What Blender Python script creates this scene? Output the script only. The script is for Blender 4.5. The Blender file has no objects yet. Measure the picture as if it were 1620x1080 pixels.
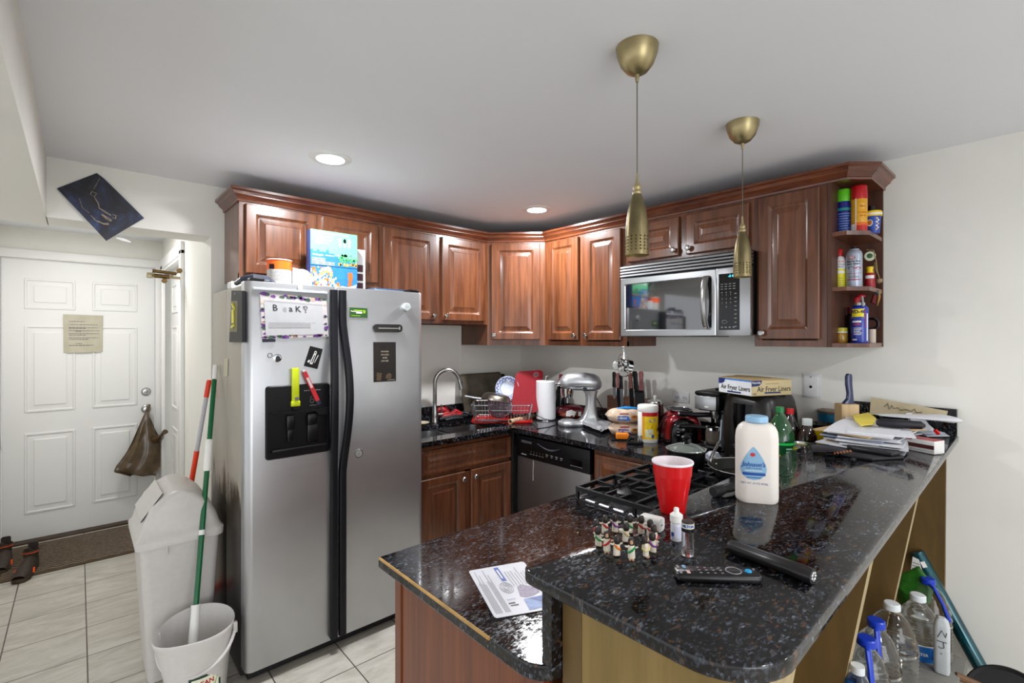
import bpy, bmesh, math, random
from mathutils import Matrix, Vector
random.seed(7)
SC = bpy.context.scene
COL = SC.collection
PI = math.pi

# ---------------------------------------------------------------- camera, world, lights
cam_d = bpy.data.cameras.new('camera'); cam = bpy.data.objects.new('camera', cam_d); COL.objects.link(cam)
CAMP = Vector((-2.782, -3.019, 1.505)); YAW = 48.25
cam.location = CAMP
cam.rotation_euler = (PI/2, 0, math.radians(YAW - 90))
cam_d.sensor_width = 36; cam_d.lens = 768/1620*36; cam_d.shift_y = -5.3/1620
cam_d.clip_start = .02
SC.camera = cam
SC.view_settings.view_transform = 'Standard'; SC.view_settings.look = 'None'
SC.view_settings.gamma = 1; SC.view_settings.exposure = 0.68
SC.view_settings.use_curve_mapping = False
w = bpy.data.worlds.new('world'); SC.world = w; w.use_nodes = True
w.node_tree.nodes['Background'].inputs[0].default_value = (.93, .96, 1, 1)
w.node_tree.nodes['Background'].inputs[1].default_value = .84

def area_light(name, loc, size, power, color=(1, 1, 1), rot=(0, 0, 0), shape='DISK', spread=PI, size_y=None):
    l = bpy.data.lights.new(name, 'AREA'); l.shape = shape; l.size = size; l.energy = power; l.color = color; l.spread = spread
    if size_y: l.size_y = size_y
    o = bpy.data.objects.new(name, l); COL.objects.link(o); o.location = loc; o.rotation_euler = rot
    return o
CEIL = 2.322
area_light('recessed_or_fill_lamp', (-1.929, -.826, CEIL-.012), .10, 15, (.95, .97, 1), spread=math.radians(172))
area_light('recessed_or_fill_lamp', (-.614, -.826, CEIL-.012), .10, 15, (.95, .97, 1), spread=math.radians(172))
area_light('recessed_or_fill_lamp', (-1.93, -4.3, CEIL-.012), .10, 12, (.97, .98, 1), spread=math.radians(165))  # unseen fill added behind the camera for overall brightness, no fixture there
area_light('recessed_or_fill_lamp', (-.6, -4.3, CEIL-.012), .10, 12, (.97, .98, 1), spread=math.radians(165))  # second unseen fill light, added alongside the previous one
area_light('hall_area_light', (-2.75, 1.1, CEIL-.03), .3, 8, (1, .99, .97))  # area light just below the hall ceiling, no fixture modelled
area_light('back_fill_light', (-3.2, -6.3, 1.3), 2.4, 35, (.96, .98, 1), rot=(-PI/2, 0, PI), shape='RECTANGLE', size_y=1.8)  # big soft fill added behind the camera, no window is built there

# ---------------------------------------------------------------- materials
def lin(c):
    if isinstance(c, str):
        c = [int(c[i:i+2], 16)/255 for i in (1, 3, 5)] if c[0] == '#' else [int(c[i:i+2], 16)/255 for i in (0, 2, 4)]
    return tuple((x/12.92 if x <= .04045 else ((x+.055)/1.055)**2.4) for x in c)
def newmat(name):
    m = bpy.data.materials.new(name); m.use_nodes = True
    nt = m.node_tree; b = nt.nodes['Principled BSDF']
    return m, nt, b
def N(nt, t, **kw):
    n = nt.nodes.new(t)
    for k, v in kw.items():
        if k.startswith('_'): n.inputs[k[1:].replace('_', ' ')].default_value = v
        else: setattr(n, k, v)
    return n
def L(nt, a, b): nt.links.new(a, b)
MC = {}
def pm(name, col, rough=.5, metal=0, var=.06, scale=40, bump=0, trans=0, ior=1.45, coat=0, emit=0, stretch=None, spec=.5, alpha=1, bscale=None, sheen=0):
    if name in MC: return MC[name]
    m, nt, b = newmat(name); c = lin(col)
    b.inputs['Roughness'].default_value = rough; b.inputs['Metallic'].default_value = metal
    b.inputs['IOR'].default_value = ior; b.inputs['Transmission Weight'].default_value = trans
    b.inputs['Coat Weight'].default_value = coat; b.inputs['Specular IOR Level'].default_value = spec
    b.inputs['Alpha'].default_value = alpha; b.inputs['Coat Roughness'].default_value = .08
    b.inputs['Sheen Weight'].default_value = sheen
    tc = N(nt, 'ShaderNodeTexCoord'); mp = N(nt, 'ShaderNodeMapping'); L(nt, tc.outputs['Object'], mp.inputs[0])
    if stretch: mp.inputs['Scale'].default_value = stretch
    nz = N(nt, 'ShaderNodeTexNoise', _Scale=scale, _Detail=4); L(nt, mp.outputs[0], nz.inputs['Vector'])
    cr = N(nt, 'ShaderNodeValToRGB'); L(nt, nz.outputs['Fac'], cr.inputs[0])
    cr.color_ramp.elements[0].position = .3; cr.color_ramp.elements[1].position = .7
    cr.color_ramp.elements[0].color = (*[max(0, x*(1-var)) for x in c], 1)
    cr.color_ramp.elements[1].color = (*[min(1, x*(1+var)) for x in c], 1)
    L(nt, cr.outputs[0], b.inputs['Base Color'])
    if bump:
        bp = N(nt, 'ShaderNodeBump', _Strength=bump, _Distance=.002); nb = nz
        if bscale: nb = N(nt, 'ShaderNodeTexNoise', _Scale=bscale, _Detail=3); L(nt, mp.outputs[0], nb.inputs['Vector'])
        L(nt, nb.outputs['Fac'], bp.inputs['Height']); L(nt, bp.outputs[0], b.inputs['Normal'])
    if emit:
        b.inputs['Emission Color'].default_value = (*c, 1); b.inputs['Emission Strength'].default_value = emit
    MC[name] = m; return m
def wood(name, c1, c2, rough=.3, coat=.3, scale=(30, 30, 2.2), amt=1, sp=.5):
    m, nt, b = newmat(name)
    tc = N(nt, 'ShaderNodeTexCoord'); mp = N(nt, 'ShaderNodeMapping'); L(nt, tc.outputs['Object'], mp.inputs[0]); mp.inputs['Scale'].default_value = scale
    nz = N(nt, 'ShaderNodeTexNoise', _Scale=1.6, _Detail=8, _Roughness=.62, _Distortion=.35); L(nt, mp.outputs[0], nz.inputs['Vector'])
    mp2 = N(nt, 'ShaderNodeMapping'); L(nt, tc.outputs['Object'], mp2.inputs[0]); mp2.inputs['Scale'].default_value = (scale[0]*.4, scale[1]*.4, scale[2]*.35)
    nz2 = N(nt, 'ShaderNodeTexNoise', _Scale=1.0, _Detail=2); L(nt, mp2.outputs[0], nz2.inputs['Vector'])
    mx = N(nt, 'ShaderNodeMath', operation='MULTIPLY_ADD'); L(nt, nz.outputs['Fac'], mx.inputs[0]); mx.inputs[1].default_value = .55
    sc = N(nt, 'ShaderNodeMath', operation='MULTIPLY'); L(nt, nz2.outputs['Fac'], sc.inputs[0]); sc.inputs[1].default_value = .45
    L(nt, sc.outputs[0], mx.inputs[2])
    cr = N(nt, 'ShaderNodeValToRGB'); L(nt, mx.outputs[0], cr.inputs[0])
    cr.color_ramp.elements[0].position = .38; cr.color_ramp.elements[1].position = .62
    cr.color_ramp.elements[0].color = (*lin(c1), 1); cr.color_ramp.elements[1].color = (*lin(c2), 1)
    L(nt, cr.outputs[0], b.inputs['Base Color'])
    b.inputs['Roughness'].default_value = rough; b.inputs['Coat Weight'].default_value = coat; b.inputs['Coat Roughness'].default_value = .15
    b.inputs['Specular IOR Level'].default_value = sp
    bp = N(nt, 'ShaderNodeBump', _Strength=.08, _Distance=.001); L(nt, nz.outputs['Fac'], bp.inputs['Height']); L(nt, bp.outputs[0], b.inputs['Normal'])
    MC[name] = m; return m

# walls: off-white paint with faint smudges
def paint(name, col, dirt, rough=.65):
    m, nt, b = newmat(name); tc = N(nt, 'ShaderNodeTexCoord')
    n1 = N(nt, 'ShaderNodeTexNoise', _Scale=1.7, _Detail=6, _Roughness=.6); L(nt, tc.outputs['Object'], n1.inputs['Vector'])
    cr = N(nt, 'ShaderNodeValToRGB'); L(nt, n1.outputs['Fac'], cr.inputs[0])
    c = lin(col); cr.color_ramp.elements[0].position = .32; cr.color_ramp.elements[1].position = .5
    cr.color_ramp.elements[0].color = (*[x*(1-dirt) for x in c], 1); cr.color_ramp.elements[1].color = (*c, 1)
    L(nt, cr.outputs[0], b.inputs['Base Color']); b.inputs['Roughness'].default_value = rough
    n2 = N(nt, 'ShaderNodeTexNoise', _Scale=90, _Detail=3); L(nt, tc.outputs['Object'], n2.inputs['Vector'])
    bp = N(nt, 'ShaderNodeBump', _Strength=.06, _Distance=.002); L(nt, n2.outputs['Fac'], bp.inputs['Height']); L(nt, bp.outputs[0], b.inputs['Normal'])
    MC[name] = m; return m
WALL = paint('wall_paint', '#e3e1da', .06)
CEILM = paint('ceiling_paint', '#e9eaee', .02, .8)
DOORP = paint('door_paint', '#e2e2e0', .03, .4)
TRIMP = paint('trim_paint', '#e4e4e2', .02, .4)

# granite
def granite():
    m, nt, b = newmat('dark_granite'); tc = N(nt, 'ShaderNodeTexCoord')
    mp = N(nt, 'ShaderNodeMapping'); L(nt, tc.outputs['Object'], mp.inputs[0]); mp.inputs['Scale'].default_value = (1, 2.0, 1); mp.inputs['Rotation'].default_value = (0, 0, .5)
    n1 = N(nt, 'ShaderNodeTexNoise', _Scale=95, _Detail=9, _Roughness=.75, _Distortion=.4); L(nt, mp.outputs[0], n1.inputs['Vector'])
    n2 = N(nt, 'ShaderNodeTexNoise', _Scale=17, _Detail=6, _Roughness=.7, _Distortion=.9); L(nt, mp.outputs[0], n2.inputs['Vector'])
    ma = N(nt, 'ShaderNodeMath', operation='MULTIPLY_ADD'); L(nt, n2.outputs['Fac'], ma.inputs[0]); ma.inputs[1].default_value = .5
    mb = N(nt, 'ShaderNodeMath', operation='MULTIPLY'); L(nt, n1.outputs['Fac'], mb.inputs[0]); mb.inputs[1].default_value = .5; L(nt, mb.outputs[0], ma.inputs[2])
    vo = N(nt, 'ShaderNodeTexVoronoi', _Scale=150); va = N(nt, 'ShaderNodeVectorMath', operation='MULTIPLY_ADD'); L(nt, n1.outputs['Color'], va.inputs[0]); va.inputs[1].default_value = (.012, .012, .012); L(nt, mp.outputs[0], va.inputs[2]); L(nt, va.outputs[0], vo.inputs['Vector'])
    vs = N(nt, 'ShaderNodeSeparateColor'); L(nt, vo.outputs['Color'], vs.inputs[0])
    m1 = N(nt, 'ShaderNodeMath', operation='MULTIPLY'); L(nt, ma.outputs[0], m1.inputs[0]); m1.inputs[1].default_value = .80
    m2 = N(nt, 'ShaderNodeMath', operation='MULTIPLY_ADD'); L(nt, vs.outputs[0], m2.inputs[0]); m2.inputs[1].default_value = .20; L(nt, m1.outputs[0], m2.inputs[2]); ma = m2
    cr = N(nt, 'ShaderNodeValToRGB'); L(nt, ma.outputs[0], cr.inputs[0]); e = cr.color_ramp.elements
    e[0].position = .43; e[0].color = (*lin('#070607'), 1); e[1].position = .515; e[1].color = (*lin('#131214'), 1)
    for p, c in ((.56, '#222429'), (.60, '#333840'), (.64, '#525a63'), (.71, '#8b949d')):
        x = e.new(p); x.color = (*lin(c), 1)
    n3 = N(nt, 'ShaderNodeTexNoise', _Scale=60, _Detail=4, _Roughness=.6); L(nt, mp.outputs[0], n3.inputs['Vector'])
    c2 = N(nt, 'ShaderNodeValToRGB'); L(nt, n3.outputs['Fac'], c2.inputs[0]); c2.color_ramp.elements[0].position = .60; c2.color_ramp.elements[1].position = .68
    mx = N(nt, 'ShaderNodeMix', data_type='RGBA'); L(nt, c2.outputs[0], mx.inputs['Factor']); L(nt, cr.outputs[0], mx.inputs['A'])
    mx.inputs['B'].default_value = (*lin('#523723'), 1)
    L(nt, mx.outputs['Result'], b.inputs['Base Color'])
    n4 = N(nt, 'ShaderNodeMapRange'); L(nt, ma.outputs[0], n4.inputs[0]); n4.inputs[1].default_value = .45; n4.inputs[2].default_value = .62; n4.inputs[3].default_value = .05; n4.inputs[4].default_value = .22
    L(nt, n4.outputs[0], b.inputs['Roughness']); b.inputs['IOR'].default_value = 1.5; b.inputs['Coat Weight'].default_value = 0; b.inputs['Coat Roughness'].default_value = .03
    MC['granite'] = m; return m
GRAN = granite()

def tiles():
    m, nt, b = newmat('floor_tile'); tc = N(nt, 'ShaderNodeTexCoord'); sp = N(nt, 'ShaderNodeSeparateXYZ'); L(nt, tc.outputs['Object'], sp.inputs[0])
    ids = []; lines = []
    for ax, off in (('X', 2.752), ('Y', -.035)):
        a = N(nt, 'ShaderNodeMath', operation='ADD'); L(nt, sp.outputs[ax], a.inputs[0]); a.inputs[1].default_value = off + 30.5
        d = N(nt, 'ShaderNodeMath', operation='DIVIDE'); L(nt, a.outputs[0], d.inputs[0]); d.inputs[1].default_value = .305
        fr = N(nt, 'ShaderNodeMath', operation='FRACT'); L(nt, d.outputs[0], fr.inputs[0])
        fl = N(nt, 'ShaderNodeMath', operation='FLOOR'); L(nt, d.outputs[0], fl.inputs[0]); ids.append(fl)
        s = N(nt, 'ShaderNodeMath', operation='SUBTRACT'); L(nt, fr.outputs[0], s.inputs[0]); s.inputs[1].default_value = .5
        ab = N(nt, 'ShaderNodeMath', operation='ABSOLUTE'); L(nt, s.outputs[0], ab.inputs[0])
        g = N(nt, 'ShaderNodeMath', operation='GREATER_THAN'); L(nt, ab.outputs[0], g.inputs[0]); g.inputs[1].default_value = .4915; lines.append(g)
    mxl = N(nt, 'ShaderNodeMath', operation='MAXIMUM'); L(nt, lines[0].outputs[0], mxl.inputs[0]); L(nt, lines[1].outputs[0], mxl.inputs[1])
    cb = N(nt, 'ShaderNodeCombineXYZ'); L(nt, ids[0].outputs[0], cb.inputs[0]); L(nt, ids[1].outputs[0], cb.inputs[1])
    wn = N(nt, 'ShaderNodeTexWhiteNoise'); L(nt, cb.outputs[0], wn.inputs['Vector'])
    va = N(nt, 'ShaderNodeVectorMath', operation='MULTIPLY_ADD'); L(nt, wn.outputs['Color'], va.inputs[0]); va.inputs[1].default_value = (9, 9, 9); L(nt, tc.outputs['Object'], va.inputs[2])
    mp = N(nt, 'ShaderNodeMapping'); L(nt, va.outputs[0], mp.inputs[0]); mp.inputs['Scale'].default_value = (2.2, 7, 1); mp.inputs['Rotation'].default_value = (0, 0, .5)
    nz = N(nt, 'ShaderNodeTexNoise', _Scale=1.6, _Detail=9, _Roughness=.68, _Distortion=1.2); L(nt, mp.outputs[0], nz.inputs['Vector'])
    cr = N(nt, 'ShaderNodeValToRGB'); L(nt, nz.outputs['Fac'], cr.inputs[0]); e = cr.color_ramp.elements
    e[0].position = .33; e[0].color = (*lin('#a5a097'), 1); e[1].position = .62; e[1].color = (*lin('#c4c0b6'), 1)
    x = e.new(.46); x.color = (*lin('#b4afa4'), 1)
    mx = N(nt, 'ShaderNodeMix', data_type='RGBA'); L(nt, mxl.outputs[0], mx.inputs['Factor']); L(nt, cr.outputs[0], mx.inputs['A']); mx.inputs['B'].default_value = (*lin('#4a433c'), 1)
    L(nt, mx.outputs['Result'], b.inputs['Base Color']); b.inputs['Roughness'].default_value = .32
    bp = N(nt, 'ShaderNodeBump', _Strength=.4, _Distance=.002, invert=True); L(nt, mxl.outputs[0], bp.inputs['Height']); L(nt, bp.outputs[0], b.inputs['Normal'])
    return m
TILE = tiles()
def steel(name, col, rough=.28, sc=(2, 2, 160), metal=1):
    m, nt, b = newmat(name); tc = N(nt, 'ShaderNodeTexCoord'); mp = N(nt, 'ShaderNodeMapping'); L(nt, tc.outputs['Object'], mp.inputs[0]); mp.inputs['Scale'].default_value = sc
    nz = N(nt, 'ShaderNodeTexNoise', _Scale=2, _Detail=3); L(nt, mp.outputs[0], nz.inputs['Vector'])
    n2 = N(nt, 'ShaderNodeTexNoise', _Scale=2.2, _Detail=4); L(nt, tc.outputs['Object'], n2.inputs['Vector'])
    cr = N(nt, 'ShaderNodeValToRGB'); L(nt, n2.outputs['Fac'], cr.inputs[0]); c = lin(col)
    cr.color_ramp.elements[0].position = .35; cr.color_ramp.elements[0].color = (*[x*.86 for x in c], 1); cr.color_ramp.elements[1].position = .6; cr.color_ramp.elements[1].color = (*c, 1)
    L(nt, cr.outputs[0], b.inputs['Base Color']); b.inputs['Metallic'].default_value = metal
    mr = N(nt, 'ShaderNodeMapRange'); L(nt, nz.outputs['Fac'], mr.inputs[0]); mr.inputs[3].default_value = rough-.06; mr.inputs[4].default_value = rough+.08
    L(nt, mr.outputs[0], b.inputs['Roughness'])
    bp = N(nt, 'ShaderNodeBump', _Strength=.05, _Distance=.0005); L(nt, nz.outputs['Fac'], bp.inputs['Height']); L(nt, bp.outputs[0], b.inputs['Normal'])
    MC[name] = m; return m
STEEL = steel('brushed_steel', '#a9abac', .36, (160, 160, 2))
STEELH = steel('brushed_steel_horizontal', '#b6b8ba', .3, (2, 2, 160))
CHROME = pm('polished_chrome', '#d9dadb', .08, 1, var=.02)
NICKEL = pm('brushed_nickel', '#a9a8a6', .24, 1, var=.04)
CHERRY = wood('cherry_wood', '#4b2714', '#74452a', .30, .35)
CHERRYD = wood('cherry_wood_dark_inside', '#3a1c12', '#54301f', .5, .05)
CROWNM = wood('cherry_crown', '#4c2517', '#7a4226', .3, .3, (6, 6, 30))
OAK = wood('plywood_tan', '#75602f', '#8f7744', .6, 0, (18, 18, 2))
OAKD = wood('plywood_edge_pale', '#8d7c5a', '#a8966f', .6, 0, (18, 18, 3))
PLYB = wood('plywood_brown', '#55401d', '#6d5428', .55, .05, (9, 9, 2))
BLACK = pm('black_plastic', '#09090b', .34, var=.1, spec=.35)
BLACKG = pm('black_gloss', '#050507', .1, var=.1, spec=.5)
BLACKM = pm('black_matt', '#131315', .6, var=.1)
WHITEP = pm('white_plastic', '#e9e8e4', .35, var=.02)
IRON = pm('cast_iron', '#0e0e10', .38, var=.2, bump=.2)
BRASS = pm('antique_brass', '#a4966f', .36, .9, var=.22, scale=14)

# ---------------------------------------------------------------- geometry helpers
def rrect(x0, x1, y0, y1, r, n=5):
    r = max(1e-5, min(r, (x1-x0)/2-1e-5, (y1-y0)/2-1e-5)); pts = []
    for cx, cy, a in ((x1-r, y0+r, -90), (x1-r, y1-r, 0), (x0+r, y1-r, 90), (x0+r, y0+r, 180)):
        for k in range(n+1):
            t = math.radians(a + 90*k/n); pts.append((cx+r*math.cos(t), cy+r*math.sin(t)))
    return pts
def circ(r, n=24, cx=0, cy=0, ry=None):
    return [(cx+r*math.cos(2*PI*k/n), cy+(ry or r)*math.sin(2*PI*k/n)) for k in range(n)]
class G:
    def __init__(s, T=None): s.bm = bmesh.new(); s.T = T or Matrix.Identity(4); s.m = 0
    def v(s, p): return s.bm.verts.new(s.T @ Vector(p))
    def f(s, vs):
        try: f = s.bm.faces.new(vs); f.material_index = s.m; return f
        except ValueError: return None
    def box(s, x0, x1, y0, y1, z0, z1, b=0, seg=2):
        if b > 0:
            b = min(b, (x1-x0)/2.01, (y1-y0)/2.01, (z1-z0)/2.01)
            t = bmesh.new(); bmesh.ops.create_cube(t, size=1)
            for v in t.verts: v.co = Vector(((x0+x1)/2+v.co.x*(x1-x0), (y0+y1)/2+v.co.y*(y1-y0), (z0+z1)/2+v.co.z*(z1-z0)))
            bmesh.ops.bevel(t, geom=t.edges[:], offset=b, segments=seg, profile=.5, affect='EDGES')
            s.merge(t); return
        c = [s.v((x, y, z)) for x in (x0, x1) for y in (y0, y1) for z in (z0, z1)]
        for q in ((0, 1, 3, 2), (4, 6, 7, 5), (0, 4, 5, 1), (2, 3, 7, 6), (0, 2, 6, 4), (1, 5, 7, 3)): s.f([c[i] for i in q])
    def merge(s, t, M=None):
        mp = {}
        for v in t.verts: mp[v] = s.v((M @ v.co) if M else v.co)
        for f in t.faces: s.f([mp[v] for v in f.verts])
        t.free()
    def loft(s, rings, cap0=True, cap1=True, closed=True):
        R = [[s.v(p) for p in r] for r in rings]
        for a, b in zip(R, R[1:]):
            n = len(a)
            for i in range(n if closed else n-1):
                j = (i+1) % n
                s.f([a[i], a[j], b[j], b[i]])
        if cap0: s.f(R[0][::-1])
        if cap1: s.f(R[-1])
    def prism(s, poly, z0, z1, b=0, fn=None):
        fn = fn or (lambda x, y, z: (x, y, z))
        if b:
            def ins(d):
                out = []; n = len(poly)
                for i in range(n):
                    p0, p1, p2 = Vector(poly[i-1]), Vector(poly[i]), Vector(poly[(i+1) % n])
                    e1 = (p1-p0).normalized(); e2 = (p2-p1).normalized()
                    n1 = Vector((-e1.y, e1.x)); n2 = Vector((-e2.y, e2.x)); mm = (n1+n2)
                    if mm.length < 1e-6: mm = n1
                    mm.normalize(); k = max(.35, mm.dot(n1)); out.append(tuple(p1+mm*d/k))
                return out
            ar = sum(poly[i-1][0]*poly[i][1]-poly[i][0]*poly[i-1][1] for i in range(len(poly)))
            sg = 1 if ar > 0 else -1
            i1 = ins(sg*b); im = ins(sg*b*.3)
            rs = [[fn(x, y, z0) for x, y in i1], [fn(x, y, z0+b*.3) for x, y in im], [fn(x, y, z0+b) for x, y in poly],
                  [fn(x, y, z1-b) for x, y in poly], [fn(x, y, z1-b*.3) for x, y in im], [fn(x, y, z1) for x, y in i1]]
            s.loft(rs)
        else: s.loft([[fn(x, y, z0) for x, y in poly], [fn(x, y, z1) for x, y in poly]])
    def lathe(s, prof, c=(0, 0, 0), seg=32, M=None, a0=0, a1=2*PI, sx=1, sy=1, cap=True):
        M = M or Matrix.Identity(4); c = Vector(c); rings = []
        full = abs(a1-a0-2*PI) < 1e-6; n = seg if full else seg+1
        for r, z in prof:
            rings.append([c + (M.to_3x3() @ Vector((sx*r*math.cos(a0+(a1-a0)*k/seg), sy*r*math.sin(a0+(a1-a0)*k/seg), z))) for k in range(n)])
        R = []
        for (r, z), ring in zip(prof, rings):
            if r < 1e-6: R.append([s.v(c + M.to_3x3() @ Vector((0, 0, z)))]*n)
            else: R.append([s.v(p) for p in ring])
        for a, b in zip(R, R[1:]):
            for i in range(seg):
                j = (i+1) % n
                q = [a[i], a[j], b[j], b[i]]; u = []
                for x in q:
                    if x not in u: u.append(x)
                if len(u) > 2: s.f(u)
        if full and cap:
            if prof[0][0] > 1e-6: s.f(R[0][::-1])
            if prof[-1][0] > 1e-6: s.f(R[-1])
    def cyl(s, p0, p1, r, seg=16, r2=None):
        p0, p1 = Vector(p0), Vector(p1); d = p1-p0
        q = d.to_track_quat('Z', 'Y').to_matrix().to_4x4()
        s.lathe([(r, 0), (r2 if r2 is not None else r, d.length)], c=p0, seg=seg, M=q)
    def tube(s, pts, r, seg=8, closed=False, cap=True, flat=1.0, up=None):
        pts = [Vector(p) for p in pts]; n = len(pts); rings = []
        rr = r if isinstance(r, (list, tuple)) else [r]*n
        pu = None
        for i, p in enumerate(pts):
            if closed: t = (pts[(i+1) % n]-pts[i-1])
            else: t = pts[min(i+1, n-1)]-pts[max(i-1, 0)]
            t.normalize()
            if up is not None: u = Vector(up) - t*Vector(up).dot(t)
            elif pu is None: u = t.orthogonal()
            else: u = pu - t*pu.dot(t)
            if u.length < 1e-6: u = t.orthogonal()
            u.normalize(); pu = u; w_ = t.cross(u)
            rings.append([p + u*rr[i]*math.cos(2*PI*k/seg)*flat + w_*rr[i]*math.sin(2*PI*k/seg) for k in range(seg)])
        if closed: rings.append(rings[0]); s.loft(rings, False, False)
        else: s.loft(rings, cap, cap)
    def patch(s, u0, u1, v0, v1, fn, nu=1, nv=1, m=None):
        o = s.m
        if m is not None: s.m = m
        gr = [[s.v(fn(u0+(u1-u0)*i/nu, v0+(v1-v0)*j/nv)) for i in range(nu+1)] for j in range(nv+1)]
        for j in range(nv):
            for i in range(nu): s.f([gr[j][i], gr[j][i+1], gr[j+1][i+1], gr[j+1][i]])
        s.m = o
    def poly(s, pts, fn, m=None):
        o = s.m
        if m is not None: s.m = m
        s.f([s.v(fn(*p)) for p in pts]); s.m = o
    def text(s, txt, size, fn, m=None, u=0, v=0, align='CENTER', sx=1, bold=0, shear=0):
        o = s.m
        if m is not None: s.m = m
        cu = bpy.data.curves.new('txt', 'FONT'); cu.body = txt; cu.size = size; cu.align_x = align; cu.align_y = 'CENTER'; cu.resolution_u = 2
        cu.offset = bold; cu.shear = shear
        ob = bpy.data.objects.new('txt', cu); me = ob.to_mesh()
        vs = [s.v(fn(u+q.co.x*sx, v+q.co.y)) for q in me.vertices]
        for p in me.polygons: s.f([vs[i] for i in p.vertices])
        ob.to_mesh_clear(); bpy.data.objects.remove(ob); bpy.data.curves.remove(cu); s.m = o
    def noise(s, amt, sc=20, seed=0):
        from mathutils import noise as nz
        for v in s.bm.verts: v.co += nz.noise_vector(v.co*sc+Vector((seed, 0, 0)))*amt
    def done(s, name, mats, parent=None, smooth=True, local=False, sub=0, angle=35):
        me = bpy.data.meshes.new(name)
        bmesh.ops.recalc_face_normals(s.bm, faces=s.bm.faces[:]) if s.bm.faces else None
        s.bm.to_mesh(me); s.bm.free()
        for m in (mats if isinstance(mats, (list, tuple)) else [mats]): me.materials.append(m)
        if parent is not None and not local: me.transform(wm(parent).inverted())
        if smooth:
            me.polygons.foreach_set('use_smooth', [True]*len(me.polygons))
            me.set_sharp_from_angle(angle=math.radians(angle))
        ob = bpy.data.objects.new(name, me); COL.objects.link(ob)
        if parent is not None: ob.parent = parent
        if sub:
            mo = ob.modifiers.new('sub', 'SUBSURF'); mo.levels = sub; mo.render_levels = sub
        return ob
def wm(o):
    M = Matrix.LocRotScale(o.location, o.rotation_euler, o.scale)
    return wm(o.parent) @ M if o.parent else M
def tag(o, label, cat, group=None, kind=None):
    o['label'] = label; o['category'] = cat
    if group: o['group'] = group
    if kind: o['kind'] = kind
    return o
def thing(name, label, cat, loc=(0, 0, 0), rz=0, group=None):
    o = bpy.data.objects.new(name, None); COL.objects.link(o); o.location = loc; o.rotation_euler = (0, 0, rz); o.empty_display_size = .05
    return tag(o, label, cat, group)
def struct(o): o['kind'] = 'structure'; return o
def dup(r, loc, rz=None, label=None, group=None):
    c = r.copy(); COL.objects.link(c); c.location = loc
    if rz is not None: c.rotation_euler = (0, 0, rz)
    if label: c['label'] = label
    if group: c['group'] = group
    def rec(a, b):
        for ch in [x for x in bpy.data.objects if x.parent == a]:
            d = ch.copy(); COL.objects.link(d); d.parent = b; rec(ch, d)
    rec(r, c); return c
def plane(o, U, V, off=0):
    o, U, V = Vector(o), Vector(U).normalized(), Vector(V).normalized(); n = U.cross(V).normalized()*off
    return lambda u, v: o+U*u+V*v+n
def cylm(c, r, a0):
    c = Vector(c)
    return lambda u, v: c+Vector((r*math.cos(a0+u/r), r*math.sin(a0+u/r), v))
def camang(x, y): return math.atan2(CAMP.y-y, CAMP.x-x)
def TR(loc, rz=0): return Matrix.Translation(loc) @ Matrix.Rotation(rz, 4, 'Z')
MWB = lambda x, z: TR((x, 0, z))            # frame on the sink wall (local x to the right, local y into the wall)
MWR = lambda y, z: TR((0, y, z), -PI/2)     # frame on the right wall

# calibrated view rays, used to read positions off known surfaces (wall, door, counter planes)
_F = Vector((math.cos(math.radians(YAW)), math.sin(math.radians(YAW)), 0)); _R = Vector((_F.y, -_F.x, 0))
def ray(px, py): return _F + _R*((px-810)/768) + Vector((0, 0, (534.7-py)/768))
def PZ(px, py, z): d = ray(px, py); return CAMP + d*((z-CAMP.z)/d.z)
def PY(px, py, y): d = ray(px, py); return CAMP + d*((y-CAMP.y)/d.y)
def PX(px, py, x): d = ray(px, py); return CAMP + d*((x-CAMP.x)/d.x)
def PD(px, py, dep): return CAMP + ray(px, py)*dep
# ---------------------------------------------------------------- room shell
def sbox(name, *a, mat=WALL, b=0):
    g = G(); g.box(*a, b=b); return struct(g.done(name, mat, smooth=False))
sbox('floor', -5.5, .2, -6.5, 3, -.1, 0, mat=TILE)
g = G(); g.box(-5.5, .2, -6.5, 3, CEIL, CEIL+.1); struct(g.done('ceiling', CEILM, smooth=False))
g = G(); g.box(-2.252, -.61, 0, .21, 0, CEIL); g.box(-.61, .0, -.006, .21, 0, CEIL); g.box(-2.893, -2.252, 0, .21, 2.05, CEIL)
struct(g.done('wall_back', WALL, smooth=False))
sbox('wall_right', 0, .2, -6.5, .21, 0, CEIL)
sbox('wall_left', -5.5, -2.89, -6.5, .21, 2.05, CEIL)
g = G(); g.box(-2.252, -2.1, .21, .88, 0, CEIL); g.box(-2.252, -2.1, .88, 1.93, 2.10, CEIL); g.box(-2.252, -2.1, 1.93, 2.2, 0, CEIL)
struct(g.done('wall_hall_right', WALL, smooth=False))
sbox('wall_hall_left', -3.45, -3.25, .21, 2.2, 0, CEIL)
g = G(); g.box(-3.25, -3.205, 2.05, 2.2, 0, CEIL); g.box(-2.297, -2.252, 2.05, 2.2, 0, CEIL); g.box(-3.205, -2.297, 2.05, 2.2, 2.096, CEIL)
struct(g.done('wall_hall_back', WALL, smooth=False))
# door casing at the end of the hall
g = G(); g.box(-2.30, -2.252, 2.02, 2.05, 0, 2.155, b=.004); g.box(-3.25, -2.252, 2.018, 2.05, 2.093, 2.158, b=.004); g.box(-3.25, -3.205, 2.02, 2.05, 0, 2.155, b=.004)
struct(g.done('trim_1', TRIMP))
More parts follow.
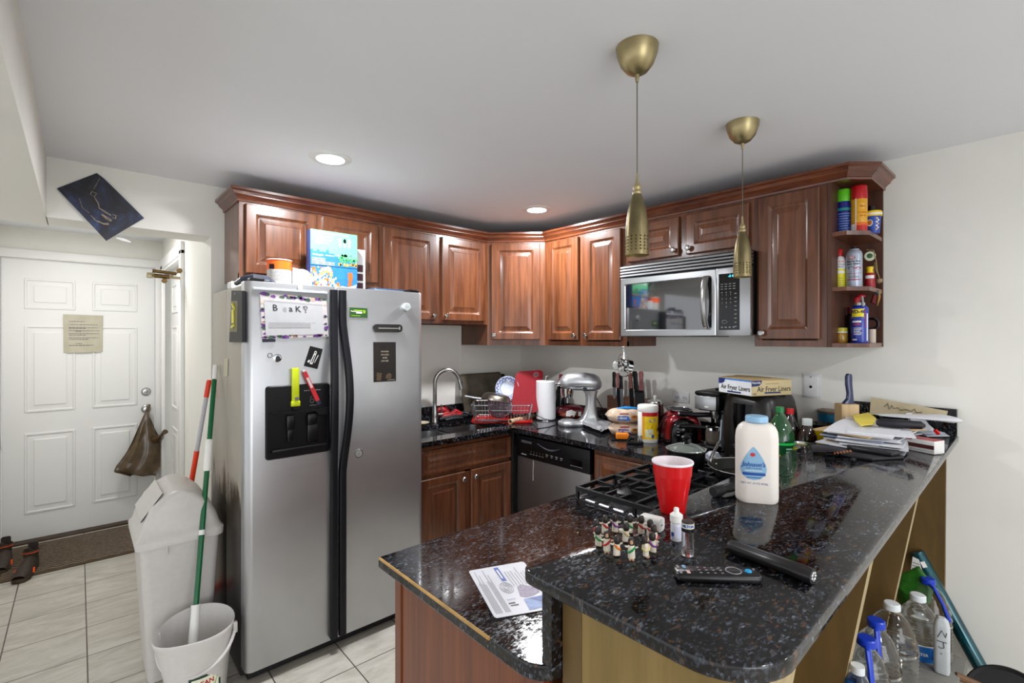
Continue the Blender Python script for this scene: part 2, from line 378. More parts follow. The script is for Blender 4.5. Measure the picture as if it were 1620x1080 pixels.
# side door casing on the hall's right wall
g = G()
for y0, y1, z0, z1 in ((.87, .95, 0, 2.10), (1.85, 1.95, 0, 2.10), (.87, 1.95, 2.07, 2.155)):
    g.box(-2.275, -2.252, y0, y1, z0, z1, b=.004)
g.box(-2.268, -2.20, .95, .975, 0, 2.07); g.box(-2.268, -2.20, .975, 1.85, 2.05, 2.07)
struct(g.done('trim_2', TRIMP))
def panel_door(g, x0, x1, z0, z1, y, th, panels, depth=.008):
    """door slab facing -y in the plane y, with recessed mouldings; panels = (x0,x1,z0,z1)"""
    g.box(x0, x1, y, y+th, z0, z1, b=.003)
    for a, b_, c, d in panels:
        rs = []
        for ins, dep in ((0, .0005), (.004, -.006), (.014, -.007), (.02, .001), (.05, -.002), (.056, -.006)):
            rs.append([(p, y+dep, q) for p, q in rrect(a+ins, b_-ins, c+ins, d-ins, .006, 2)])
        g.loft(rs, False, True)
t = thing('door_1', 'white six-panel entry door at the end of the hallway', 'door', (-3.2, 2.06, 0)); t['kind'] = 'structure'
g = G(); x0, x1 = -3.199, -2.303; w2 = .285
cols = ((x0+.115, x0+.115+w2), (x1-.115-w2, x1-.115))
panel_door(g, x0, x1, .012, 2.088, 2.055, .04, [(a, b, z0, z1) for a, b in cols for z0, z1 in ((.20, .80), (.95, 1.60), (1.72, 1.95))])
g.done('door_panel', DOORP, t, angle=8)
g = G(); c = (-2.362, 2.055, 1.059); Ry = Matrix.Rotation(PI/2, 4, 'X')
g.lathe([(0, 0), (.033, 0), (.033, .008), (.026, .014), (.02, .014), (.02, .018), (0, .02)], c, 28, Ry); g.box(-2.377, -2.347, 2.028, 2.037, 1.054, 1.064, b=.003)
g.done('deadbolt', NICKEL, t)
g = G(); c = (-2.362, 2.055, .915)
g.lathe([(0, 0), (.034, 0), (.034, .006), (.028, .012), (.013, .016), (.012, .03), (.022, .036), (.029, .046), (.029, .056), (.022, .064), (0, .067)], c, 28, Ry)
g.done('door_knob', NICKEL, t)
for z in (.75,):
    g = G(); g.box(-3.203, -3.193, 2.044, 2.056, z-.05, z+.05, b=.002); g.done('hinge', TRIMP, t)
# threshold and dark sill
g = G(); g.box(-3.2, -2.30, 1.98, 2.12, 0, .012, b=.004); struct(g.done('trim_3', pm('threshold_wood', '#3b2713', .4, var=.2)))
# side door leaf
t = thing('door_2', 'white door in the casing on the right side of the hallway', 'door', (-2.21, 1.4, 0)); t['kind'] = 'structure'
g = G(TR((-2.215, 1.41, 0), -PI/2)); panel_door(g, -.43, .43, .01, 2.05, 0, .04, [(a, b, z0, z1) for a, b in ((-.33, -.05), (.05, .33)) for z0, z1 in ((.2, .8), (.95, 1.6), (1.7, 1.93))])
g.done('door_panel', DOORP, t, angle=8)
# recessed cans
LENS = pm('lamp_lens', '#f4f8ff', .4, emit=14)
for i, (x, y, lb) in enumerate(((-1.929, -.826, 'lit recessed ceiling light above the fridge'), (-.614, -.826, 'lit recessed ceiling light above the sink corner'))):
    t = thing('recessed_light', lb, 'ceiling light', (x, y, CEIL), group='recessed ceiling lights')
    g = G(); g.lathe([(.058, -.002), (.062, -.008), (.09, -.004), (.093, 0), (.058, 0)], (x, y, CEIL), 40, cap=False); g.done('trim_ring', TRIMP, t)
    g = G(); g.lathe([(0, -.0015), (.059, -.0015), (.059, -.0005), (0, -.0005)], (x, y, CEIL), 40); g.done('lens', LENS, t)
# ---------------------------------------------------------------- cabinets
def raised(g, x0, x1, z0, z1, yf, th=.02, fr=.058):
    """raised-panel door front at yf (towards -y)"""
    rs = []
    w_ = min(x1-x0, z1-z0)
    if w_ < .2: fr = w_*.2
    prof = [(0, yf+th, .001), (0, yf+.004, .001), (.004, yf, .004), (fr-.012, yf, .004), (fr-.006, yf+.004, .012), (fr, yf+.009, .014), (fr+.006, yf+.0095, .012), (fr+.012, yf+.0085, .006), (fr+.03, yf+.003, .004), (fr+.034, yf+.001, .003)]
    for ins, y, r in prof: rs.append([(p, y, q) for p, q in rrect(x0+ins, x1-ins, z0+ins, z1-ins, r, 3)])
    g.loft(rs, True, True)
def knob(T, x, y, z, parent):
    g = G(T); g.lathe([(0, 0), (.006, 0), (.005, .008), (.006, .012), (.014, .017), (.0155, .022), (.012, .027), (0, .029)], (x, y, z), 20, Matrix.Rotation(PI/2, 4, 'X'))
    return g.done('knob', NICKEL, parent)
def cabinet(name, label, T, w_, z0, z1, dep, doors, cat='cabinet', open_bottom=False, loc=None, group=None):
    base = T @ Vector((w_/2, -dep/2, z0))
    t = thing(name, label, cat, base, group=group)
    g = G(T); k = .018
    g.box(0, k, -dep+.0205, -.001, z0, z1); g.box(w_-k, w_, -dep+.0205, -.001, z0, z1); g.box(k, w_-k, -dep+.02, -.001, z0+.012, z0+.03)
    g.box(k, w_-k, -dep+.0205, -.001, z1-k, z1); g.box(k, w_-k, -.012, -.001, z0, z1)
    g.box(.0, w_, -dep+.0003, -dep+.02, z0, z0+.03); g.box(.0, w_, -dep+.0003, -dep+.02, z1-.035, z1)
    xs = sorted([d[0] for d in doors if d[0]] + [d[1] for d in doors])
    edges = [0] + xs + [w_]
    for i in range(0, len(edges)-1, 2):
        a, b_ = edges[i], edges[i+1]
        g.box(max(0, a-.012), min(w_, b_+.012), -dep, -dep+.02, z0, z1)
    g.done('body', CHERRY, t, smooth=False)
    for x0, x1, a, b_, kn in doors:
        g = G(T); raised(g, x0, x1, a, b_, -dep-.021); d = g.done('door', CHERRY, t, angle=6)
        if kn: knob(T, x0+.022 if kn[0] == 'L' else x1-.022, -dep-.021, (a+.03) if kn[1] == 'b' else (b_-.045), d)
    return t
D = .32
# wall B
cabinet('upper_cabinet', 'short cherry wall cabinet with two doors directly above the fridge', MWB(-2.189, 0), .754, 1.80, 2.21, D,
        [(.026, .377, 1.83, 2.176, None), (.411, .735, 1.83, 2.176, None)], 'cabinet', group='cherry wall cabinets')
cabinet('upper_cabinet', 'cherry wall cabinet with two doors over the sink between fridge and corner', MWB(-1.435, 0), .824, 1.60, 2.21, D,
        [(.015, .384, 1.622, 2.172, 'Rb'), (.433, .793, 1.622, 2.172, 'Lb')], group='cherry wall cabinets')
# diagonal corner cabinet
t = thing('corner_cabinet', 'diagonal cherry corner wall cabinet with one tall door', 'cabinet', (-.3, -.3, 1.455), group='cherry wall cabinets')
g = G(); g.prism([(-.61, -.007), (-.61, -.32), (-.32, -.61), (-.001, -.61), (-.001, -.007)], 1.455, 2.21); g.done('body', CHERRY, t, smooth=False)
Td = TR((-.61, -.32, 0), -PI/4); wd = .29*math.sqrt(2)
g = G(Td); raised(g, .03, wd-.035, 1.495, 2.172, -.021); d = g.done('door', CHERRY, t, angle=6)
knob(Td, .052, -.021, 1.527, d)
# wall R
cabinet('upper_cabinet', 'tall cherry wall cabinet with two narrow doors left of the microwave', MWR(-.61, 0), .69, 1.455, 2.21, D,
        [(.044, .32, 1.492, 2.172, 'Rb'), (.374, .656, 1.492, 2.172, 'Lb')], group='cherry wall cabinets')
cabinet('upper_cabinet', 'short cherry wall cabinet with two doors above the microwave', MWR(-1.30, 0), .74, 1.935, 2.21, D,
        [(.014, .346, 1.957, 2.170, 'Rb'), (.39, .718, 1.957, 2.170, 'Lb')], group='cherry wall cabinets')
cabinet('upper_cabinet', 'tall cherry wall cabinet with a single door right of the microwave', MWR(-2.04, 0), .306, 1.465, 2.21, D,
        [(.022, .282, 1.50, 2.178, 'Lb')], group='cherry wall cabinets')
# open end shelf
SH = [(-.001, -2.346), (-.32, -2.346), (-.32, -2.42), (-.245, -2.487), (-.001, -2.487)]
t = thing('open_end_shelf', 'open cherry end shelf unit with angled front holding spray cans', 'shelf', (-.16, -2.42, 1.465))
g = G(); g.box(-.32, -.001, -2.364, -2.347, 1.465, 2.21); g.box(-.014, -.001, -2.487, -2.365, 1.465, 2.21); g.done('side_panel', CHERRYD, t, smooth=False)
for z in (1.465, 1.71, 1.95, 2.19):
    g = G(); g.prism([(-.015, -2.365), (-.318, -2.365), (-.318, -2.42), (-.244, -2.485), (-.015, -2.485)], z, z+.018); g.done('shelf_board', CHERRY, t, smooth=False)
# crown
def sweep(g, path, prof, z):
    n = len(path); rs = []
    for i, p in enumerate(path):
        p = Vector(p); d0 = (p-Vector(path[i-1])).normalized() if i else None; d1 = (Vector(path[i+1])-p).normalized() if i < n-1 else None
        d0 = d0 or d1; d1 = d1 or d0
        n0 = Vector((d0.y, -d0.x)); n1 = Vector((d1.y, -d1.x)); mm = (n0+n1).normalized(); k = 1/mm.dot(n0)
        rs.append([(p.x+mm.x*k*o, p.y+mm.y*k*o, z+h) for o, h in prof])
    g.loft(rs, True, True)
g = G(); sweep(g, [(-2.189, -.001), (-2.189, -.32), (-.61, -.32), (-.32, -.61), (-.32, -2.42), (-.245, -2.487), (-.001, -2.487)],
    [(0, 0), (.007, 0), (.009, .008), (.007, .012), (.02, .026), (.027, .030), (.027, .034), (.034, .044), (.04, .048), (.045, .05), (.045, .062), (0, .062)], 2.186)
tag(g.done('crown_molding', CROWNM, angle=20), 'stepped cherry crown molding running along the tops of all the wall cabinets', 'molding')

# ---------------------------------------------------------------- base cabinets
t = thing('sink_cabinet', 'cherry base cabinet with two doors under the sink', 'cabinet', (-1.0, -.3, 0), group='cherry base cabinets')
g = G(); g.box(-1.36, -1.342, -.61, -.002, .1, .885); g.box(-.66, -.642, -.61, -.002, .1, .885); g.box(-1.342, -.66, -.61, -.002, .1, .12)
g.box(-1.342, -.66, -.61, -.59, .86, .885); g.box(-1.342, -.66, -.61, -.59, .69, .72); g.box(-1.03, -.975, -.61, -.59, .12, .70); g.box(-1.342, -.66, -.61, -.59, .12, .15); g.box(-1.34, -.66, -.54, -.52, 0, .1)
g.done('body', CHERRY, t, smooth=False)
g = G(); raised(g, -1.335, -.655, .722, .858, -.631, fr=.03)
g.done('false_drawer_front', CHERRY, t)
for a, b_, kx in ((-1.345, -1.028, -1.05), (-.982, -.655, -.96)):
    g = G(); raised(g, a, b_, .14, .697, -.631); d = g.done('door', CHERRY, t, angle=6); knob(Matrix.Identity(4), kx, -.631, .655, d)
g = G(); g.box(-.655, -.645, -.645, -.3, .1, .885); tag(g.done('corner_filler', BLACKM, smooth=False), 'dark narrow filler strip beside the dishwasher in the corner', 'filler')
# drawer base
T = MWR(-1.285, 0)
t = thing('drawer_cabinet', 'cherry base cabinet with a drawer right of the dishwasher', 'cabinet', (-.3, -1.54, 0), group='cherry base cabinets')
g = G(T); g.box(0, .5, -.61, -.002, .1, .885); g.box(0, .5, -.54, -.1, 0, .1); g.done('body', CHERRY, t, smooth=False)
g = G(T); raised(g, .02, .48, .70, .855, -.631, fr=.03); g.done('drawer', CHERRY, t)
g = G(T); raised(g, .02, .48, .14, .67, -.631); g.done('door', CHERRY, t, angle=6)
# peninsula base
t = thing('peninsula_cabinet', 'cherry peninsula base cabinet with a plain wood end panel', 'cabinet', (-1.4, -2.1, 0), group='cherry base cabinets')
g = G(); g.box(-2.13, -.002, -2.395, -1.85, .1, .885); g.box(-2.1, -.002, -2.39, -1.92, 0, .1); g.done('body', CHERRY, t, smooth=False)
g = G(); g.box(-2.148, -2.131, -2.395, -1.875, .0, .887); g.box(-2.152, -2.131, -1.874, -1.845, .0, .887); g.done('end_panel', wood('cherry_laminate', '#5f2f17', '#7a4021', .35, .2, (60, 60, 1.6)), t, smooth=False)
T2 = TR((-.7, -1.85, 0), PI)
for a in (0, .36, .72, 1.08):
    g = G(T2); raised(g, a+.01, a+.345, .14, .84, -.021); g.done('door', CHERRY, t, angle=6)

# ---------------------------------------------------------------- countertops
g = G(); z0, z1 = .887, .917
SX0, SX1, SY0, SY1 = -1.33, -.645, -.535, -.215     # sink opening
g.box(-1.366, SX0, -.648, -.003, z0, z1); g.box(SX0, SX1, -.648, SY0, z0, z1); g.box(SX0, SX1, SY1, -.003, z0, z1); g.box(SX1, -.001, -.648, -.003, z0, z1)
g.box(-.648, -.001, -1.80, -.648, z0, z1)
tp = [(-.001, -1.80), (-.001, -2.425), (-2.115, -2.425)] + [(-2.115+.065*math.cos(a), -2.36+.065*math.sin(a)) for a in [math.radians(x) for x in (-100, -120, -140, -160, -180)]] + [(-2.18, -1.805), (-.648, -1.805), (-.648, -1.80)]
g.prism(tp[::-1], z0, z1, b=.004)
o = g.done('kitchen_countertop', GRAN, smooth=False); tag(o, 'dark speckled granite countertop running along both walls and the low peninsula', 'countertop')
g = G(); g.box(-1.38, -.003, -.022, -.009, .918, 1.012, b=.002); g.box(-.022, -.002, -2.37, -.023, .918, 1.012, b=.002)
tag(g.done('countertop_backsplash', GRAN, smooth=False), 'low granite backsplash strip along both walls behind the counter', 'backsplash')
g = G(); g.box(-2.158, -.003, -2.424, -2.401, .918, 1.064, b=.001)
tag(g.done('granite_riser', GRAN, smooth=False), 'upright granite riser between the low counter and the raised bar', 'riser')
# worn yellow top edge
g = G(); g.tube([(-2.182, -1.815, .9165), (-2.182, -2.28, .9165)], .0035, 6); tag(g.done('edge_strip', pm('worn_edge', '#b08a4c', .4, var=.2)), 'pale yellow worn strip along the end edge of the low counter', 'edge strip')
# raised bar
def arc(cx, cy, r, a0, a1, n=8): return [(cx+r*math.cos(math.radians(a0+(a1-a0)*k/n)), cy+r*math.sin(math.radians(a0+(a1-a0)*k/n))) for k in range(n+1)]
bar = arc(-2.160, -2.395, .025, 90, 180, 5) + arc(-2.075, -2.685, .105, 180, 274, 10) + [(-.002, -2.745), (-.002, -2.37)]
g = G(); g.prism(bar[::-1] if False else bar, 1.065, 1.09, b=.004)
tag(g.done('bar_countertop', GRAN, smooth=True, angle=50), 'raised dark granite bar top with rounded corners beside the camera', 'countertop')
g = G(); g.box(-.022, -.002, -2.742, -2.375, 1.0905, 1.205, b=.002); tag(g.done('bar_backsplash', GRAN, smooth=False), 'granite backsplash piece at the wall end of the raised bar', 'backsplash')
# knee wall and gussets
g = G(); g.box(-2.13, -.03, -2.47, -2.426, 0, 1.064); tag(g.done('knee_wall', PLYB, smooth=False), 'brown plywood knee wall under the raised bar', 'panel')
def gusset(x0, x1, yt, yb, mats, name, label):
    g = G(); g.m = 0
    p = [(yt, 1.064), (yb, .001), (-2.471, .001), (-2.471, 1.064)]
    g.prism(p, x0, x1, fn=lambda a, b_, c: (c, a, b_))
    g.bm.faces.ensure_lookup_table()
    for f in g.bm.faces:
        if abs(f.calc_center_median().y - (yt+yb)/2) < .03 and abs(f.normal.x) < .5: pass
    bmesh.ops.recalc_face_normals(g.bm, faces=g.bm.faces[:])
    for f in g.bm.faces:
        if f.normal.y < -.8: f.material_index = 1
    return tag(g.done(name, mats, smooth=False), label, 'support panel', 'plywood supports under the bar')
gusset(-2.13, -2.01, -2.775, -2.60, [OAK, OAKD], 'bar_support', 'tan plywood support closing the near end of the bar')
gusset(-1.29, -1.25, -2.727, -2.55, [PLYB, OAKD], 'bar_support', 'plywood bar support with pale sloping edge, nearest the camera side of the water jugs')
gusset(-.711, -.671, -2.727, -2.55, [PLYB, OAKD], 'bar_support', 'plywood bar support with a pale sloping edge, beside the leaning teal roll')
gusset(-.03, -.003, -2.707, -2.70, [PLYB, PLYB], 'bar_support', 'brown plywood panel against the right wall under the bar')

# ---------------------------------------------------------------- sink and faucet
t = thing('kitchen_sink', 'undermount double bowl stainless steel sink in the counter', 'sink', (-.99, -.375, .7))
for x0, x1 in ((SX0+.005, -1.0), (-.975, SX1-.005)):
    g = G(); rs = []
    for ins, z, r in ((-.012, .886, .06), (0, .886, .06), (.004, .80, .06), (.012, .73, .055), (.05, .715, .04)):
        rs.append([(a, b_, z) for a, b_ in rrect(x0+ins, x1-ins, SY0+.01+ins, SY1-.01-ins, r, 6)])
    g.loft(rs, False, True); g.done('bowl', STEELH, t)
g = G(); g.box(-1.005, -.97, SY0, SY1, .872, .886, b=.004); g.done('divider', STEELH, t)
for x in (-1.16, -.81):
    g = G(); g.lathe([(.04, 0), (.038, .003), (.028, .001), (0, .001)], (x, -.375, .7155), 24); g.done('drain', CHROME, t)
fx, fy = -.93, -.135
t = thing('faucet', 'brushed nickel gooseneck pull-down faucet behind the sink', 'faucet', (fx, fy, .917))
g = G(); g.lathe([(0, 0), (.027, 0), (.027, .006), (.025, .012), (.025, .045), (.022, .07), (.016, .1), (.013, .13), (.0125, .15)], (fx, fy, .918), 24); g.done('base', NICKEL, t)
g = G(); dx, dy = .105*math.cos(math.radians(-28)), .105*math.sin(math.radians(-28)); pts = [(fx, fy, 1.05), (fx, fy, 1.18)]
R_ = .088
ux, uy = math.cos(math.radians(-20)), math.sin(math.radians(-20))
for k in range(0, 15):
    a = PI - PI*k/14*0.92; pts.append((fx+ux*(R_+R_*math.cos(a)), fy+uy*(R_+R_*math.cos(a)), 1.19+R_*math.sin(a)*1.05))
g.tube(pts, .0145, 14); g.done('spout', NICKEL, t)
p = Vector(pts[-1]); d = (p-Vector(pts[-3])).normalized(); d = Vector((ux*.25, uy*.25, -1)).normalized()
g = G(); g.cyl(p, p+d*.07, .0145, 18, .0175); g.cyl(p+d*.07, p+d*.075, .015, 18, .013); s_ = g.done('spray_head', NICKEL, t)
g = G(); q = p+d*.03; g.box(q.x+.008, q.x+.016, q.y-.012, q.y-.006, q.z-.012, q.z+.012, b=.002); g.done('spray_button', BLACK, s_)
g = G(); g.cyl((fx+.02, fy, .968), (fx+.06, fy-.006, .968), .012, 16, .011); g.cyl((fx+.055, fy-.005, .972), (fx+.05, fy-.005, 1.04), .005, 10, .0035); g.done('lever_handle', NICKEL, t)

# ---------------------------------------------------------------- fridge
FX0, FX1, FY, FZ = -2.25, -1.372, -.71, 1.752
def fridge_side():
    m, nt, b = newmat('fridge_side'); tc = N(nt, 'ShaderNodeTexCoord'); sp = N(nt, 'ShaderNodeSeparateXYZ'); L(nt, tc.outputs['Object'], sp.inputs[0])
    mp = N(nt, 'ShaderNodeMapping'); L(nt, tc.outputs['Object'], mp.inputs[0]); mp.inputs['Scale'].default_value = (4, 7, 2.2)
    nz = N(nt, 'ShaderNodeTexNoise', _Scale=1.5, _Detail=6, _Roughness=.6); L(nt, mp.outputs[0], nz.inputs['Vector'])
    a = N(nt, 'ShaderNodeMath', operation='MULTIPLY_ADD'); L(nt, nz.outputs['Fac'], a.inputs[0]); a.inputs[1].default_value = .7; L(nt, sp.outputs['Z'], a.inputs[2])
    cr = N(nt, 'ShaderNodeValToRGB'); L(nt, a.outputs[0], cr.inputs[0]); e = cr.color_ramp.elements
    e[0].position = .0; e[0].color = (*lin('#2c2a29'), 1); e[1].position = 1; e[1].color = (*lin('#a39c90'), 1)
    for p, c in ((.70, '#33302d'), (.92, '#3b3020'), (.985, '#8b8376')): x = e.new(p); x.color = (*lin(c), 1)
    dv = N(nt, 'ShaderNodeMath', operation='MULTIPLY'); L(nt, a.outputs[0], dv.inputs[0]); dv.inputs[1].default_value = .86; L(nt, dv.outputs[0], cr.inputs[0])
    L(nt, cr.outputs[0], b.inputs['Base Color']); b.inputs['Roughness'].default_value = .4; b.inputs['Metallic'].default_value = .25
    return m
FRD = steel('fridge_steel', '#bbbcbe', .34, (1.5, 1.5, 120), .85)
t = fr = thing('refrigerator', 'stainless steel side-by-side refrigerator with black handles and dispenser', 'refrigerator', (-1.81, -.37, 0))
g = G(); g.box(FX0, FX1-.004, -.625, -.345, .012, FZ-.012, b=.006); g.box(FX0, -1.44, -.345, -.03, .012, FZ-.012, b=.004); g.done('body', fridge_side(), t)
g = G(); g.box(FX0+.02, FX1-.02, -.66, -.626, .008, .07); 
for k in range(14): g.box(FX0+.05+k*.056, FX0+.09+k*.056, -.666, -.661, .02, .055)
g.done('kick_grille', BLACKM, t, smooth=False)
XS = -1.853
for nm, a, b_ in (('freezer_door', FX0, XS-.004), ('fridge_door', XS+.004, FX1)):
    g = G(); rl = .03 if nm[0:2] == 'fr' and nm == 'freezer_door' else .004; rr_ = .004 if nm == 'freezer_door' else .03
    pl = [(a, -.635)]
    pl += [(a+rl-rl*math.cos(k*PI/12), FY+rl-rl*math.sin(k*PI/12)) for k in range(7)]
    pl += [(b_-rr_+rr_*math.sin(k*PI/12), FY+rr_-rr_*math.cos(k*PI/12)) for k in range(7)] + [(b_, -.635)]
    g.prism(pl, .06, FZ, b=.003); d = g.done(nm, FRD, t, angle=25)
    if nm == 'freezer_door': fd = d
    else: rd = d
# handles
for s_, x in ((-1, XS-.02), (1, XS+.022)):
    g = G(); pts = []
    for k in range(41):
        z = 1.735-(1.735-.075)*k/40
        u = max(0, min(1, (z-.85)/.75)) if z > .85 else 0
        bow = math.sin(PI*u)**1.3 if 0 < u < 1 else 0
        pts.append((x+s_*.016*bow, FY-.012-.05*bow, z))
    rings = []
    for p_ in pts: rings.append([(p_[0]+a, p_[1]+b_, p_[2]) for a, b_ in rrect(-.0175, .0175, -.014, .014, .009, 3)])
    g.loft(rings); g.done('handle', pm('handle_black', '#0f1015', .42, var=.1, spec=.35), fd if s_ < 0 else rd)
# dispenser
g = G(); x0, x1, z0, z1 = -2.173, -1.886, .966, 1.294; yf = FY-.012
outer = rrect(x0, x1, z0, z1, .015, 3); ix0, ix1, iz0, iz1 = x0+.012, x1-.012, z0+.035, z1-.115
inner = rrect(ix0, ix1, iz0, iz1, .008, 3)
g.loft([[(p, FY+.001, q) for p, q in outer], [(p, yf, q) for p, q in rrect(x0+.005, x1-.005, z0+.005, z1-.005, .012, 3)], [(p, yf, q) for p, q in inner], [(p, FY-.0015, q) for p, q in inner]], False, True)
fn = plane((0, yf-.0006, 0), (1, 0, 0), (0, 0, 1))
g.m = 2
for k in range(2): g.tube([(-1.975+k*.026+.009*math.cos(j*PI/6), yf-.0005, 1.215+.009*math.sin(j*PI/6)) for j in range(12)], .0007, 4, closed=True)
for k in range(2): g.tube([(-1.985+k*.026, yf-.0005, 1.228), (-1.972+k*.02, yf-.0005, 1.238)], .0007, 4)
g.m = 2
g.text('L A M O U N T'.replace('LAMOUNT', ''), .001, fn, 2, -3, 0) if False else None
for k in range(9): g.box(-2.01+k*.0085, -2.005+k*.0085, yf-.0006, yf-.0003, 1.262, 1.266)
for k in range(7): g.box(-1.985+k*.0055, -1.982+k*.0055, yf-.0006, yf-.0003, 1.193, 1.196)
g.m = 0
g.prism([(ix0+.004, iz1-.001), (ix1-.004, iz1-.001), (ix1-.004, iz1-.03), (ix1-.05, iz1-.03), (ix1-.07, iz1-.01), (ix0+.06, iz1-.01)], FY-.03, FY-.002, fn=lambda a, b_, c: (a, c, b_))
g.box(-2.09, -2.055, FY-.028, FY-.004, iz1-.085, iz1-.02, b=.005); g.box(-2.0, -1.955, FY-.028, FY-.004, iz1-.075, iz1-.02, b=.008)
g.box(-2.085, -2.06, FY-.02, FY-.004, iz1-.14, iz1-.085, b=.004); g.box(-1.995, -1.945, FY-.012, FY-.003, iz0+.02, iz1-.07, b=.01)
g.box(ix0+.01, ix1-.01, FY-.03, FY-.004, iz0, iz0+.012, b=.004)
g.done('water_dispenser', [BLACK, BLACKG, pm('print_grey', '#9a9a9a', .5)], fd)
for x in (FX0+.05, FX1-.05):
    g = G(); g.box(x-.03, x+.03, -.70, -.63, FZ, FZ+.016, b=.006); g.done('hinge_cover', BLACK, t)

# ---------------------------------------------------------------- dishwasher
T = MWR(-.655, 0); t = thing('dishwasher', 'stainless steel dishwasher with a black control panel', 'dishwasher', (-.3, -.96, 0))
g = G(T); g.box(.0, .618, -.585, -.01, .09, .882); g.box(.02, .6, -.56, -.1, .0, .09); g.done('body', BLACKM, t, smooth=False)
g = G(T); g.box(.004, .614, -.628, -.586, .11, .735, b=.006); g.m = 1; g.tube([(.155, -.6285, .73), (.155, -.6288, .69), (.152, -.6288, .66), (.152, -.6285, .60)], .0016, 5); d = g.done('door', [steel('dishwasher_steel', '#8a8684', .36, (1.5, 140, 1.5), .9), pm('dried_drip', '#cfc9c0', .6)], t)
g = G(T); g.box(.002, .616, -.634, -.586, .738, .873, b=.008)
fn = plane((0, -.6346, 0), (1, 0, 0), (0, 0, 1))
g.m = 1
for k in range(5): g.text('I', .013, fn, 1, .14+k*.026, .782); g.box(.13+k*.026, .146+k*.026, -.6346, -.6342, .766, .768)
for k in range(4):
    g.box(.27+k*.04, .29+k*.04, -.6346, -.6342, .785, .789); g.box(.272+k*.04, .286+k*.04, -.6346, -.6342, .775, .778)
for k in range(12): g.box(.05+k*.008, .055+k*.008, -.6346, -.6342, .84, .843); g.box(.05+k*.008, .055+k*.008, -.6346, -.6342, .832, .834)
for k in range(4): g.box(.05+k*.012, .06+k*.012, -.6346, -.6342, .752, .759)
for k in range(8): g.box(.47+k*.012, .478+k*.012, -.6346, -.6342, .760, .763)
g.m = 2
g.box(.46, .56, -.6344, -.634, .755, .80)
g.done('control_panel', [BLACK, pm('print_grey', '#9a9a9a', .5), BLACKG], t)
g = G(T); pts = []
rs = []
for k in range(17):
    u = k/16; x = .2+.2*u; zz = .845-.026*math.sin(PI*u); rs.append([(x, -.6345-.0035*math.sin(PI*u), zz+.006*math.sin(PI*u)+.0003), (x, -.642, zz), (x, -.6345, zz-.007*math.sin(PI*u)-.0003)])
g.loft(rs); g.done('handle', pm('dishwasher_handle', '#4c5058', .3, var=.1), t)

# ---------------------------------------------------------------- microwave
T = MWR(-1.316, 0); t = thing('microwave', 'stainless over-the-range microwave under the short wall cabinet', 'microwave', (-.2, -1.69, 1.515), )
g = G(T); g.box(.006, .734, -.37, -.003, 1.522, 1.93, b=.004); g.box(.1, .5, -.35, -.1, 1.512, 1.522); g.done('body', BLACK, t)
F_ = -.41
g = G(T)   # door frame
rs = [[(p, F_+.035, q) for p, q in rrect(.0, .572, 1.515, 1.852, .004, 3)], [(p, F_+.004, q) for p, q in rrect(.0, .572, 1.515, 1.852, .004, 3)], [(p, F_, q) for p, q in rrect(.004, .568, 1.519, 1.848, .004, 3)],
      [(p, F_, q) for p, q in rrect(.03, .552, 1.548, 1.818, .01, 3)], [(p, F_+.006, q) for p, q in rrect(.035, .547, 1.553, 1.813, .01, 3)]]
g.loft(rs, True, False); d = g.done('door', STEELH, t)
g = G(T); g.box(.034, .548, F_+.005, F_+.012, 1.552, 1.814); g.done('window', pm('smoked_glass', '#0c0f14', .04, spec=1, coat=1, ior=1.7), d, smooth=False)
g = G(T); rs = []
for k in range(21):
    u = k/20; z = 1.555+.265*u; o = .038*math.sin(PI*u)**.6; rs.append([(.528+a, F_-.003-o+b_, z) for a, b_ in rrect(-.014, .014, -.009, .009, .006, 2)])
g.loft(rs); g.done('handle', NICKEL, d)
g = G(T); g.box(.574, .74, F_, F_+.035, 1.515, 1.852, b=.004); g.m = 1; g.box(.588, .69, F_-.001, F_+.001, 1.545, 1.822)
fn = plane((0, F_-.0014, 0), (1, 0, 0), (0, 0, 1)); g.m = 2
for r, row in enumerate(('123', '456', '789', '·0·')):
    for c_, ch in enumerate(row): g.text(ch, .012, fn, 2, .605+c_*.021, 1.718-r*.02)
for r in range(9): g.box(.665, .676, F_-.0015, F_-.001, 1.56+r*.02, 1.5635+r*.02)
for r in range(3):
    for c_ in range(4): g.box(.598+c_*.02, .61+c_*.02, F_-.0015, F_-.001, 1.745+r*.012, 1.748+r*.012)
for c_ in range(4): g.box(.6+c_*.019, .609+c_*.019, F_-.0015, F_-.001, 1.556, 1.561); 
for c_ in range(3): g.box(.6+c_*.022, .607+c_*.022, F_-.0015, F_-.001, 1.728, 1.731)
g.tube([(.617+.013*math.cos(a), F_-.0014, 1.585+.008*math.sin(a)) for a in [k*PI/6 for k in range(12)]], .0008, 4, closed=True)
g.text('-2 4', .015, fn, 3, .648, 1.808)
g.done('control_panel', [STEELH, BLACKG, pm('print_grey', '#9a9a9a', .5), pm('display_cyan', '#3fe0ff', .5, emit=3)], t)
g = G(T)
for k in range(4):
    z = 1.862+k*.0165; g.prism([(F_-.002, z), (F_+.0, z+.009), (F_+.035, z+.011), (F_+.035, z-.001)], 0, .74, fn=lambda a, b_, c: (c, a, b_))
g.m = 1; g.box(.004, .736, F_+.02, F_+.034, 1.853, 1.93)
g.done('vent_grille', [STEELH, BLACKM], t, smooth=False)

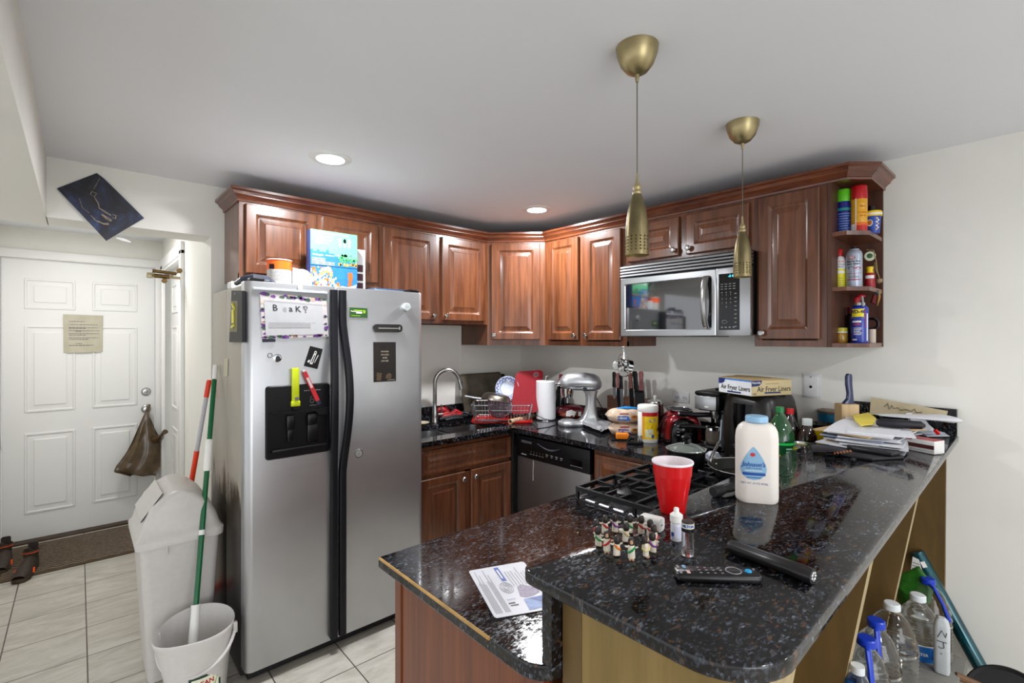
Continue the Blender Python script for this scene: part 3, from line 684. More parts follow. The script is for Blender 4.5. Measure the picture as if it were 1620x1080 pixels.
# ---------------------------------------------------------------- cooktop
CX0, CX1, CY0, CY1 = -1.43, -.72, -2.36, -1.845
t = thing('gas_cooktop', 'gas cooktop with black cast iron grates set in the peninsula counter', 'cooktop', (-1.075, -2.1, .917))
g = G(); rs = []
for ins, z in ((0, .918), (.0, .922), (.006, .926), (.018, .926), (.024, .921)): rs.append([(a, b_, z) for a, b_ in rrect(CX0+ins, CX1-ins, CY0+ins, CY1-ins, .02, 4)])
g.loft(rs, True, True); g.done('steel_tray', steel('cooktop_steel', '#6e7074', .22, (2, 2, 160), .9), t)
bx = [(-1.29, -1.97), (-1.29, -2.23), (-1.075, -2.1), (-.86, -1.97), (-.86, -2.23)]
for x, y in bx:
    g = G(); g.lathe([(0, 0), (.05, 0), (.048, .008), (.036, .01), (.036, .018), (.04, .02), (.04, .024), (.034, .027), (0, .028)], (x, y, .921), 28); g.done('burner', pm('burner_black', '#141416', .45, var=.2), t)
for gx0, gx1 in ((CX0-.003, -1.20), (-1.195, -.955), (-.95, CX1+.003)):
    g = G(); zt = .967; h = .015; y0, y1 = CY0+.012, CY1-.012; cx_ = (gx0+gx1)/2
    def bar_(p, q, wd_=.009, z=None):
        wd_ *= 1.25
        p, q = Vector((*p, zt-h/2 if z is None else z)), Vector((*q, zt-h/2 if z is None else z)); d = (q-p).normalized(); n_ = Vector((-d.y, d.x, 0))*wd_/2; u_ = Vector((0, 0, h/2))
        g.loft([[p+n_+u_, p-n_+u_, p-n_-u_, p+n_-u_], [q+n_+u_, q-n_+u_, q-n_-u_, q+n_-u_]])
    fr_ = [(gx0+.004, y0), (gx1-.004, y0), (gx1-.004, y1), (gx0+.004, y1)]
    for k in range(4): bar_(fr_[k], fr_[(k+1) % 4], .009)
    ym = (y0+y1)/2; bar_((gx0+.004, ym), (gx1-.004, ym))
    for by in (ym-.125, ym+.125):
        for (px, py), (qx, qy) in (((gx0, by), (cx_-.04, by)), ((gx1, by), (cx_+.04, by)), ((cx_, by+.115), (cx_, by+.04)), ((cx_, by-.115), (cx_, by-.04)),
            ((gx0+.004, by+.06), (cx_-.055, by+.06)), ((cx_-.055, by+.06), (cx_-.03, by+.035)), ((gx1-.004, by-.06), (cx_+.055, by-.06)), ((cx_+.055, by-.06), (cx_+.03, by-.035)),
            ((gx0+.004, by-.06), (cx_-.055, by-.06)), ((cx_-.055, by-.06), (cx_-.03, by-.035)), ((gx1-.004, by+.06), (cx_+.055, by+.06)), ((cx_+.055, by+.06), (cx_+.03, by+.035))): bar_((px, py), (qx, qy), .007)
    for x in (gx0+.006, gx1-.006):
        for y in (y0+.003, ym, y1-.003): g.box(x-.005, x+.005, y-.005, y+.005, .9265, zt-.004)
    g.done('grate', IRON, t, smooth=False)
for k in range(4):
    g = G(); g.lathe([(0, 0), (.018, 0), (.016, .02), (0, .021)], (CX1-.04, CY0+.06+k*.035, .927) if False else (-.745, -2.2+k*.05, .927), 18); g.done('knob', BLACK, t)
# ================================================================ left side: hallway things, poster, bins
PAPER = pm('paper_white', '#e6e5e2', .6, var=.02)
INK = pm('print_ink', '#26262a', .6, var=.1)
INKG = pm('print_ink_grey', '#77767a', .6, var=.1)
DUCT = pm('door_closer_bronze', '#6a5430', .4, .6, var=.3, scale=60)
# poster on the header
c4 = [PY(90, 298, -.006), PY(155, 273, -.006), PY(228, 345, -.006), PY(168, 381, -.006)]
def poster_mat():
    m, nt, b = newmat('poster_print'); tc = N(nt, 'ShaderNodeTexCoord')
    nz = N(nt, 'ShaderNodeTexNoise', _Scale=9, _Detail=7, _Roughness=.65, _Distortion=.8); L(nt, tc.outputs['Object'], nz.inputs['Vector'])
    cr = N(nt, 'ShaderNodeValToRGB'); L(nt, nz.outputs['Fac'], cr.inputs[0]); e = cr.color_ramp.elements
    e[0].position = .42; e[0].color = (*lin('#17151a'), 1); e[1].position = .72; e[1].color = (*lin('#3d4f78'), 1); x = e.new(.55); x.color = (*lin('#222840'), 1)
    L(nt, cr.outputs[0], b.inputs['Base Color']); b.inputs['Roughness'].default_value = .35; return m
t = thing('poster', 'dark blue poster taped crookedly on the wall above the hallway opening', 'poster', PY(158, 327, -.006))
o0, e1 = c4[0], (c4[3]-c4[0]); U = e1.normalized(); V = (c4[1]-c4[0]); hh = V.length; ww = e1.length
def pf(u, v, dy=0):
    p = c4[0]*(1-u)*(1-v)+c4[3]*u*(1-v)+c4[2]*u*v+c4[1]*(1-u)*v
    return p + Vector((0, -dy-.004*math.sin(PI*u), 0))
g = G(); n = 8
g.loft([[pf(i/n, 0, d) for i in range(n+1)]+[pf(1-i/n, 1 if i < n else .97, d) for i in range(n+1)] for d in (0, .0015)])
g.done('sheet', poster_mat(), t, smooth=False)
g = G()   # pale figure strokes: raised arms with a bow-like line
def st(pts, r):
    r = [x*.62 for x in r] if isinstance(r, list) else r*.62
    g.tube([pf(u, v, .0018) for u, v in pts], r if isinstance(r, list) else [x*1.0 for x in [r]*len(pts)], 5)
st([(.10, .92), (.22, .62)], .0016); st([(.26, .22), (.40, .12), (.52, .15)], .0018)
st([(.24, .55), (.27, .48), (.33, .5), (.30, .6), (.24, .55)], .0028)
st([(.33, .50), (.45, .46), (.52, .40), (.62, .44), (.70, .48)], [.003, .0045, .005, .0065, .006])
st([(.56, .14), (.66, .14), (.76, .22), (.80, .30)], [.003, .005, .007, .011])
st([(.62, .34), (.70, .36), (.78, .40)], [.006, .012, .009]); st([(.70, .52), (.74, .56), (.78, .50), (.74, .47)], .005)
g.done('printed_figure', pm('poster_figure', '#8f8272', .6, var=.45, scale=120), t)
# paint patch and torn tape beside poster
g = G(); a, b_ = PY(180, 378, -.0005), PY(212, 384, -.0005)
g.tube([PY(184, 376, -.001), PY(195, 379, -.0015), PY(207, 383, -.001)], [.004, .008, .003], 6); tag(g.done('tape_remnant', pm('white_tape', '#f4f4f2', .5)), 'torn white tape remnant stuck below the dark blue poster', 'tape')
# note on the door
t = thing('paper_notice', 'aged beige printed notice taped on the white hallway door', 'paper', PY(132, 528, 2.045))
P = [PY(100, 497, 2.046), PY(163, 499, 2.046), PY(162.5, 556.5, 2.046), PY(100.5, 558, 2.046)]
def nf(u, v, d=0): return P[3]*(1-u)*(1-v)+P[2]*u*(1-v)+P[1]*u*v+P[0]*(1-u)*v+Vector((0, -d-.006*math.sin(PI*u)*(1-v), 0))
g = G(); n = 6; g.loft([[nf(i/n, 0, d) for i in range(n+1)]+[nf(1-i/n, 1, d) for i in range(n+1)] for d in (-.0005, .001)])
g.done('sheet', pm('aged_paper', '#b9b39f', .7, var=.08, scale=12), t, smooth=False)
g = G()
random.seed(3)
for v, k in ((.82, .5), (.74, .9), (.66, .9), (.64, .5), (.58, .9), (.56, .4), (.50, .9), (.46, .5), (.39, .9), (.35, .6), (.24, .4), (.19, .8)):
    u = .13 if k > .45 else .3
    while u < .13+.8*k:
        w_ = random.uniform(.03, .09); g.patch(u, min(u+w_, .93), v-.008, v+.008, lambda a, b_: nf(a, b_, .0016)); u += w_+.015
g.done('printed_lines', INKG, t, smooth=False)
# door closer at the top of the door
t = thing('door_closer', 'bronze door closer arm mounted at the top corner of the hallway door', 'door closer', (-2.33, 1.98, 2.03))
A = lambda px, py: PY(px, py, .90)
g = G(); g.cyl(A(241, 428), A(279, 433), .011, 14); g.cyl(A(240, 435.5) , A(268, 438), .014, 14); g.done('cylinder', DUCT, t)
g = G(); g.cyl(PY(284, 428, .87), PY(284, 428, .90), .017, 20); g.cyl(PY(260, 444, .87), PY(260, 444, .9), .016, 20); g.done('pivot', DUCT, t)
g = G(); g.tube([A(262, 442), A(278, 433), A(283, 430)], .005, 8); g.tube([A(262, 438), A(286, 440)], .009, 8); g.tube([A(286, 437), A(290, 443)], .004, 6); g.done('arm', pm('closer_steel', '#b8a98c', .35, .7, var=.2), t)
g = G(); q = A(235, 435); g.box(q.x-.012, q.x+.03, q.y-.012, q.y+.012, q.z-.018, q.z+.018, b=.006); g.done('end_cap', pm('closer_cap', '#a89e84', .4, .5, var=.2), t)
# plastic bag hanging from the knob
t = thing('plastic_bag', 'brown plastic shopping bag hanging by its handles from the door knob', 'bag', PY(233, 655, 1.99))
g = G(); prof = [(650, 231, 236), (660, 226, 237), (680, 217, 246), (700, 208, 257), (715, 200, 262), (728, 191, 260), (738, 183, 256), (745, 180, 249), (751, 205, 246)]
rings = []
for i, (py, xl, xr) in enumerate(prof):
    ring = []; n = 20; th = .012+.05*min(1, i/4)
    for k in range(n):
        a = 2*PI*k/n; px = (xl+xr)/2 + (xr-xl)/2*math.cos(a); fold = .012*math.sin(a*7+i*.4)*min(1, i/3)
        p = PY(px, py+1.5*math.sin(a*5), 1.955) ; ring.append(p + Vector((0, -th*math.sin(a)*.6+fold, 0)))
    rings.append(ring)
g.loft(rings)
BAGM = pm('brown_bag', '#54442f', .22, var=.3, scale=14, bump=.5, coat=.3)
g.done('bag_body', BAGM, t, angle=60)
g = G(); g.tube([PY(246, 695, 1.92), PY(254, 692, 1.84), PY(257, 688, 1.78), PY(261, 683, 1.66)], [.03, .024, .012, .018], 9); g.tube([PY(233, 652, 1.97), PY(234, 645, 1.965), PY(236, 640, 1.98)], [.016, .01, .012], 8); g.noise(.006, 40)
g.done('handle', BAGM, t, angle=60)
# mat
t = thing('door_mat', 'brown ribbed rubber floor mat in front of the white hallway door', 'mat', (-2.75, 1.6, 0))
g = G(); g.box(-3.18, -2.30, 1.29, 1.93, .001, .008, b=.003); g.done('base', pm('mat_brown', '#4a3822', .7, var=.2), t)
g = G()
for r in range(17):
    y = 1.325+r*.034
    pts = [(-3.15+i*.0355, y+.007*math.sin(i*PI), .0085+.0) for i in range(24)]
    g.tube([(-3.15+i*.02, y+.009*math.sin(i*1.25), .010) for i in range(42)], .0045, 4)
o = g.done('ribs', pm('mat_ribs', '#77695a', .6, var=.3, scale=60), t)
# shoes
def shoe(name, loc, rz, label):
    t = thing(name, label, 'shoe', loc, rz, 'shoes at the mat'); Tm = TR(loc, rz)
    g = G(Tm); ol = [(.0, -.135), (.03, -.125), (.044, -.09), (.043, -.03), (.036, .03), (.036, .09), (.03, .125), (0, .138), (-.03, .125), (-.036, .09), (-.036, .03), (-.043, -.03), (-.044, -.09), (-.03, -.125)]
    g.prism(ol, .001, .026, b=.004); g.done('sole', pm('shoe_sole', '#3a2a1c', .6, var=.2), t)
    g = G(Tm); sec = [(-.128, .03, .045), (-.09, .04, .06), (-.04, .041, .075), (.0, .036, .092), (.04, .035, .105), (.09, .036, .11), (.125, .03, .115)]
    rings = []
    for y, w_, h in sec: rings.append([(w_*math.cos(a), y, .024+(h-.024)*max(0, math.sin(a))**.7) for a in [PI*k/10 for k in range(11)]])
    g.loft(rings, closed=False, cap0=False, cap1=False)
    g.lathe([(.034, .08), (.036, .11), (.04, .13), (.037, .132), (.032, .11), (.03, .09)], (0, .085, 0), 20, sy=1.3, cap=False)
    g.done('upper', pm('shoe_leather', '#33271f', .6, var=.3, scale=60, bump=.4), t)
    g = G(Tm); g.tube([(.036*math.cos(a), .085-.048*math.sin(a)*1.0, .117+.006*math.sin(a)) for a in [PI*k/10 for k in range(11)]], .0035, 6); 
    for s_ in (-1, 1): g.tube([(s_*.042, -.03, .02), (s_*.043, -.02, .05)], .006, 5)
    g.done('orange_trim', pm('shoe_orange', '#ff5a12', .5), t)
    g = G(Tm); g.poly([(-.02, .155), (.02, .155), (.018, .125), (-.018, .125)], lambda u, v: Vector((u, .133, v))); 
    rs = [[(u, y, z) for u, z in rrect(-.024, .024, .115, .165, .012, 3)] for y in (.128, .133)]
    g.loft(rs); g.done('pull_tab', pm('shoe_tab', '#241c18', .6), t)
    return t
shoe('shoe', PZ(40, 915, 0)+Vector((0, .06, 0)), math.radians(-12), 'dark brown shoe with orange trim, the right one of the pair on the mat')
shoe('shoe', PZ(2, 905, 0)+Vector((0, .08, 0)), math.radians(-2), 'dark brown shoe with orange trim, partly cut off by the photo edge')

# ---------------------------------------------------------------- trash can
TW = pm('bin_plastic', '#c8c4c0', .38, var=.03)
tcx, tcy = -2.43, -.245
t = thing('trash_can', 'tall off-white plastic swing-top trash can beside the fridge', 'trash can', (tcx, tcy, 0))
def trc(x0, x1, y0, y1, z, r=.03, n=4): return [(a, b_, z) for a, b_ in rrect(x0, x1, y0, y1, r, n)]
X0, X1, Y0, Y1 = -2.59, -2.29, -.435, -.045
g = G(); rs = []
for k, z in ((0, .002), (0, .02), (.35, .25), (1, .62)):
    i = .035*(1-k); rs.append(trc(X0+i*.9, X1-i*.9, Y0+i, Y1-i, z))
g.loft(rs); g.box(-2.50, -2.49, Y0-.006, Y0+.01, .56, .60, b=.002); g.done('body', TW, t)
g = G(); rs = [trc(X0-.014, X1+.014, Y0-.014, Y1+.014, .60, .035), trc(X0-.016, X1+.016, Y0-.016, Y1+.016, .632, .035), trc(X0-.004, X1+.004, Y0-.004, Y1+.004, .645, .035),
    trc(X0+.012, X1-.012, Y0+.004, Y1-.004, .70, .04), trc(X0+.04, X1-.04, Y0+.008, Y1-.008, .76, .04), trc(X0+.085, X1-.085, Y0+.012, Y1-.012, .805, .04), trc(X0+.125, X1-.125, Y0+.02, Y1-.02, .822, .02)]
g.loft(rs); g.done('lid', TW, t, angle=50)
g = G(); fl = lambda u, v: Vector((X0+.011+.077*v**.85*1.0, Y0+.05+(Y1-Y0-.10)*u, .706+.105*v**.8+.003))
n = 6; grid = [[fl(i/4, j/n) for i in range(5)] for j in range(n+1)]
rs = [[fl(u, v)+Vector((-.0, 0, 0)) for u, v in ((0, 0), (1, 0))] for v in (0,)]
for j in range(n):
    for i in range(4):
        a, b_, c, d = grid[j][i], grid[j][i+1], grid[j+1][i+1], grid[j+1][i]; g.f([g.v(p) for p in (a, b_, c, d)])
bmesh.ops.remove_doubles(g.bm, verts=g.bm.verts[:], dist=1e-5); bmesh.ops.solidify(g.bm, geom=g.bm.faces[:], thickness=.004)
g.done('swing_flap', TW, t, angle=50)
# gap line around flap
g = G(); pts = [fl(0, 1)+Vector((-.002, -.003, .004)), fl(0, .5)+Vector((-.002, -.003, .0)), fl(0, 0)+Vector((-.003, -.003, 0)), ]
g.tube(pts, .002, 5); g.done('flap_gap', BLACKM, t)

# ---------------------------------------------------------------- bucket
bx_, by_ = -2.41, -.615
t = thing('mop_bucket', 'white plastic mop bucket with handle on the tile floor', 'bucket', (bx_, by_, 0))
g = G(); BK = pm('bucket_plastic', '#cecbc8', .35, var=.02)
def brim(s_, z, lip=0): 
    out = []; 
    for k in range(36):
        a = 2*PI*k/36; r = .128*s_*(1+.05*math.cos(2*(a+.7))); sp_ = lip*max(0, math.cos(a-math.radians(-160)))**6*.03
        out.append((bx_+(r+sp_)*math.cos(a), by_+(r+sp_)*math.sin(a)*1.0, z+lip*(.022*max(0, math.cos(a-math.radians(60)))-.008*max(0, math.cos(a+math.radians(120))))))
    return out
g.loft([brim(.76, .003), brim(.80, .02), brim(.9, .17), brim(.93, .175), brim(1.02, .285, 1), brim(1.045, .300, 1), brim(1.03, .303, 1), brim(.99, .285, 1), brim(.78, .03)]); g.done('pail', BK, t, angle=50)
g = G(); hp = []
for k in range(25):
    a = PI*k/24; hp.append(Vector((bx_, by_, .262)) + Vector((.142*math.cos(a)*math.cos(-.45) + .11*math.sin(a)*math.sin(-.45), .142*math.cos(a)*math.sin(-.45)-.11*math.sin(a)*math.cos(-.45), -.115*math.sin(a))))
g.tube(hp, .0065, 8); 
for p in (hp[0], hp[-1]): g.box(p.x-.008, p.x+.008, p.y-.01, p.y+.01, p.z-.015, p.z+.03, b=.003)
g.done('handle', BK, t)
g = G(); ca = camang(bx_, by_); fn = cylm((bx_, by_, 0), .1135, ca)
g.patch(-.03, .09, .05, .145, fn, 12, 1, 0); fn2 = cylm((bx_, by_, 0), .1142, ca); g.patch(-.02, .08, .06, .135, fn2, 10, 1, 1)
fn3 = cylm((bx_, by_, 0), .1148, ca); g.text('CLEAN', .026, fn3, 2, .02, .112, bold=.0008); g.poly([(.045, .07), (.062, .075), (.078, .125), (.06, .10)], fn3, 3); g.poly([(.02, .07), (.04, .075), (.03, .095)], fn3, 3)
g.done('printed_label', [pm('label_dark', '#16392a', .4), pm('label_cream', '#e9ead2', .4), pm('label_red', '#b3262a', .4), pm('label_green', '#4f9a2c', .4)], t)
g = G(); g.noise(0); g.lathe([(0, .05), (.09, .045), (.095, .03), (0, .03)], (bx_, by_, .01), 20); g.noise(.01, 40); o = g.done('mop_head_cloth', pm('rag', '#8c857b', .9, var=.4, scale=60, bump=1), None); tag(o, 'grey wet mop cloth lying at the bottom of the white bucket', 'mop cloth')

# ---------------------------------------------------------------- mop and broom handles
GREENP = pm('handle_green', '#0b5f37', .3, var=.05); ORANGEP = pm('handle_orange', '#e23b12', .35, var=.05); GREYP = pm('handle_grey', '#b9b8bd', .35)
top = PX(341, 577, -2.266); bot = Vector((bx_-.035, by_-.045, .075))
def along(py):   # point of the handle line at image row py
    lo, hi = 0, 1
    for _ in range(40):
        m_ = (lo+hi)/2; p = bot.lerp(top, m_); d = p-CAMP; y = 534.7-768*d.z/d.dot(_F)
        if y > py: lo = m_
        else: hi = m_
    return bot.lerp(top, lo)
t = thing('mop', 'green mop handle with white grips leaning on the fridge side, standing in the bucket', 'mop', bot)
g = G(); g.tube([along(965), along(600)], .011, 14); g.done('pole', GREENP, t)
g = G(); g.tube([along(745), along(742), along(740), along(700), along(697), along(695)], [.012, .0155, .0165, .0155, .015, .012], 14); g.done('grip', WHITEP, t)
g = G(); g.tube([along(601), along(578), along(575)], [.011, .011, .006], 14); g.tube([along(580), along(580)+Vector((0, .03, .005))], .004, 6); g.done('end_cap', WHITEP, t)
g = G(); g.tube([bot, along(1010), along(962), along(956)], [.019, .018, .0165, .019], 16); g.done('collar', WHITEP, t)
g = G(); g.tube([along(846), along(838)], .0135, 14); g.done('clip_ring', WHITEP, t)
tp_ = PX(331, 601, -2.268); bt_ = Vector((-2.60, -.02, .02))
t = thing('broom', 'orange and grey broom handle leaning behind the trash can', 'broom', bt_)
d2 = PY(302, 768, .03)
dr = (d2-tp_)
def seg(a, b_): return [tp_+dr*a, tp_+dr*b_]
kend = (d2.z-.03)/(tp_.z-d2.z)
bt2 = d2 + dr*kend*.98
if True:
    g = G(); g.tube([tp_+dr*.09, tp_+dr*.67], .0105, 14); g.done('pole', GREYP, t)
    g = G(); g.tube([tp_+dr*0, tp_+dr*.02, tp_+dr*.16], [.009, .012, .012], 14); g.tube([tp_+Vector((.0, -.006, 0)), tp_+Vector((.012, -.03, .002)), tp_+Vector((.02, -.03, -.012)), tp_+dr*.04], .003, 6); g.done('end_grip', ORANGEP, t)
    g = G(); g.tube([tp_+dr*.67, tp_+dr*1.0, d2+Vector((dr.x*.1, dr.y*.1, -.25))], .0125, 14)
    g.done('lower_sleeve', ORANGEP, t)
    # broom foot resting on floor behind the can
    e_ = d2+Vector((dr.x*.1, dr.y*.1, -.25)); g = G(); g.tube([e_, (e_.x-.02, e_.y+.06, .13)], .011, 10); g.box(e_.x-.16, e_.x+.12, e_.y+.04, e_.y+.08, .09, .13, b=.01); g.done('broom_head', ORANGEP, t)
    g = G(); g.box(e_.x-.155, e_.x+.115, e_.y+.045, e_.y+.075, .002, .09); g.done('bristles', GREYP, t)
    t_loc = e_
# ================================================================ on the fridge
YF = FY-.0006
FP = lambda off=0: (lambda u, v: Vector((u, YF-off, v)))
def flat(name, label, cat, pts, mats, th=.0015, y=YF, deco=None, group=None):
    """thin flat thing on the fridge front: pts = pixel corners read onto the door plane"""
    w_ = [PY(a, b_, y) for a, b_ in pts]; c = sum(w_, Vector())/len(w_)
    g = G(); g.loft([[p for p in w_], [p+Vector((0, -th, 0)) for p in w_]])
    if deco: deco(g, w_, lambda u, v: (w_[3]*(1-u)*(1-v)+w_[2]*u*(1-v)+w_[1]*u*v+w_[0]*(1-u)*v)+Vector((0, -th-.0005, 0)))
    o = g.done(name, mats, smooth=False); return tag(o, label, cat, group)
PURPLE = pm('flower_purple', '#6f3f8e', .5, var=.3, scale=150); LEAFG = pm('leaf_green', '#3f5a4c', .5, var=.3); BLUSH = pm('petal_blush', '#d9b9a6', .5, var=.2)
def cal(g, w_, fn):
    random.seed(5)
    for k in range(80):
        side = k % 4; r = random.random(); d = random.uniform(.01, .045)
        u, v = ((r, 1-d*1.6), (r, d*1.2), (d*.9, r), (1-d*.9, r))[side]
        if .02 < u < .98 and .01 < v < .99:
            s_ = random.uniform(.02, .04)*(1 if side < 2 else .7); m_ = random.choice([1, 1, 2, 3]); n = 6; ph = random.random()
            g.poly([(u+s_*math.cos(2*PI*j/n+ph)*1.5, v+s_*math.sin(2*PI*j/n+ph)*(.9+.5*(j % 2))) for j in range(n)], fn, m_)
    f2 = lambda u, v: fn(u, v)+Vector((0, -.0006, 0))
    g.m = 4; g.patch(.05, .93, .07, .80, f2, 1, 1); g.m = 5; g.patch(.05, .93, .80, .84, f2)
    f3 = lambda u, v: fn(u, v)+Vector((0, -.0012, 0))
    for tx, u in (('B', .2), ('e', .34), ('a', .43), ('K', .54)):
        g.text(tx, .2, lambda a, b_: f3(a, b_), 6 if tx != 'e' else 5, u, .68, sx=.68, bold=.002)
    g.m = 6
    hs = [(.62, .76), (.66, .77), (.69, .75), (.66, .67), (.62, .76)]
    g.tube([f3(u, v) for u, v in hs], .0009, 4); g.poly([(.655+.012*math.cos(k), .62+.012*math.sin(k)) for k in range(6)], f3, 6)
    g.m = 5; g.patch(.1, .72, .24, .36, f3)
    g.m = 7; g.patch(.74, .80, .355, .362, f3)
WB = pm('whiteboard', '#c2c2c4', .25, var=.03)
flat('dry_erase_board', 'floral-bordered dry erase board with handwritten marker word on the left fridge door', 'board', [(411, 462), (516, 473), (519.5, 532), (415, 536)],
     [pm('board_border', '#cfc6c6', .4, var=.1), PURPLE, LEAFG, BLUSH, WB, pm('board_grey', '#a9a9ab', .4), INK, INKG], deco=cal)
a, b_ = PY(400, 453, YF), PY(517.5, 463.5, YF)
g = G(); g.box(a.x, b_.x, YF-.006, YF, b_.z-.005, b_.z+.006, b=.002); g.box(-2.035, -2.015, YF-.004, YF+.0, b_.z+.006, FZ-.004, b=.001); tag(g.done('magnetic_rail', pm('rail_pale_blue', '#d5dbe8', .3)), 'pale magnetic rail above the floral dry erase board', 'rail')
flat('magnetic_clip', 'small dark blue magnet strip below the dry erase board', 'magnet', [(415, 535.5), (435.5, 536), (435.5, 540.5), (415, 541)], pm('navy', '#16182b', .4), th=.004)
def roundm(name, label, px, py, r, mats, fnp, th=.006):
    c = PY(px, py, YF); g = G(); fnp(g, c); return tag(g.done(name, mats), label, 'magnet', 'fridge magnets')
Mx = Matrix.Rotation(PI/2, 4, 'X')
def disc(g, c, prof): g.lathe(prof, c, 28, Mx)
roundm('ring_magnet', 'thin black ring magnet on the left fridge door', 427, 562, .01, BLACK, lambda g, c: g.tube([(c.x+.0095*math.cos(k*PI/10), c.y-.001, c.z+.0095*math.sin(k*PI/10)) for k in range(20)], .0012, 5, closed=True))
def rm(g, c):
    disc(g, c, [(0, 0), (.018, 0), (.018, .004), (.013, .006), (0, .006)]); g.m = 1; disc(g, c+Vector((.001, -.0065, -.001)), [(0, 0), (.01, 0), (.01, .001), (0, .001)])
roundm('round_magnet', 'small round silver magnet with dark centre above the dispenser', 438.5, 566, .018, [CHROME, pm('dark_steel', '#3a3f48', .3, .8)], rm)
def wm_(g, c):
    disc(g, c, [(0, 0), (.019, 0), (.021, .003), (.021, .014), (.018, .017), (0, .0175)]); g.m = 1
    for s_ in (-1, 1): disc(g, c+Vector((s_*.005, -.018, 0)), [(0, 0), (.0015, 0), (0, .001)])
roundm('timer_magnet', 'round white magnet near the top right of the right fridge door', 642, 485.5, .02, [pm('magnet_white', '#cfd6d6', .4), BLACK], wm_)
def gm(g, c):
    disc(g, c, [(0, 0), (.021, 0), (.021, .003), (.0195, .005), (.017, .0055), (0, .0055)]); g.m = 1; g.tube([(c.x+.0195*math.cos(k*PI/12), c.y-.0055, c.z+.0195*math.sin(k*PI/12)) for k in range(24)], .0013, 5, closed=True); disc(g, c+Vector((0, -.0055, 0)), [(0, 0), (.002, 0), (0, .001)])
roundm('disc_magnet', 'round grey magnet with black rim low on the right fridge door', 567, 717, .02, [pm('magnet_grey', '#a8a8a6', .4, .3), BLACK], gm)
def card(g, w_, fn):
    f2 = lambda u, v: fn(v, 1-u) if False else fn(u, v)
    g.poly([(.34, .16), (.55, .16), (.62, .72), (.44, .72)], fn, 1); f2 = lambda u, v: fn(u, v)+Vector((0, -.0005, 0)); g.poly([(.42, .24), (.50, .24), (.56, .62), (.49, .62)], f2, 0)
    g.m = 1; g.tube([fn(.46, .72), fn(.47, .80), fn(.54, .82), fn(.60, .77), fn(.60, .70)], .0018, 5)
    g.poly([(.14, .22), (.28, .2), (.36, .42), (.3, .32), (.2, .34)], fn, 1); g.poly([(.64, .26), (.68, .26), (.82, .66), (.76, .66)], fn, 1)
flat('business_card_magnet', 'tilted black business card magnet with white lettering on the left fridge door', 'magnet', [(490.5, 547), (510.5, 552), (502, 583.5), (480.5, 578.5)], [BLACK, PAPER], deco=card)
def gcard(g, w_, fn):
    g.patch(.22, .72, .68, .78, fn, m=2); g.poly([(.04, .66), (.12, .56), (.7, .56), (.7, .62), (.2, .64), (.1, .68)], fn, 1); g.patch(.36, .7, .4, .56, fn, m=1)
    for k in range(5): a = k*2*PI/5; g.poly([(.82+.05*math.cos(a)+.04*math.cos(j), .62+.12*math.sin(a)+.09*math.sin(j)) for j in range(6)], fn, 2)
    g.patch(.08, .6, .14, .2, fn, m=2)
flat('green_card_magnet', 'dark green rectangular card magnet on the right fridge door', 'magnet', [(553, 486), (581, 487.5), (581, 502.5), (553, 501.5)], [pm('card_green', '#2c5a22', .35, var=.1), PAPER, pm('card_lime', '#9fce2b', .4)], deco=gcard)
def pst(g, w_, fn):
    for i, tx in enumerate(('MY KITCHEN', 'IS MY CASTLE', 'MY BAR', 'IS MY HOME')): g.text(tx, .075, lambda u, v: fn(.5+u*.75, .76-.075*i*1.05+v*.62), 1, 0, 0, bold=.003)
    g.poly([(.12, .04), (.32, .03), (.36, .22), (.14, .24)], fn, 2); g.poly([(.52, .08), (.78, .06), (.8, .17), (.7, .22), (.56, .18)], fn, 2); g.patch(.6, .95, .035, .045, fn, m=1)
    g.tube([fn(.5+.08*math.cos(k*PI/5), .88+.03*math.sin(k*PI/5)) for k in range(10)], .0006, 4, closed=True)
flat('dark_flyer', 'dark brown portrait flyer with four short text lines on the right fridge door', 'flyer', [(590.5, 541), (626, 541), (626.5, 602.5), (591, 604.5)], [pm('flyer_brown', '#1d1614', .3, var=.2), pm('flyer_text', '#b8ab95', .5), pm('flyer_picture', '#5c4a35', .5, var=.3, scale=200)], th=.001, deco=pst)
# bottle opener bar
a, b_ = PY(591, 519, YF), PY(634, 518, YF)
g = G(); rs = [[(x, YF-d, z) for x, z in rrect(a.x-.004, b_.x+.004, a.z-.019, a.z+.021, .018, 5)] for d in (0, .012)]
g.loft(rs); g.m = 1; g.box(a.x+.02, b_.x-.02, YF-.0135, YF-.012, a.z-.002, a.z+.003); g.box(b_.x-.018, b_.x-.008, YF-.015, YF-.012, a.z-.01, a.z+.012, b=.001)
tag(g.done('black_magnetic_opener', [BLACKG, NICKEL]), 'black oblong magnetic bottle opener below the green card', 'bottle opener')
# mini level (yellow-green) and red level
t = thing('torpedo_gauge', 'lime green magnetic level hanging over the dispenser', 'level', PY(466, 610, YF))
a, b_ = PY(459.5, 582, YF), PY(472.5, 641, YF-.012)
g = G(); g.box(a.x, b_.x, YF-.022, YF-.012, b_.z+.008, a.z, b=.002); g.box(a.x-.004, b_.x+.004, YF-.024, YF-.012, b_.z-.002, b_.z+.022, b=.003); g.done('body', pm('lime_plastic', '#c6d400', .4), t)
g = G(); c = (b_.x-.012, YF-.022, b_.z+.033); g.lathe([(0, 0), (.009, 0), (.009, .004), (0, .004)], c, 18, Mx); g.done('vial', NICKEL, t)
g = G(); 
for k in range(14): g.box(b_.x-.004, b_.x-.001, YF-.0225, YF-.0219, b_.z+.06+k*.009, b_.z+.061+k*.009)
g.box(a.x+.005, b_.x-.004, YF-.024, YF-.022, b_.z-.018, b_.z-.002); g.done('markings', BLACK, t, smooth=False)
t = thing('utility_knife', 'red utility tool stuck diagonally on the fridge above the dispenser', 'tool', PY(492, 612, YF))
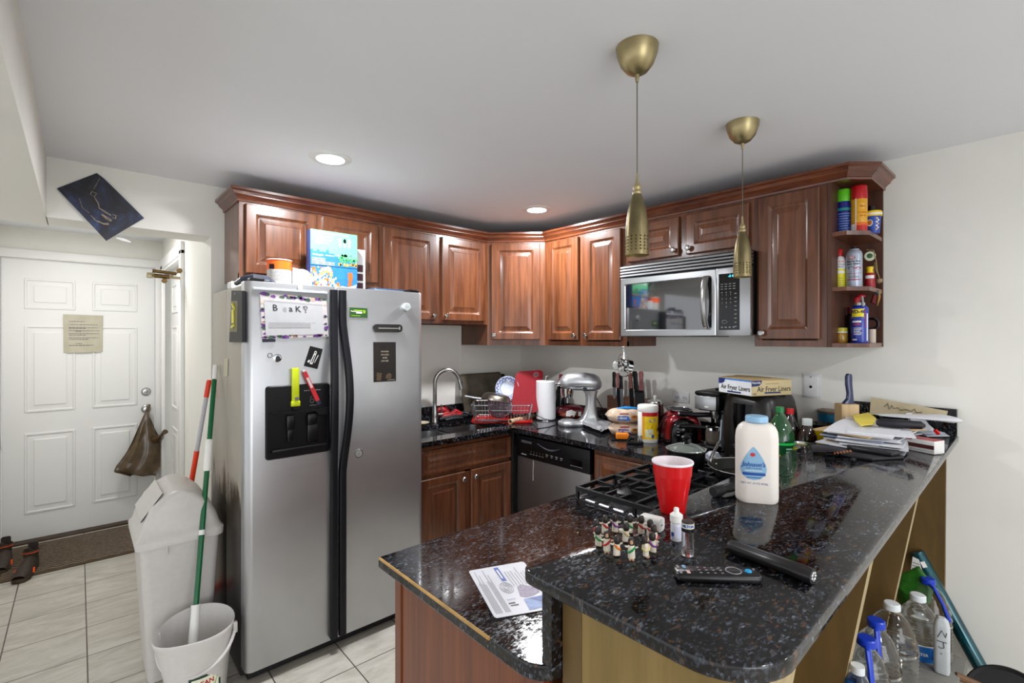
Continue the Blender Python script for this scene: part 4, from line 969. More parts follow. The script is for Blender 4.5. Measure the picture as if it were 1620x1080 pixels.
a, b_ = PY(481, 588, YF-.008), PY(502, 633, YF-.016)
def rod(g, a, b_, w_, th, mi=0):
    g.m = mi; d = (b_-a).normalized(); n_ = Vector((d.z, 0, -d.x)); rs = []
    for p in (a, b_): rs.append([p+n_*u+Vector((0, v, 0)) for u, v in rrect(-w_/2, w_/2, -th/2, th/2, th*.25, 2)])
    g.loft(rs)
g = G(); rod(g, a, b_, .020, .016); g.done('body', pm('tool_red', '#b8141f', .35), t)
g = G(); rod(g, a.lerp(b_, .2)+Vector((0, -.009, 0)), a.lerp(b_, .55)+Vector((0, -.009, 0)), .011, .002); g.box(a.x-.008, a.x+.004, a.y-.01, a.y+.006, a.z-.002, a.z+.008, b=.002); g.done('window', pm('tool_silver', '#c9b9b5', .3, .4), t)
g = G(); rod(g, b_, b_.lerp(a, -.13), .021, .018); g.done('end_cap', pm('navy', '#16182b', .4), t)
# level on the fridge side
XL = -2.2515
t = thing('spirit_level', 'black spirit level with yellow vials hanging on the fridge side', 'level', PX(376, 500, XL))
A_ = [PX(371, 459.5, XL), PX(388, 460, XL), PX(388, 541, XL), PX(367, 541, XL)]
g = G(); g.loft([A_, [p+Vector((-.012, 0, 0)) for p in A_]]); g.done('body', pm('level_black', '#1c1d20', .5, var=.1, spec=.3), t, smooth=False)
fnl = lambda u, v: A_[3]*(1-u)*(1-v)+A_[2]*u*(1-v)+A_[1]*u*v+A_[0]*(1-u)*v+Vector((-.0125, 0, 0))
g = G(); g.patch(.02, .62, .2, .8, fnl); g.done('label_plate', pm('level_olive', '#5e5615', .4), t, smooth=False)
for v_, tl in ((.70, .6), (.5, 0), (.31, -.2)):
    g = G(); c0 = fnl(.32, v_); 
    if v_ == .5: g.tube([c0+Vector((-.002, 0, -.03)), c0+Vector((-.002, 0, .03))], .007, 10)
    else: g.tube([c0+Vector((-.002, -.018, -.012*tl*1.5)), c0+Vector((-.002, .018, .012*tl*1.5))], .006, 10)
    g.done('vial', pm('vial_yellow', '#e3dc50', .15, coat=.5), t)
g = G(); c0 = fnl(.4, .94); g.lathe([(0, 0), (.005, 0), (.005, .002), (0, .002)], c0, 14, Matrix.Rotation(-PI/2, 4, 'Y')); g.done('hang_hole', pm('hole_grey', '#a9a6a0', .5), t)
# tape scrap on side
P = [PX(355, 567, XL), PX(361, 567, XL), PX(360, 595, XL), PX(354, 595, XL)]
g = G(); g.loft([P, [p+Vector((-.0006, 0, 0)) for p in P]]); tag(g.done('masking_tape', pm('tape_beige', '#b9b39a', .6)), 'small strip of old tape on the fridge side under the spirit level', 'tape')

# ---- things standing on top of the fridge
FT = FZ-.0115
def ftop(z): return z
cx_, cy_ = -2.053, -.5
t = thing('orange_canister', 'white canister with an orange band on top of the fridge', 'canister', (cx_, cy_, FT))
g = G(); g.lathe([(0, 0), (.055, 0), (.055, .125), (0, .125)], (cx_, cy_, FT), 40); g.done('body', pm('canister_white', '#bdbbb7', .35), t)
g = G(); g.lathe([(.0555, 0), (.0555, .042)], (cx_, cy_, FT+.094), 40, cap=False); g.lathe([(.056, .042), (.0575, .044), (.0575, .047), (.05, .047), (0, .045)], (cx_, cy_, FT+.094), 40, cap=False); 
g.m = 1; g.lathe([(.0572, .0), (.058, .003), (.056, .006), (0, .006)], (cx_, cy_, FT+.138), 40); g.done('orange_band', [pm('band_orange', '#ee5a14', .35), pm('lid_clear', '#b5b8b8', .25)], t)
g = G(); fnc = cylm((cx_, cy_, FT), .0562, camang(cx_, cy_)); g.patch(-.05, -.022, .095, .118, fnc, 4, 1, 0); g.m = 1
for k in range(7): g.patch(-.045, .03-.008*(k % 3), .083-k*.007, .085-k*.007, fnc, 6, 1)
g.done('printed_label', [BLACK, INKG], t)
cx2 = -1.955
WHITE2 = pm('dispenser_white', '#bfc1c2', .35); t = thing('white_dispenser_roll', 'white rounded plastic dispenser between the canister and the cereal box', 'dispenser', (cx2, -.5, FT))
g = G(); pr_ = [(-.045, 0), (.05, 0)]+[(.05*math.cos(k*PI/14), .055+.052*math.sin(k*PI/14)) for k in range(0, 9)]+[(-.045, .11)]
g.prism([(cx2+a, b_) for a, b_ in pr_], 0, 1, fn=lambda a, b_, c: (a, -.53+c*.06, FT+b_), b=0); g.done('housing', WHITE2, t, angle=40)
g = G(); g.lathe([(0, 0), (.024, 0), (.024, .003), (0, .003)], (cx2+.022, -.531, FT+.035), 24, Mx); g.done('side_disc', pm('disc_bluegrey', '#b7c3c9', .4), t)
# cereal box
x0, x1, yb = -1.885, -1.655, -.53
t = thing('cereal_box', 'tall green and blue cereal box standing on the fridge', 'cereal box', ((x0+x1)/2, -.5, FT))
zt_ = PY(488, 361, yb).z; x0 = PY(491, 400, yb).x; x1 = PY(565, 400, yb).x; H_ = zt_-FT
g = G(); g.box(x0, x1, yb, yb+.06, FT, zt_, b=.0015); g.done('carton', pm('carton_blue', '#3b4a86', .4, var=.1), t)
W_ = x1-x0; fn = lambda u, v: Vector((x0+u*W_, yb-.0006, FT+v*H_))
f2 = lambda u, v: Vector((x0+u*W_, yb-.0011, FT+v*H_)); f3 = lambda u, v: Vector((x0+u*W_, yb-.0016, FT+v*H_))
g = G(); g.patch(.0, 1, .55, 1, fn, m=0); g.patch(0, 1, 0, .43, fn, m=1); g.patch(0, 1, .42, .56, fn, m=2)
sk = [(0, .55), (0, .68), (.05, .68), (.05, .65), (.13, .65), (.13, .68), (.18, .68), (.18, .655), (.32, .655), (.32, .69), (.38, .69), (.38, .64), (.5, .64), (.5, .60), (.58, .60), (.58, .55)]
g.poly(sk, f2, 2)
g.patch(.11, .27, .78, .92, f2, m=3)
for k in range(3): g.patch(.30, .48-.04*k, .89-.05*k, .905-.05*k, f2, m=3)
g.patch(.17, .80, .955, .965, f2, m=3)
g.text("Kellogg's", .062, lambda u, v: f3(.15+u*1.0, .60+v*.6), 3, 0, 0, bold=.003, shear=.2); g.text('MINECRAFT', .036, lambda u, v: f3(.40+u*1.0, .60+v*.6), 3, 0, 0, bold=.002)
for k in range(2): g.patch(.03, .3, .535-.03*k, .55-.03*k, f3, m=3)
for k in range(3): g.patch(.03, .5, .485-.02*k, .493-.02*k, f3, m=4)
random.seed(11)
for k in range(60):   # painted countryside at right
    u = random.uniform(.6, .98); v = random.uniform(.46, .64); s_ = random.uniform(.015, .035)
    mi = 5 if v < .62 and v > .50 else (7 if v <= .50 else 0)
    g.poly([(u+s_*math.cos(j*PI/3), v+s_*.9*math.sin(j*PI/3)) for j in range(6)], f3 if k % 2 else f2, random.choice([mi, mi, 6 if mi == 5 else mi]))
for u_ in (.62, .72, .82):    # three little plain round figures
    g.poly([(u_+.035*math.cos(j*PI/4), .87+.04*math.sin(j*PI/4)) for j in range(8)], f3, 9 if u_ != .72 else 10); g.poly([(u_+.03*math.cos(j*PI/4), .80+.04*math.sin(j*PI/4)) for j in range(8)], f3, 3)
for k in range(150):  # cereal pieces in milk
    u = random.uniform(0, .74); v = random.uniform(0.005, .41)
    if u > .40+.3*(.42-v)/.42 : continue
    s_ = random.uniform(.02, .05); a_ = random.uniform(0, PI)
    g.poly([(min(.99, max(.004, u+s_*math.cos(j*PI/3+a_)*random.uniform(.6, 1))), min(.425, max(.002, v+s_*.8*math.sin(j*PI/3+a_)))) for j in range(6)],
        (lambda q: (lambda u, v: Vector((x0+u*W_, yb-.0011-q*.000008, FT+v*H_))))(k), random.choice([3, 3, 7, 7, 8, 4]))
g.poly([(.55, .06), (.66, .12), (.78, .10), (.99, .16), (.93, .02), (.80, .0), (.62, .01)], lambda u, v: Vector((x0+u*W_, yb-.0026, FT+v*H_)), 3)
g.poly([(.78, .34), (.88, .36), (.9, .28), (.86, .12), (.78, .10), (.8, .22)], lambda u, v: Vector((x0+u*W_, yb-.0026, FT+v*H_)), 8)
g.done('printed_front', [pm('print_mint', '#5fae80', .35), pm('print_sky', '#2767ac', .35, var=.15), pm('print_teal', '#2c6687', .35), pm('carton_print_white', '#b9bab8', .4), pm('print_cream', '#b5a27c', .4), pm('print_leaf', '#3f9a55', .4), pm('print_moss', '#8cc48f', .4),
    pm('print_gold', '#b58a48', .4), pm('print_orange', '#b05626', .4), pm('print_pink', '#e9b3a0', .4), BLACK], t, smooth=False)
xb = PY(572, 420, -.42).x
t = thing('white_carton', 'narrow white carton standing behind the cereal box on the fridge', 'carton', (xb-.04, -.42, FT))
zt2 = PY(572, 395, -.42).z; x9 = PY(578, 420, -.42).x
g = G(); g.box(x9-.10, x9, -.42, -.38, FT, zt2, b=.001); g.done('carton', pm('carton_white', '#d5d3cf', .4), t); g = G()
for k in range(3): g.box(x9-.06, x9-.014, -.4206, -.42, FT+.035+k*.05, FT+.075+k*.05)
g.done('printed_squares', pm('print_brownred', '#45202a', .4, var=.5, scale=60), t)
# flat tray and dark tool at ends
a = PY(655, 461, -.55)
t = thing('plastic_lid_tray', 'flat blue-edged plastic tray lying at the right end of the fridge top', 'tray', (-1.50, -.5, FT))
g = G(); rs = [[(x, y, z) for x, y in rrect(-1.62, -1.39, -.632, -.44, .02, 4)] for z in (FT, FT+.006)]; rs.append([(x, y, FT+.026) for x, y in rrect(-1.625, -1.385, -.634, -.435, .025, 4)]); g.loft(rs); g.done('tray', pm('tray_bluewhite', '#a9bccb', .3), t)
g = G(); g.tube([(x, y, FT+.026) for x, y in rrect(-1.625, -1.385, -.634, -.435, .025, 4)], .003, 6, closed=True); g.done('rim', pm('tray_rim', '#2d4e70', .35), t)
g = G(); q = [PY(352, 446, -.6), PY(386, 438, -.62), PY(400, 434, -.62), PY(413, 437, -.60), PY(422, 443, -.58)]
q = [(-2.243, -.52, FT+.016), (-2.235, -.60, FT+.028), (-2.20, -.63, FT+.036), (-2.14, -.62, FT+.034), (-2.10, -.60, FT+.014)]
g.tube(q, [.012, .014, .016, .016, .012], 8); tag(g.done('folded_strap', pm('strap_dark', '#2b2f3a', .4, var=.3)), 'dark folded strap at the left front corner of the fridge top', 'strap')
g = G(); g.box(-2.245, -2.20, -.42, -.34, FT+.001, FT+.035, b=.006); tag(g.done('white_plastic_block', WHITEP), 'small white plastic block at the left edge of the fridge top', 'plastic block')
# ================================================================ kitchen counter things
CZ = .9175; BZ = 1.0905
def stand(px, py, r, z=CZ):
    p = PZ(px, py, z); d = (p-CAMP); d.z = 0; d.normalize(); return p + d*r
RA = -math.radians(90-YAW)      # rotation whose local x points to the camera's right
def facing(x, y): return math.atan2(CAMP.y-y, CAMP.x-x) + PI/2   # local -y towards the camera
RED = pm('red_plastic', '#b3101c', .3, var=.06)
GLASS = pm('clear_glass', '#f2f5f5', .03, trans=1, var=0, ior=1.45)
YEL = pm('yellow_plastic', '#e9c40f', .35)
FOIL = pm('aluminium_foil', '#d3d5d9', .25, .75, var=.1, bump=1, scale=50)
# cream dish and blue sponge by the fridge
g = G(); c = (-1.035, -.135, CZ); g.lathe([(0, 0), (.03, 0), (.052, .012), (.05, .015), (.03, .006), (0, .005)], c, 28); tag(g.done('soap_dish', pm('cream_ceramic', '#cbbfa4', .3)), 'small cream dish on the counter between fridge and faucet', 'dish')
g = G(); g.tube([(-1.10, -.06, 1.02), (-1.03, -.05, 1.03), (-.985, -.05, 1.026)], [.014, .014, .008], 10); tag(g.done('scrub_brush_handle', pm('brush_blue', '#3f9bd6', .35)), 'light blue brush handle poking out beside the fridge above the dish', 'brush')
# gloves
t = thing('work_gloves', 'red and black rubber gloves heaped behind the faucet', 'gloves', (-.75, -.1, CZ))
GR = pm('glove_red', '#a0141a', .5, var=.6, scale=50, bump=.5); GB = pm('glove_black', '#14161b', .5, var=.3, scale=50, bump=.4)
g = G()
for k, (a, b_) in enumerate((((-.87, -.085, .99), (-.80, -.10, .975)), ((-.86, -.10, .955), (-.76, -.12, .95)), ((-.80, -.06, 1.0), (-.785, -.10, .94)), ((-.88, -.13, .94), (-.70, -.13, .945)), ((-.78, -.11, .965), (-.70, -.12, .955)))):
    g.tube([Vector(a), (Vector(a)+Vector(b_))/2+Vector((0, 0, .01)), Vector(b_)], [.018, .022, .016], 9)
g.noise(.008, 30); g.done('red_glove', GR, t, angle=60)
g = G()
for a, b_ in (((-.90, -.14, .935), (-.66, -.15, .938)), ((-.72, -.10, .95), (-.60, -.12, .945)), ((-.86, -.16, .93), (-.72, -.17, .93)), ((-.68, -.10, .955), (-.62, -.14, .935)), ((-.78, -.07, 1.0), (-.72, -.08, .97))):
    g.tube([Vector(a), (Vector(a)+Vector(b_))/2+Vector((0, 0, .006)), Vector(b_)], [.012, .016, .012], 9)
g.noise(.006, 30); g.done('black_glove', GB, t, angle=60)
# sheet pans leaning on the wall
def pan(name, label, corners, mat, t_=.018):
    c = corners; n_ = (c[1]-c[0]).cross(c[3]-c[0]).normalized()
    if n_.dot(CAMP-c[0]) < 0: n_ = -n_
    U = (c[1]-c[0]); V = (c[3]-c[0]); W, H2 = U.length, V.length; U.normalize(); V.normalize()
    g = G(); rs = []
    for ins, d, r in ((0, 0, .02), (0, .003, .02), (.010, .003, .018), (.022, -t_, .02), (.022, -t_-.002, .02), (.006, .0, .02)):
        rs.append([c[0]+U*u+V*v+n_*d for u, v in rrect(ins, W-ins, ins, H2-ins, r, 5)])
    rs2 = rs[2:4]
    g.loft([rs[0], rs[1], rs[2], rs[3]], True, True)
    return tag(g.done(name, mat), label, 'baking pan', 'baking pans by the sink')
SP = pm('used_sheet_pan', '#5c564b', .45, .5, var=.35, scale=8)
a0, a1, a2, a3 = PY(727, 657, -.11), PY(793, 651, -.10), PY(794, 592, -.045), PY(725, 589.5, -.045)
a0 = Vector((-.66, -.12, CZ+.012)); a1 = Vector((-.255, -.12, CZ+.012)); a3 = Vector((-.66, -.048, 1.235)); a2 = Vector((-.255, -.048, 1.235))
pan('sheet_pan', 'large brown baking sheet leaning against the wall behind the dish rack', [a0, a1, a2, a3], SP)
s_ = Vector((.06, .018, -.02)); pan('sheet_pan', 'black baking sheet leaning behind the brown one, mostly hidden', [a0+s_, a1+s_, a2+s_, a3+s_], pm('black_pan', '#171513', .35, .5, var=.3), .004)
# dish rack
t = thing('dish_rack', 'wire dish rack over a red drip tray in the counter corner', 'dish rack', (-.45, -.30, CZ))
RX0, RX1, RY0, RY1 = -.64, -.29, -.44, -.17
# rack is turned: build in a local frame
Tr = TR((-.525, -.385, CZ), RA); WIRE = pm('rack_wire', '#b9bcc0', .25, .9)
g = G(Tr); hw, hd = .21, .14
rim = rrect(-hw, hw, -hd, hd, .03, 4); g.tube([(x, y, .125) for x, y in rim], .0035, 6, closed=True)
low = rrect(-hw+.02, hw-.02, -hd+.02, hd-.02, .03, 4); g.tube([(x, y, .022) for x, y in low], .003, 6, closed=True)
g.tube([(x*.98, y*.98, .09) for x, y in rim], .002, 5, closed=True)
for k in range(17):
    x = -hw+.03+(2*hw-.06)*k/16
    for s_ in (-1, 1): g.tube([(x, s_*hd, .125), (x*.95, s_*(hd-.015), .05), (x*.93, s_*(hd-.02), .022)], .0018, 5)
    g.tube([(x*.93, -hd+.02, .022), (x*.93, hd-.02, .022)], .0016, 4)
for k in range(10):
    y = -hd+.03+(2*hd-.06)*k/9
    for s_ in (-1, 1): g.tube([(s_*hw, y, .125), (s_*(hw-.015), y*.95, .05), (s_*(hw-.02), y*.93, .022)], .0018, 5)
g.done('wire_basket', WIRE, t)
g = G(Tr); rs = [[(x, y, z) for x, y in rrect(-hw-i, hw+i, -hd-i, hd+i, .02, 4)] for i, z in ((-.005, .001), (0, .012), (.002, .013), (-.008, .012), (-.012, .006))]
g.loft(rs); g.done('drip_tray', pm('tray_red', '#c01512', .3), t)
# pan upside down in rack
t = thing('metal_pan', 'upturned metal pan with long handle resting on the dish rack', 'pan', PD(785, 630, 3.25))
pc = PD(785, 630, 3.34); g = G(); Mt = Matrix.Rotation(math.radians(9), 4, _F) 
g.lathe([(0, .03), (.075, .03), (.088, .022), (.10, 0), (.102, -.004), (.098, -.006), (.085, .015), (0, .022)], pc, 36, Mt); g.done('pan_body', steel('worn_pan', '#8e877c', .32, (9, 9, 9)), t)
g = G(); g.tube([pc+_R*(-.098)+Vector((0, 0, .0)), pc+_R*(-.15)+Vector((0, 0, .006)), pc+_R*(-.215)+Vector((0, 0, .018))], .0055, 8, flat=1.5); g.done('handle', WIRE, t)
bc = PD(789, 646, 3.38)
g = G(); Mb = Matrix.Rotation(math.radians(55), 4, Vector((_R.x, _R.y, 0))) @ Matrix.Rotation(.3, 4, 'Y'); g.lathe([(0, -.05), (.04, -.047), (.07, -.02), (.085, .02), (.09, .035), (.086, .035), (.08, .02), (.066, -.017), (.038, -.042), (0, -.045)], bc, 36, Mb)
tag(g.done('glass_bowl', pm('glass_pinkish', '#e7d3df', .05, trans=.85, var=.1)), 'clear glass bowl tilted in the front of the dish rack', 'bowl')
# blue and white bowl/plate
t = thing('patterned_bowl', 'blue and white patterned bowl standing in the dish rack', 'bowl', PD(803, 614, 3.45))
qc = PD(803, 614, 3.52); nrm = (CAMP-qc); nrm.z += .4; nrm.normalize(); nrm = (nrm - _R*.25).normalized(); Mq = nrm.to_track_quat('Z', 'Y').to_matrix().to_4x4()
g = G(); g.lathe([(0, -.02), (.035, -.02), (.06, -.005), (.085, .012), (.087, .015), (.083, .015), (.058, -.001), (.034, -.013), (0, -.014)], qc, 40, Mq); g.done('bowl', pm('china_white', '#cfd6e6', .15, var=.05), t)
g = G(); random.seed(2)
for k in range(34):
    a = 2*PI*k/34; r = .071+.006*(k % 2); u, v = r*math.cos(a), r*math.sin(a); z = .0065
    n = 6; g.f([g.v(qc+(Mq.to_3x3() @ Vector((u+.0065*math.cos(j*PI/3), v+.0065*math.sin(j*PI/3), z+.0006+(.007*(r-.068)/.01))))) for j in range(n)])
for r in (.054, .060, .082): g.tube([qc+(Mq.to_3x3() @ Vector((r*math.cos(k*PI/20), r*math.sin(k*PI/20), {.054: -.0025, .060: .0008, .082: .0148}[r]))) for k in range(40)], .0013, 5, closed=True)
g.done('blue_pattern', pm('china_blue', '#20408f', .2), t)
# red cutting board
t = thing('cutting_board', 'red plastic cutting board standing on end in the dish rack', 'cutting board', PD(833, 655, 3.4))
b0, b1, b2, b3 = PD(807, 656, 3.40), PD(852, 652, 3.46), PD(859, 583, 3.60), PD(817, 590, 3.52)
U = (b1-b0); W = U.length; U.normalize(); V = ((b3+b2)-(b0+b1))/2; H2 = V.length; V.normalize(); n_ = U.cross(V).normalized(); 
if n_.dot(CAMP-b0) < 0: n_ = -n_
g = G(); ou = rrect(0, W, 0, H2, .035, 6); hc = (W*.74, H2-.035); hole = [(hc[0]+.017*math.cos(-a), hc[1]+.017*math.sin(-a)) for a in [2*PI*k/28 for k in range(28)]]
def nearest_ring(poly, n):  # resample by angle about the hole
    out = []
    for k in range(n):
        a = -2*PI*k/n; d = Vector((math.cos(a), math.sin(a))); best = 9
        for i in range(len(poly)):
            p, q = Vector(poly[i-1]), Vector(poly[i]); e = q-p; den = d.x*e.y-d.y*e.x
            if abs(den) < 1e-9: continue
            w2 = p-Vector(hc); tt = (w2.x*e.y-w2.y*e.x)/den; ss = (w2.x*d.y-w2.y*d.x)/den
            if tt > 0 and 0 <= ss <= 1: best = min(best, tt)
        out.append((hc[0]+d.x*best, hc[1]+d.y*best))
    return out
n_s = 72; hole = [(hc[0]+.017*math.cos(-2*PI*k/n_s), hc[1]+.017*math.sin(-2*PI*k/n_s)) for k in range(n_s)]; out_ = nearest_ring(ou, n_s)
P3 = lambda u, v, d: b0+U*u+V*v+n_*d
rs = [[P3(u, v, d) for u, v in pl] for pl, d in ((hole, .005), (out_, .005), (out_, -.005), (hole, -.005))]; rs.append(rs[0]); g.loft(rs, False, False); g.done('board', pm('board_red', '#861722', .38, var=.08), t, angle=30)
g = G(); g.tube([P3(hc[0]+.019*math.cos(k*PI/12), hc[1]+.019*math.sin(k*PI/12), .005) for k in range(24)], .0025, 6, closed=True); g.done('hole_rim', pm('board_rim', '#c0606a', .4), t)
# cardboard roll, measuring spoons
g = G(); a, b_ = PZ(807, 667, CZ+.016), PZ(844, 657, CZ+.016); g.lathe([(.0165, 0), (.0165, (b_-a).length), (.013, (b_-a).length), (.013, 0), (.0165, 0)], a, 20, (b_-a).to_track_quat('Z', 'Y').to_matrix().to_4x4(), cap=False); tag(g.done('cardboard_tube', pm('cardboard', '#c3a987', .7)), 'beige cardboard tube lying in front of the red drip tray', 'tube')
t = thing('measuring_spoons', 'black measuring spoons on the counter edge beside the sink', 'spoons', PZ(795, 672, CZ))
for px, py in ((787, 673), (797, 672), (801, 669)):
    g = G(); c = PZ(px, py, CZ); g.lathe([(0, 0), (.013, .002), (.018, .009), (.016, .009), (.011, .004), (0, .003)], c+Vector((0, 0, .0005)), 18); g.tube([c+Vector((.01, .012, .008)), c+Vector((-.01, .075, .005))], .003, 5); g.done('spoon', BLACK, t)
# paper towels
c = stand(863.5, 666, .07)
t = thing('paper_towel_roll', 'white paper towel roll on a steel holder in the corner', 'paper towel roll', c)
g = G(); g.lathe([(.018, .008), (.068, .008), (.071, .012), (.071, .276), (.068, .28), (.018, .28)], c, 44, cap=False); g.patch(0, .05, .012, .276, lambda u, v: c+Vector((.0715*math.cos(facing(c.x, c.y)-PI/2-1.0+u*14), .0715*math.sin(facing(c.x, c.y)-PI/2-1.0+u*14), v)), 8, 1); g.done('roll', pm('towel_paper', '#dfe0e2', .8, var=.03, bump=.3, scale=120), t)
g = G(); g.lathe([(0, 0), (.072, 0), (.072, .005), (0, .006)], c, 36); g.cyl(c+Vector((0, 0, .005)), c+Vector((0, 0, .315)), .006, 12); g.tube([c+Vector((.0, 0, .31)), c+_R*.018+Vector((0, 0, .318)), c+_R*.02+Vector((0, 0, .295))], .0045, 8); g.done('holder', CHROME, t)
# power cord
g = G(); e = PZ(885, 668, CZ); g.tube([PX(905, 668, -.30) if False else e+Vector((.01, .0, .012)), PZ(873, 665, CZ+.02), PZ(860, 662, CZ+.05), PZ(846, 655, CZ+.07)], .0025, 6); g.tube([PZ(882, 671, CZ+.002), PZ(868, 675, CZ+.002), PZ(850, 678, CZ+.002), PZ(843, 670, CZ+.002)], .0025, 6)
tag(g.done('power_cord', BLACK), 'thin black power cord looping around the paper towel roll', 'cord')
# wine bottle
g = G(); c = PD(887.5, 640, 3.62); c.z = CZ; g.lathe([(0, 0), (.036, 0), (.037, .01), (.037, .19), (.03, .22), (.015, .245), (.013, .26)], c, 28, cap=False); g.m = 1; g.lathe([(.0145, .255), (.0145, .318), (0, .32)], c, 24)
tag(g.done('wine_bottle', [pm('bottle_dark', '#0b0d0f', .1, coat=.5), pm('capsule_red', '#8a1320', .3)]), 'dark wine bottle with a red neck capsule behind the paper towels', 'bottle')
# snack bags
def pouch(name, label, c, ux, hx, hy, hz, mats, deco=None, rz=0, cat='bag', group=None):
    T = TR(c, rz); t = thing(name, label, cat, c, rz, group); g = G(T); rs = []; n = 28
    for i in range(13):
        u = -1+2*i/12; s_ = max(0, 1-abs(u)**3)**.5; k = max(.06, s_)
        rs.append([(u*hx, hy*(.55+.45*k)*math.cos(2*PI*j/n), hz*(1+k*math.sin(2*PI*j/n))*1.0 - hz*(1-k)*0) for j in range(n)])
    g.loft(rs); g.noise(.006, 35); g.done('pack', mats[0], t, angle=70)
    if deco: deco(T, t, mats)
    return t
c = PZ(905, 664, CZ); c += Vector((.035, .02, 0))
def dsn(T, t, mats):
    g = G(T); f = lambda u, v: Vector((u, -.061+abs(v-.05)*.25, v)); g.poly([(-.06, .03), (.0, .025), (.015, .06), (-.02, .075), (-.055, .065)], f, 0); g.poly([(.03, .03), (.05, .03), (.05, .06), (.03, .06)], f, 0); g.done('printed_patch', [PAPER], t)
pouch('snack_bag', 'brown snack bag with white print lying behind the stand mixer base', c, None, .10, .055, .032, [pm('foil_brown', '#5f2412', .22, var=.4, scale=30, bump=.5, coat=.3)], dsn, RA)
c2 = c+Vector((.03, .05, .0)); pouch('snack_bag', 'flat dark red crinkled bag behind the brown snack bag', Vector((c2.x, c2.y, CZ)), None, .12, .05, .048, [pm('foil_red', '#5c1420', .22, var=.5, scale=25, bump=.6, coat=.3)], None, RA)
# stand mixer
DM = 3.27; mo = PD(915, 668, DM); mo.z = CZ; TM = TR(mo, RA)
SIL = pm('mixer_silver', '#bfc1c4', .32, .75, var=.03)
t = thing('stand_mixer', 'silver tilt-head stand mixer without bowl on the counter', 'stand mixer', mo, RA)
g = G(TM); rs = []
for s_, z in ((.94, .001), (1, .008), (1, .022), (.93, .03), (.80, .034)):
    pl = [( -.065+ .072*s_*math.cos(a), .072*s_*math.sin(a)) for a in [math.radians(d) for d in range(60, 301, 15)]] + [(.02, -.058*s_), (.11, -.06*s_), (.135*s_+.0, -.045*s_), (.14*s_, 0), (.135*s_, .045*s_), (.11, .06*s_), (.02, .058*s_)]
    rs.append([(x, y, z) for x, y in pl])
g.loft(rs); g.lathe([(.045, .034), (.045, .04), (.03, .042), (0, .042)], (-.07, 0, 0), 24); g.done('base', SIL, t)
g = G(TM); rs = []
for z, x0, x1, hw_ in ((.03, -.01, .135, .05), (.05, .015, .13, .042), (.08, .035, .125, .035), (.13, .048, .12, .031), (.18, .052, .12, .031), (.215, .045, .125, .034), (.235, .03, .13, .036)):
    rs.append([(x, y, z) for x, y in rrect(x0, x1, -hw_, hw_, .026, 5)])
g.loft(rs); g.done('column', SIL, t)
g = G(TM); rs = []
for x, r, zc in ((-.128, .014, .285), (-.122, .03, .287), (-.105, .048, .290), (-.075, .060, .292), (-.02, .065, .292), (.06, .065, .290), (.11, .060, .286), (.14, .046, .282), (.155, .02, .278)):
    rs.append([(x, r*.92*math.cos(a), zc+r*math.sin(a)*(1.0 if math.sin(a) > 0 else .86)) for a in [2*PI*k/28 for k in range(28)]])
g.loft(rs); g.done('head', SIL, t, angle=60)
g = G(TM); g.lathe([(.035, .0), (.043, .03), (.045, .06)], (-.075, 0, .19), 28, cap=False); g.lathe([(0, 0), (.033, 0), (.038, .02), (.04, .05), (0, .05)], (-.075, 0, .195), 28); g.cyl((-.072, 0, .15), (-.072, 0, .2), .0065, 12); g.done('beater_hub', CHROME, t)
g = G(TM); g.lathe([(.02, 0), (.021, .012), (.016, .014), (0, .014)], (-.126, 0, .283), 24, Matrix.Rotation(-PI/2, 4, 'Y')); g.lathe([(0, 0), (.009, 0), (.008, .016), (0, .017)], (-.14, -.0, .281), 14, Matrix.Rotation(-PI/2, 4, 'Y')); g.done('attachment_hub', CHROME, t)
g = G(TM); g.box(-.03, .10, -.0625, -.058, .262, .268); g.box(-.03, .10, .058, .0625, .262, .268); g.done('trim_band', CHROME, t); g = G(TM); g.cyl((.035, -.055, .255), (.035, -.07, .255), .007, 12); g.cyl((.02, -.06, .256), (.05, -.066, .254), .004, 8); g.done('speed_lever', BLACK, t)
g = G(TM); g.tube([(.10, .02, .22), (.14, .04, .16), (.19, .1, .08)], .003, 6); g.done('cord', BLACK, t)
# foil pan
pts = [(915.5, 667), (951, 680), (973, 671), (940, 659)]
P_ = [PZ(a, b_, CZ+.028) for a, b_ in pts]
t = thing('foil_covered_pan', 'black baking pan covered with aluminium foil in front of the mixer', 'pan', sum(P_, Vector())/4)
cc = sum(P_, Vector())/4; 
def rr4(k, z): return [Vector(((p.x-cc.x)*k+cc.x, (p.y-cc.y)*k+cc.y, z)) for p in P_]
g = G(); g.loft([rr4(.84, CZ), rr4(.97, CZ+.026), rr4(.93, CZ+.027)]); g.done('pan', BLACKM, t, smooth=False)
g = G(); n = 10
gr = [[None]*(n+1) for _ in range(n+1)]; random.seed(9)
for i in range(n+1):
    for j in range(n+1):
        u, v = i/n, j/n; p = P_[0]*(1-u)*(1-v)+P_[1]*u*(1-v)+P_[2]*u*v+P_[3]*(1-u)*v; p = cc+(p-cc)*1.04; ed = min(u, 1-u, v, 1-v)
        gr[i][j] = g.v(Vector((p.x, p.y, CZ+.031+random.uniform(-.004, .005)+(-.010 if ed == 0 else .006))))
for i in range(n):
    for j in range(n): g.f([gr[i][j], gr[i+1][j], gr[i+1][j+1], gr[i][j+1]])
g.done('foil', FOIL, t, smooth=True, angle=15)
